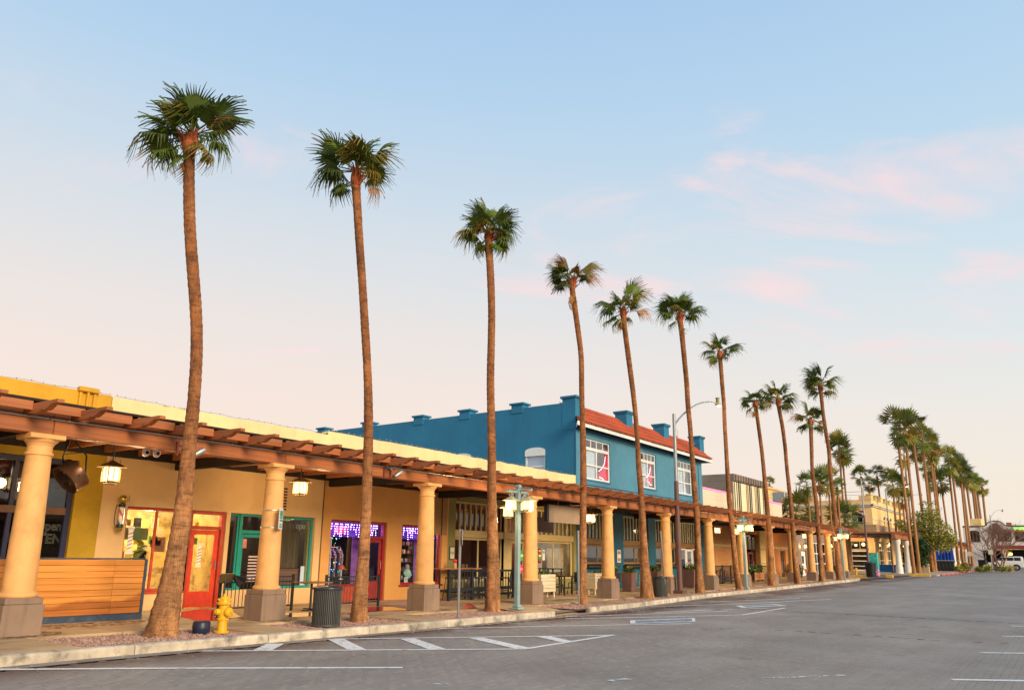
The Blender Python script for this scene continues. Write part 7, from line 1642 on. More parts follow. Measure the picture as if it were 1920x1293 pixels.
# ================================================================== BEYOND THE CROSSING
yelw = mat('yellow_stucco', (.88,.60,.24), rough=.75, var=.05, scale=.4, fine=12); yelp = mat('peach_stucco', (.92,.57,.25), rough=.75, var=.05, scale=.4, fine=12); paletrim = mat('pale_trim', (.66,.60,.50), rough=.7)
def yellow_building():
    XN, X1 = 101.5, 124.5; Yf = 18.5; t = thing('yellow_building', 'two-storey yellow corner building with crenellated parapet and arched windows across the side street', 'building', (112, 25, .4)); z0 = .1
    YB = 44
    near_w = [(19.55,20.95,4.95,7.0), (24.3,27.0,4.95,6.7), (30.5,33,4.95,6.7), (19.2,23.6,.45,4.0), (25,29,.45,4.0)]
    wall(t, 'near_wall', yelp, Yf, YB, z0, 8.9, near_w, Y=XN, axis='x', t=.4)
    st = [(105.2+q,106.3+q,4.95,6.9) for q in (3.2,5.4,7.6,11.8,14.0,16.2)]
    wall(t, 'street_wall', yelw, XN, X1, z0, 8.9, st+[(103.5,107.5,.5,4.1),(109,113,.5,4.1),(114.5,118,.5,4.1)], Y=Yf, t=.4)
    MB().quad((X1,Yf,z0), (X1,YB,z0), (X1,YB,8.9), (X1,Yf,8.9)).quad((XN,YB,z0), (XN,YB,8.9), (X1,YB,8.9), (X1,YB,z0)).build('side_wall', yelw, t, world=True); MB().quad((XN+.2,Yf+.2,8.5), (X1-.2,Yf+.2,8.5), (X1-.2,YB,8.5), (XN+.2,YB,8.5)).build('roof', MATS['gravel_roof'], t, world=True)
    # merlons
    for i in range(8):
        x = XN+.55+i*(X1-XN-1.1)/7; MB().cbox(x-.62, x+.62, Yf-.06, Yf+.5, 8.9, 9.45, .02).cbox(x-.72, x+.72, Yf-.12, Yf+.56, 9.45, 9.6, .02).build('merlon', yelw, t, world=True)
    for i in range(9):
        y = Yf+.75+i*3.1; MB().cbox(XN-.06, XN+.5, y-.6, y+.6, 8.9, 9.4, .02).build('merlon', yelp, t, world=True)
    for z, d in ((8.05,.18),(8.22,.28)):
        MB().cbox(XN-d, XN-.002, Yf-d, YB, z, z+.15, .02).cbox(XN-d, X1+.1, Yf-d, Yf-.002, z, z+.149, .02).build('cornice', paletrim, t, world=True)
    MB().cbox(XN+.01, X1, Yf-.05, Yf-.003, 6.55, 6.68, .01).build('string_course', paletrim, t, world=True)
    MB().tube([(XN+.2,Yf+1,9.9),(XN+.2,YB,9.9)], .03, 5).tube([(XN+.2,Yf+1,9.5),(XN+.2,YB,9.5)], .02, 5).build('roof_rail', steelm, t, world=True)
    for i in range(9): MB().tube([(XN+.2,Yf+1+3*i,8.9),(XN+.2,Yf+1+3*i,9.9)], .025, 5).build('rail_post', steelm, t, world=True)
    # arched window heads
    def arch(a, b, zt, axis, Y, name='arch_head'):
        m, hw, n = (a+b)/2, (b-a)/2+.12, 10; pts = [(m-hw*math.cos(math.pi*k/n), zt+hw*.55*math.sin(math.pi*k/n)) for k in range(n+1)]
        MB().prism(pts, Y-.06, Y-.003, axis).build(name, paletrim, t, world=True)
        pts = [(m-(hw-.13)*math.cos(math.pi*k/n), zt+(hw-.13)*.55*math.sin(math.pi*k/n)) for k in range(n+1)]
        MB().prism(pts, Y-.075, Y-.062, axis).build('fan_light', MATS['dark_room'], t, world=True)
    blu = mat('pale_blue_frame', (.50,.58,.62), rough=.5)
    for a, b, c, d in near_w[:3]:
        window(t, blu, a, b, c, d, Y=XN+.15, w=.12, vx=((a+b)/2,), hz=((c+d)/2,), gl=darkg, axis='x'); arch(a, b, d, 'x', XN); room(t, dkroom, a, b, c, d, 1, Y=XN+.41, axis='x')
    for a, b, c, d in st: window(t, yelp, a, b, c, d, Y=Yf+.2, w=.1, gl=darkg); arch(a, b, d, 'y', Yf); room(t, mat('amber_room', (.45,.22,.06)), a, b, c, d, .8, Y=Yf+.41)
    MB().cbox(XN-.02, XN-.005, Yf+.9, Yf+1.5, 7.35, 7.6, .002).cbox(XN-.02, XN-.005, Yf+.9, Yf+1.5, 6.75, 7.0, .002).build('vent', brownpole, t, world=True)
    # ground floor: garage door grid, glazing
    window(t, whitef, 19.2, 23.6, .45, 2.85, Y=XN+.12, w=.14, vx=(21.2,22.6), hz=(1.0,1.6,2.2), gl=darkg, axis='x'); window(t, creamf, 19.2, 23.6, 2.9, 4.0, Y=XN+.12, w=.12, vx=(20.2,21.2,22.4), gl=darkg, axis='x'); room(t, dkroom, 19.2, 23.6, .45, 4, 3, Y=XN+.41, axis='x')
    window(t, whitef, 25, 29, .45, 4.0, Y=XN+.12, w=.12, vx=(26.3,27.6), hz=(2.6,), gl=darkg, axis='x'); room(t, dkroom, 25, 29, .45, 4, 3, Y=XN+.41, axis='x')
    for a, b in ((103.5,107.5),(109,113),(114.5,118)): window(t, whitef, a, b, .5, 4.1, Y=Yf+.12, w=.14, vx=((a*2+b)/3,(a+2*b)/3), hz=(2.9,1.7)); room(t, warmroom, a, b, .5, 4.1, 2.5, Y=Yf+.41)
    # canopy and balcony band round the corner
    bal = mat('tan_balcony_panel', (.42,.26,.13), rough=.7)
    MB().box(XN-.42, XN-.34, Yf-.42, 24, 4.95, 5.9).box(XN-.339, X1, Yf-.42, Yf-.34, 4.95, 5.9).build('balcony_panel', bal, t, world=True)
    MB().cbox(XN-1.5, XN+.0, Yf-1.0, 30, 4.72, 4.94, .02).cbox(XN+.001, X1, Yf-1.0, Yf-.003, 4.72, 4.94, .02).build('balcony_slab', paletrim, t, world=True)
    MB().cbox(XN-1.45, XN-1.2, Yf-.9, 30, 4.30, 4.70, .02).cbox(XN-1.19, X1, Yf-.9, Yf-.65, 4.30, 4.70, .02).build('canopy_beam', raftm, t, world=True)
    for i in range(14): MB().cbox(XN-1.75, XN-.005, 17.9+i*.9, 18.05+i*.9, 4.40, 4.62, .01).build('rafter', raftm, t, world=True)
    for y in (18.1, 24.2, 29): MB().lathe([(.30,.2),(.28,1.0),(.25,3.7),(.34,3.8),(.34,4.29)], (XN-1.33, y, 0), 16).build('post', yelp, t, True, world=True)
    for (x, y, z, e) in ((XN-1, 19.6, 3.5, 30), (XN-1, 21.3, 3.6, 30), (XN-1, 23.2, 3.3, 30), (106, 17.6, 3.6, 30), (111, 17.6, 3.6, 30), (116.5, 17.6, 3.6, 30)):
        MB().lathe([(.05,.25),(.17,.12),(.19,0),(.12,-.13),(0,-.16)], (x, y, z), 12).build('globe_light', glow, t, True, world=True); lamp('globe_lamp', Vector((x-.3, y-.35, z-.1))-ABS[t], e, (1,.74,.4), .15, t)
    for y, w in ((30.2,1.6),(33.2,1.2),(26.5,1.1)): MB().cbox(104, 105.4, y-w/2, y+w/2, 8.2, 10.4, .04).build('air_conditioner', steelm, t, world=True)
yellow_building()
def back_block():
    t = thing('ochre_block', 'plain ochre upper block behind the pink neon building', 'building', (112, 52, .3)); MB().cbox(106, 124, 33, 70, .2, 11.3, .05).build('wall', yelw, t, world=True); MB().cbox(105.8, 124.2, 32.8, 70.2, 11.3, 11.6, .05).build('roof_edge', yelp, t, world=True)
back_block()
# ---- the far arcade: white columns under a dark red roof
def far_arcade():
    t = thing('far_arcade', 'far arcade roof on white columns beyond the side street', 'arcade', (125, 15, .6)); wc = mat('white_column_paint', (.80,.74,.62), rough=.7, var=.04)
    MB().cbox(88.5, 168, 14.1, 14.5, 3.9, 4.35, .02).build('beam', raftm, t, world=True); MB().box(88.5, 168, 14.5, 18.4, 4.36, 4.45).build('roof_deck', dark_t, t, world=True)
    rm = None
    for i in range(60):
        x = 89+1.3*i
        if rm is None: rm = MB().prism([(18.3,4.62),(18.3,4.38),(14.0,4.38),(13.4,4.52),(13.4,4.62)], -.07, .07, 'x').build('rafter', raftm, t); o = rm
        else: o = rm.copy(); COL.objects.link(o); o.parent = t
        o.location = (x-ABS[t].x, -ABS[t].y, -ABS[t].z)
    for i, x in enumerate((90.8, 96.5, 105.2, 110.5, 116, 121.5, 140, 146, 152, 158, 164)):
        MB().lathe([(.36,0),(.36,.7),(.30,.72),(.29,1.2),(.25,3.0-g(x)+.15),(.36,3.1-g(x)+.2),(.36,3.88-g(x)-.15)], (x, 14.4, g(x)+.15), 16).build('column', wc, t, True, world=True)
far_arcade()
def far_shops():
    for i, (a, b, h, m, lab) in enumerate(((125,146,4.6,mat('grey_blue_metal', (.20,.25,.30), rough=.5),'low grey-blue shop with sloped dark roof behind the blue umbrellas'), (146.2,170,4.9,apricot,'low orange shop row at the far end behind the palm trunks'))):
        t = thing('far_shop', lab, 'building', ((a+b)/2, 20, .8)); wall(t, 'front_wall', m if i else yelp, a, b, .5, 4.4, [(a+2+4*k, a+4.6+4*k, .9, 3.4) for k in range(4)], Y=18.5); 
        for k in range(4): MB().box(a+2+4*k, a+4.6+4*k, 18.7, 18.72, .9, 3.4).build('window', MATS['dark_room'], t, world=True)
        shell(t, m, a, b, h+.4, 32)
        if i == 0: MB().add([(a+9,13.2,4.7),(b+6,13.2,4.7),(b+6,18.5,7.0),(a+9,18.5,7.0),(b+6,18.5,4.7),(a+9,18.5,4.7)], [(0,1,2,3),(1,4,2),(0,3,5)]).build('sloped_roof', m, t, world=True)
        else: MB().cbox(a, b, 18.2, 18.49, 4.4, 5.2, .03).build('fascia', raftm, t, world=True)
far_shops()
# ---- street lights beyond
for lab, x, y, u1, v1, ua, va, lit in (('second street light, slim pole at the crossing with an unlit arm', 78.0, None, 1614, 897, 1663, 886, False), ('third street light with a lit orange lamp before the tall palms', 94.0, None, 1660, 915, 1702, 913, True), ('fourth street light, behind the lit one beside the green tree', 106.0, None, 1697, 934, 1729, 930, False), ('far street light over the bare trees at the right', 128.0, None, 1856, 965, 1881, 960, False)):
    p = fx(u1, v1, x); q = fy(ua, va, p.y-.35); street_light(lab, x, p.y, p.z, q.z+.1, arm=max(3.5, q.x-x), lit=lit, z0=g(x)+.14, s=.85)
def square_sign():
    x = 105.7; p = fx(1708, 1027, x); t = thing('square_sign', 'small pale square sign on the fourth street light pole', 'sign', tuple(p)); MB().cbox(-.03, 0, -.33, .33, -.33, .33, .01).build('plate', mat('sign_cream', (.70,.64,.48), rough=.5), t)
square_sign()
# ---- painted cabinet, blue planters and kerbs at the corner
def corner_things():
    x = 74; a = fx(1634, 1043, x); b = fx(1646, 1080, x); t = thing('painted_cabinet', 'painted teal and magenta utility cabinet behind the black corner trash can', 'cabinet', (x, (a.y+b.y)/2, g(x)+.14)); w = .33
    MB().cbox(-.3,.3,-w,w,.62,1.95,.03).build('upper_body', mat('painted_teal', (.02,.36,.30), rough=.5, col2=(.10,.45,.42), stain_scale=4), t); MB().cbox(-.29,.29,-w*.98,w*.98,.0,.62,.02).build('lower_body', mat('painted_magenta', (.45,.05,.25), rough=.5, col2=(.75,.60,.65), stain_scale=6), t); MB().cbox(-.33,.33,-w*1.05,w*1.05,1.951,2.02,.02).build('lid', mat('painted_lime', (.45,.55,.10), rough=.5), t)
    bl = mat('bright_blue_planter', (.012,.17,.47), rough=.55, var=.06)
    for lab, u0, u1, X in (('bright blue low planter wall at the corner, left half', 1649, 1673, 99), ('bright blue low planter wall at the corner, right half', 1675.5, 1697, 99.2)):
        p, q = fx(u0, 1062, X), fx(u1, 1062, X); t = thing('planter_wall', lab, 'planter', (X, (p.y+q.y)/2, .4)); MB().cbox(X-.5, X+.5, q.y, p.y, .2, 1.22, .03).build('wall', bl, t, world=True); MB().box(X-.42, X+.42, q.y+.08, p.y-.08, 1.2, 1.23).build('soil', MATS['soil'], t, world=True)
    # side street island: yellow painted kerb stones
    for lab, u0, u1, v, X in (('long yellow kerb stone at the side street hydrant', 1596, 1626, 1081, 74), ('short yellow kerb block on the crossing island', 1663, 1673, 1080, 77), ('long yellow kerb stone at the far corner of the crossing', 1705, 1745, 1078.5, 86)):
        p, q = fx(u0, v, X), fx(u1, v, X); t = thing('yellow_kerb_stone', lab, 'kerb stone', (X, (p.y+q.y)/2, g(X))); L = max(.6, p.y-q.y); MB().cbox(-.15, .15, -L/2, L/2, -.05, .24, .03).build('block', yelk, t)
    # raised corner pavements
    cm = mat('corner_concrete', (.46,.37,.27), rough=.8, scale=.6)
    def slab(pts, nm='corner_pavement', h=.14):
        mb = MB(); n = len(pts); top = [(x, y, g(x)+h) for x, y in pts]; bot = [(x, y, g(x)-.2) for x, y in pts]; mb.add(top+bot, [tuple(range(n))]+[(i, n+i, n+(i+1) % n, (i+1) % n) for i in range(n)]); mb.build(nm, cm, kind='structure')
    slab([(90,10.9),(110,10.4),(110,18.6),(90,18.6)]); slab([(110,10.4),(125,10.2),(170,10.2),(170,18.6),(110,18.6)]); slab([(90,18.6),(101.4,18.6),(101.4,60),(90,60)]); slab([(66.4,13.4),(69.2,14.8),(70.6,17.2),(70.8,40),(66.4,40)])
    for i in range(12):
        xa, xb = 92+i*3.2, 95.15+i*3.2; ya = float(np.interp((xa+xb)/2, [90,110,125,170], [10.9,10.4,10.2,10.2])); mb = MB().cbox(xa, xb, ya-.15, ya+.02, 0, .155, .02); mb.v = [(x, y, z+g(x)) for x, y, z in mb.v]
        t = thing('red_kerb_stone', 'red painted kerb stone along the far corner', 'kerb stone', ((xa+xb)/2, ya, g(xa)), 'red kerb stones of the far block'); mb.build('block', redk, t, world=True)
corner_things()
# ---- trees and shrubs of the far block
treeg = [mat('tree_leaf_green', (.24,.27,.03), rough=.5, var=.15), mat('tree_leaf_olive', (.36,.30,.04), rough=.5, var=.15), mat('tree_leaf_dark', (.13,.16,.02), rough=.5, var=.15), mat('tree_leaf_rust', (.28,.15,.025), rough=.5, var=.15)]
def leafy_tree(label, x, y, parts, seed, n, size, mats, trunk):
    z0 = g(x)+.1; t = thing('leafy_tree', label, 'tree', (x, y, z0)); r = random.Random(seed); tb = MB(); tb.tube([(0,0,0),(.05,.05,trunk*.5),(0,.1,trunk)], [.24,.18,.14], 8)
    for (dx, dy, dz, rx, ry, rz) in parts: tb.tube([(0,.1,trunk*.85), (dx*.5,dy*.5,(trunk+dz)*.5+.3), (dx,dy,dz)], [.11,.07,.03], 6)
    tb.build('trunk', trunkm, t, True); mb = MB()
    vol = [q[3]*q[4]*q[5] for q in parts]
    for i in range(n):
        q = r.choices(parts, vol)[0]
        while True:
            s = Vector((r.uniform(-1,1), r.uniform(-1,1), r.uniform(-1,1)))
            if .25 < s.length < 1: break
        if math.sin(s.x*7+seed)+math.sin(s.y*9+s.z*6) > 1.15: continue
        p = Vector((q[0]+s.x*q[3], q[1]+s.y*q[4], q[2]+s.z*q[5]))
        for _ in range(5):
            d = Vector((r.gauss(0,1), r.gauss(0,1), r.gauss(-.2,.8))).normalized(); w = d.cross(Vector((r.gauss(0,1),r.gauss(0,1),r.gauss(0,1)))).normalized()*size*.22; L = size*r.uniform(.6,1.4); o = p+Vector((r.gauss(0,.12),r.gauss(0,.12),r.gauss(0,.12)))
            mb.add([o, o+d*L*.5+w, o+d*L, o+d*L*.5-w], [(0,1,2,3)], r.choices(range(len(mats)), (4,3,2,1.2)[:len(mats)])[0])
    mb.build('crown', mats, t, kind='stuff')
def pxs(X): return depth((X, 15, 3))/F_PX
def trees():
    X = 104; c = fx(1742, 1000, X); k = pxs(X)*1.05; zb = g(X)
    def at(u, v): p = fx(u, v, X); return (0, p.y-c.y, p.z-zb)
    P = []
    for (u, v, ru, rv) in ((1742,985,26,30),(1725,1000,20,22),(1765,1002,22,24),(1715,980,12,16),(1745,960,16,20),(1780,1014,16,14),(1735,1018,26,14),(1760,1022,24,12),(1692,985,10,10),(1704,1002,14,12)):
        q = at(u, v); P.append((q[0], q[1], q[2], 2.0, ru*k, rv*k))
    leafy_tree('airy yellow-green tree in front of the tall palm trunks on the far block', X, c.y, P, 3, 1250, .33, treeg, 3.0)
    X2 = 98; c2 = fx(1718, 1045, X2); k2 = pxs(X2); t_ = [(0, fx(u, v, X2).y-c2.y, fx(u, v, X2).z-g(X2), 1.2, ru*k2, rv*k2) for u, v, ru, rv in ((1715,1038,15,16),(1725,1030,14,20),(1706,1045,10,12),(1728,1050,8,12),(1712,1022,10,14))]
    leafy_tree('dark dense vine-covered tree beside the white columns', X2, c2.y, t_, 8, 2200, .30, [leafA[1], mat('vine_dark', (.018,.045,.01), rough=.5), leafA[0]], 1.6)
trees()
def bare_tree(label, x, u, v0, h, w, seed):
    p = fx(u, v0, x); t = thing('bare_tree', label, 'tree', (x, p.y, g(x)+.1), 'leafless trees by the far corner'); r = random.Random(seed); mb = MB()
    def grow(a, d, L, rad, lv):
        b = a+d*L; mb.tube([a, a+d*L*.5+Vector((r.gauss(0,.04),r.gauss(0,.04),0))*L, b], [rad, rad*.8, rad*.6], 4, cap=False)
        if lv == 0: return
        for _ in range(3 if lv > 1 else 4):
            nd = (d+Vector((r.gauss(0,.5), r.gauss(0,.55), r.gauss(.12,.3)))).normalized(); grow(b, nd, L*r.uniform(.62,.85), rad*.6, lv-1)
    for i in range(3): grow(Vector((0,0,0)), Vector((r.gauss(0,.2), (i-1)*.35+r.gauss(0,.1), 1)).normalized(), h*.30, .09, 5)
    mb.build('branches', mat('bare_branch', (.22,.115,.075), rough=.9), t)
bare_tree('leafless pinkish tree before the white building, left one', 118, 1868, 1058, 6.4, 4, 5); bare_tree('leafless pinkish tree before the white building, by the white car', 120, 1880, 1060, 6.8, 4, 9); bare_tree('small leafless tree before the white building, farthest left', 124, 1858, 1055, 5.2, 3, 13)
for i, (u, v, X, rx, h, ms, lab) in enumerate(((1800,1066,106,.9,1.2,None,'spiky olive shrub beside the black planter by the umbrellas'),(1812,1064,110,.8,1.5,[treeg[3],treeg[1]],'rusty shrub between the spiky one and the sign post'),(1836,1067,108,.5,.9,None,'small agave-like green shrub near the red kerb'),(1850,1062,112,.8,1.1,None,'low green shrub beside the dark bin'),(1891,1063,114,1.0,1.1,[mat('straw_grass', (.50,.36,.10)), treeg[1]],'straw-coloured grass clump in front of the white car'),(1878,1063,113,.9,.8,None,'low green shrub under the bare trees'))):
    y = fx(u, v, X).y; bush(lab, X, y, rx*.7, h*.62, 60+i, 220, .26, ms or treeg[:3])
# ---- blue umbrellas behind a black planter
def umbrellas():
    um = mat('blue_umbrella_cloth', (.012,.085,.42), rough=.7, var=.12); X = 112; first = None
    for i, u in enumerate((1757, 1764.5, 1771.5, 1778, 1784.5)):
        y = fx(u, 1040, X).y; lab = 'closed blue umbrella, %s of the five behind the black planter' % ('leftmost','second','middle','fourth','rightmost')[i]
        if first: copy_tree(first, label=lab, loc=(X, y, g(X)+.15), rz=i*1.1); continue
        t = first = thing('umbrella', lab, 'umbrella', (X, y, g(X)+.15), 'closed blue umbrellas'); n = 20; prof = [(.04,3.45),(.09,3.2),(.14,2.6),(.18,1.9),(.22,1.3),(.24,1.02),(.20,1.0)]
        vs = []; fs = []
        for q, (r_, z) in enumerate(prof):
            for k in range(n): a = 2*math.pi*k/n; rr = r_*(1+.22*(1 if k % 2 else -1)*min(1, q/2)); vs.append((rr*math.cos(a), rr*math.sin(a), z))
        for q in range(len(prof)-1):
            for k in range(n): fs.append((q*n+k, q*n+(k+1) % n, (q+1)*n+(k+1) % n, (q+1)*n+k))
        MB().add(vs, fs).build('canopy', um, t, True); MB().tube([(0,0,0),(0,0,3.6)], .035, 8).build('pole', whitef, t, True)
    p, q = fx(1757, 1060, X-1), fx(1790, 1060, X-1); t = thing('black_planter', 'long black panelled planter in front of the blue umbrellas', 'planter', (X-1, (p.y+q.y)/2, g(X)+.15)); n = 5; W_ = (p.y-q.y)/n
    for i in range(n): MB().cbox(-.3, .3, -(p.y-q.y)/2+i*W_+.03, -(p.y-q.y)/2+(i+1)*W_-.03, 0, 1.15, .02).build('panel', blackm, t)
    MB().cbox(-.36, .36, -(p.y-q.y)/2, (p.y-q.y)/2, 1.152, 1.22, .01).build('rim', blackm, t)
    t = thing('white_tables', 'white cloth tables under the closed umbrellas', 'table', (X-.2, (p.y+q.y)/2, g(X)+.15)); MB().cbox(-.3,.3,-1.6,1.6,1.22,1.26,.005).build('table_top', whitef, t)
    a, b = fx(1742, 1060, X+2), fx(1757, 1060, X+2); t = thing('brick_wall', 'low red brick wall with rail left of the black planter', 'wall', (X+2, (a.y+b.y)/2, g(X))); MB().cbox(-.2,.2,-(a.y-b.y)/2,(a.y-b.y)/2,0,1.1,.02).build('wall', brick_mat('red_brick', (.30,.09,.04), (.24,.06,.03), (.3,.2,.15), 2), t); MB().tube([(0,-(a.y-b.y)/2,1.45),(0,(a.y-b.y)/2,1.45)], .04, 6).build('rail', raftm, t)
    a, b = fx(1724, 1060, 100), fx(1742, 1060, 100); t = thing('tan_wall_block', 'plain tan low wall block beside the vine-covered tree', 'wall', (100, (a.y+b.y)/2, g(100))); MB().cbox(-.3,.3,-(a.y-b.y)/2,(a.y-b.y)/2,0,1.15,.02).build('block', mat('tan_block', (.55,.38,.22), rough=.8), t)
    x = 116; y = fx(1842, 1055, x).y; t = thing('dark_bin', 'square dark bin among the shrubs of the far block', 'trash can', (x, y, g(x)+.1)); MB().cbox(-.5,.5,-.42,.42,0,1.3,.05).build('body', MATS['black_plastic'], t); MB().cbox(-.53,.53,-.45,.45,1.302,1.4,.03).build('lid', MATS['black_plastic'], t)
    for u, v1, X, lab in ((1817,1035,110,'slim grey sign post among the palm trunks'),(1857,1032,112,'grey sign post with pale plate before the bare trees')):
        p = fx(u, v1, X); t = thing('sign_post', lab, 'sign post', (X, p.y, g(X)+.1)); MB().tube([(0,0,0),(0,0,p.z-g(X))], .05, 6).build('post', steelm, t, True); MB().cbox(-.08,-.055,-.25,.25,p.z-g(X)-.55,p.z-g(X),.01).build('plate', mat('sign_cream', (.70,.64,.48), rough=.5), t)
umbrellas()
# ---- white mission-style building closing the street
def white_building():
    XB = 158; t = thing('white_building', 'white mission-style building with arched windows and curved parapet at the far right', 'building', (XB+5, 5, 1.0)); wm = mat('white_stucco', (.82,.78,.72), rough=.75, var=.03, scale=.3)
    def Z(u, v): return fx(u, v, XB)
    yl, yr = Z(1806, 1000).y, -26; zt = Z(1920, 987).z; zb = .6
    wins = []
    for u0, u1, v0, v1 in ((1903,1932,1001,1015),(1871,1897,1001,1015),(1818,1838,1002,1016)):
        a, b = Z(u1, 1010), Z(u0, 1010); wins.append((a.y, b.y, Z(u0, v1).z, Z(u0, v0).z+.5))
    sf = (yr+1, Z(1893,1050).y, zb+.6, Z(1900,1030).z); sf2 = (Z(1882,1050).y, Z(1845,1050).y, zb+.6, Z(1870,1031).z)
    wall(t, 'front_wall', wm, yr, yl, zb, zt, wins+[sf, sf2], Y=XB, axis='x', t=.4)
    n = 16; c = Z(1866, 985); hw = c.y-Z(1886, 985).y; pts = [(c.y+hw*1.5, zt), (c.y+hw*1.0, zt+.15)]+[(c.y+hw*.8*math.cos(math.pi*k/n), zt+.25+hw*.45*math.sin(math.pi*k/n)) for k in range(n+1)]+[(c.y-hw*1.0, zt+.15), (c.y-hw*1.5, zt)]
    MB().prism(pts, XB-.02, XB+.35, 'x').build('curved_gable', wm, t, world=True)
    dm = mat('dark_coping', (.10,.07,.06), rough=.7); MB().tube([(XB+.1, y, z+.06) for y, z in pts], .14, 6).build('gable_coping', dm, t, world=True); MB().cbox(XB-.1, XB+.4, yr, c.y-hw*1.5, zt+.002, zt+.25, .03).cbox(XB-.1, XB+.4, c.y+hw*1.5, yl, zt+.002, zt+.25, .03).build('coping', dm, t, world=True)
    q = Z(1866, 991); MB().lathe([(.95,-.02),(.95,.05)], n=20, M=Matrix.Translation((XB-.05,q.y,q.z)) @ Matrix.Rotation(R_(90),4,'Y')).build('round_vent', mat('brown_lattice', (.20,.11,.07)), t, world=True)
    for a, b, c_, d in wins:
        window(t, dm, a, b, c_, d, Y=XB+.1, w=.18, vx=((a*2+b)/3,(a+2*b)/3), gl=darkg, axis='x'); room(t, MATS['dark_room'], a, b, c_, d, 1, Y=XB+.41, axis='x')
        m, h = (a+b)/2, (b-a)/2; MB().prism([(m-h*math.cos(math.pi*k/n), d-.02+h*.35*math.sin(math.pi*k/n)) for k in range(n+1)], XB-.05, XB-.004, 'x').build('arch_head', dm, t, world=True)
    MB().quad((XB,yl,zb), (XB,yl,zt), (XB+14,yl,zt), (XB+14,yl,zb)).quad((XB,yr,zb), (XB+14,yr,zb), (XB+14,yr,zt), (XB,yr,zt)).build('side_wall', wm, t, world=True); MB().box(XB+.5, XB+14, yr, yl, zt-.6, zt-.5).build('roof', MATS['gravel_roof'], t, world=True)
    a = Z(1896, 1026); MB().cbox(XB-2.2, XB-.01, yr, Z(1870,1026).y, a.z-.2, a.z+.35, .03).build('awning', mat('red_brown_awning', (.28,.05,.03), rough=.7), t, world=True)
    room(t, MATS['dark_room'], sf[0], sf[1], sf[2], sf[3], 2, Y=XB+.41, axis='x'); room(t, MATS['dark_room'], sf2[0], sf2[1], sf2[2], sf2[3], 2, Y=XB+.41, axis='x')
    p, q2 = Z(1901, 990), Z(1960, 995); MB().cbox(XB-.25, XB-.01, q2.y, p.y, p.z-.25, p.z+.2, .03).build('lime_neon_band', emit('lime_neon', (.35,1.0,.18), .9), t, world=True); MB().cbox(XB-.26, XB-.01, q2.y, p.y, p.z-.62, p.z-.27, .03).build('orange_band', mat('orange_band', (.65,.20,.03)), t, world=True)
    MB().cbox(XB+3, XB+8, Z(1838,983).y, Z(1816,983).y, zt, zt+1.6, .05).build('roof_box', yelw, t, world=True); MB().cbox(XB+1, XB+3, Z(1896,983).y, Z(1886,983).y, zt, zt+.8, .04).build('roof_unit', mat('rust_unit', (.45,.16,.08)), t, world=True)
    lamp('front_lamp', Vector((XB-1, Z(1895,1038).y, Z(1895,1038).z))-ABS[t], 60, (1,.7,.2), .2, t); MB().lathe([(0,-.25),(.3,-.15),(.3,.15),(0,.25)], tuple(Z(1895,1038)-Vector((1.2,0,0))), 12).build('amber_light', emit('amber_light', (1,.6,.1), 3), t, True, world=True)
white_building()
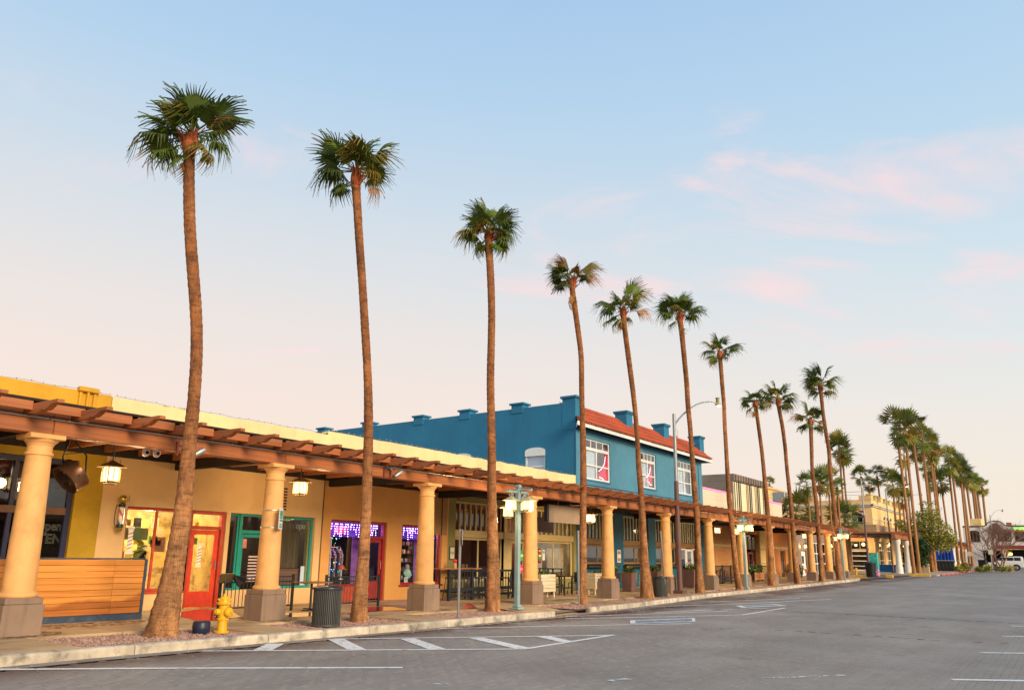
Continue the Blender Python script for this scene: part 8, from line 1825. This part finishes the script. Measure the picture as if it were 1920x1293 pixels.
# ---- parked cars by the white building
def car(name, label, x, y, rz, body, L, Wd, H, suv=True):
    t = thing(name, label, 'car', (x, y, g(x)+.0), None, rz); tyre = mat('tyre_rubber', (.012,.012,.013), rough=.8); rim = mat('alloy_rim', (.45,.45,.46), rough=.35, metal=.8); dk = mat('car_glass', (.02,.025,.03), rough=.08, var=.02)
    h0, h1 = .45, H*.56; hl = L/2
    if suv: side = [(-hl,h0),(-hl,h1+.05),(-hl+.05,H-.12),(-hl+.18,H),(hl-1.75,H),(hl-1.15,h1+.05),(hl-.1,h1-.02),(hl,h1-.25),(hl,h0)]
    else: side = [(-hl,h0+.05),(-hl,h1-.05),(-hl+.6,h1+.05),(-hl+1.2,H),(hl-2.1,H),(hl-1.2,h1+.02),(hl-.15,h1-.12),(hl,h0+.1),(hl-.05,h0-.1),(-hl+.05,h0-.1)]
    n = len(side); vs = []; 
    for y_, s in ((-Wd/2,1.0),(-Wd/2+.06,1.0),(Wd/2-.06,1.0),(Wd/2,1.0)):
        inset = .03 if abs(y_) == Wd/2 else 0
        for px, pz in side:
            tum = .10*max(0, (pz-h1)/(H-h1)) if H > h1 else 0
            vs.append((px*(1-inset/hl), y_*(1-tum*1.6), pz-(inset if pz > h1 else 0)))
    fs = [tuple(range(n)), tuple(range(4*n-1, 3*n-1, -1))]+[(k*n+i, (k+1)*n+i, (k+1)*n+(i+1) % n, k*n+(i+1) % n) for k in range(3) for i in range(n)]
    MB().add(vs, fs).build('body', body, t)
    sg = 1
    wz0, wz1 = h1+.06, H-.14
    for s in (-1,1):
        yy = s*(Wd/2*(1-.10*.8)+.004)
        if suv: cuts = ((-hl+.28,-hl+1.0),(-hl+1.1,-hl+1.85),(-hl+1.95,hl-1.55))
        else: cuts = ((-hl+1.0,-hl+1.75),(-hl+1.85,hl-1.75))
        for a, b in cuts: MB().prism([(a,wz0),(b+.25 if b == cuts[-1][1] else b,wz0),(b,wz1),(a+(.0 if suv else .2),wz1)], yy-.02, yy+.02, 'y').build('side_window', dk, t)
        for xw in (-hl+.85, hl-.85):
            w = MB().lathe([(.24,-.1),(.36,-.11),(.375,-.05),(.375,.05),(.36,.11),(.24,.1)], n=20, M=Matrix.Translation((xw, s*(Wd/2-.08), .375)) @ Matrix.Rotation(R_(90),4,'X')).build('wheel', tyre, t, True)
            MB().lathe([(.235,-.1),(.2,-.115),(.05,-.12),(.05,.12),(.2,.115),(.235,.1)], n=14, M=Matrix.Translation((xw, s*(Wd/2-.08), .375)) @ Matrix.Rotation(R_(90),4,'X')).build('rim', rim, w)
            MB().prism([(xw+.46*math.cos(math.pi*k/10), .375+.46*math.sin(math.pi*k/10)) for k in range(11)], s*(Wd/2)-.01 if s > 0 else -Wd/2-.03, s*(Wd/2)+.03 if s > 0 else -Wd/2+.01, 'y').build('wheel_arch', tyre, t)
        MB().cbox(hl-.06, hl+.012, s*Wd*.36-.14, s*Wd*.36+.14, h1-.32, h1-.14, .02).build('headlight', mat('lamp_lens', (.7,.7,.68), rough=.1), t); MB().cbox(-hl-.012, -hl+.03, s*Wd*.42-.07, s*Wd*.42+.07, h1-.2, h1+.05, .02).build('tail_light', mat('tail_red', (.45,.01,.01), rough=.2), t)
    if suv:
        MB().lathe([(.20,-.1),(.33,-.1),(.36,-.02),(.33,.08),(0,.08)], n=18, M=Matrix.Translation((-hl-.12, .05, h1-.05)) @ Matrix.Rotation(R_(-90),4,'Y')).build('spare_wheel', tyre, t, True); MB().prism([(hl-1.72,H-.1),(hl-1.18,h1+.10),(hl-1.16,h1+.11),(hl-1.70,H-.08)], -Wd*.40, Wd*.40, 'y').build('windscreen', dk, t)
    MB().cbox(hl-.02, hl+.10, -Wd/2+.05, Wd/2-.05, .40, .58, .03).cbox(-hl-.10, -hl+.02, -Wd/2+.05, Wd/2-.05, .40, .58, .03).build('bumper', tyre, t)
X_ = 126; p_ = fx(1886, 1062, X_); car('parked_suv', 'white boxy off-road car parked side on by the bare trees', X_, p_.y, R_(90), mat('white_car_paint', (.82,.82,.80), rough=.25, var=.01, bump=0, spec=.6), 4.2, 1.8, 1.85)
X_ = 136; p_ = fx(1911, 1062, X_); car('parked_car', 'dark blue-grey car half hidden behind the white one', X_, p_.y, R_(90), mat('dark_car_paint', (.05,.055,.08), rough=.25, var=.02, bump=0), 4.3, 1.75, 1.55, False)
X_ = 134; p_ = fx(1872, 1060, X_); car('parked_car', 'dark car behind the left bare tree trunks', X_, p_.y, R_(90), MATS['dark_car_paint'], 4.4, 1.75, 1.5, False)
# ---- the other side of the street, behind the camera: it only shows as dark reflections in the shop glass
def opposite_row():
    for i, (a, b, h, m) in enumerate(((-30,2,4.8,concm),(2.2,28,5.4,brickm or MATS['red_brick']),(28.2,60,4.6,MATS['tan_block']),(60.2,100,5.6,MATS['grey_brown_concrete']))):
        t = thing('opposite_shop', ('grey-brown','red brick','tan','dark concrete')[i]+' shop block across the street, seen only in window reflections', 'building', ((a+b)/2, -22, 0)); wall(t, 'front_wall', m, a, b, -.2, h, [(a+2+5*k, a+5.5+5*k, .4, 3) for k in range(int((b-a-3)/5))], Y=-30, t=-.3)
        MB().box(a, b, -45, -30.4, -.2, h).build('mass', m, t, world=True); MB().cbox(a, b, -30, -26.5, 3.6, 3.9, .02).build('awning', raftm, t, world=True)
opposite_row()
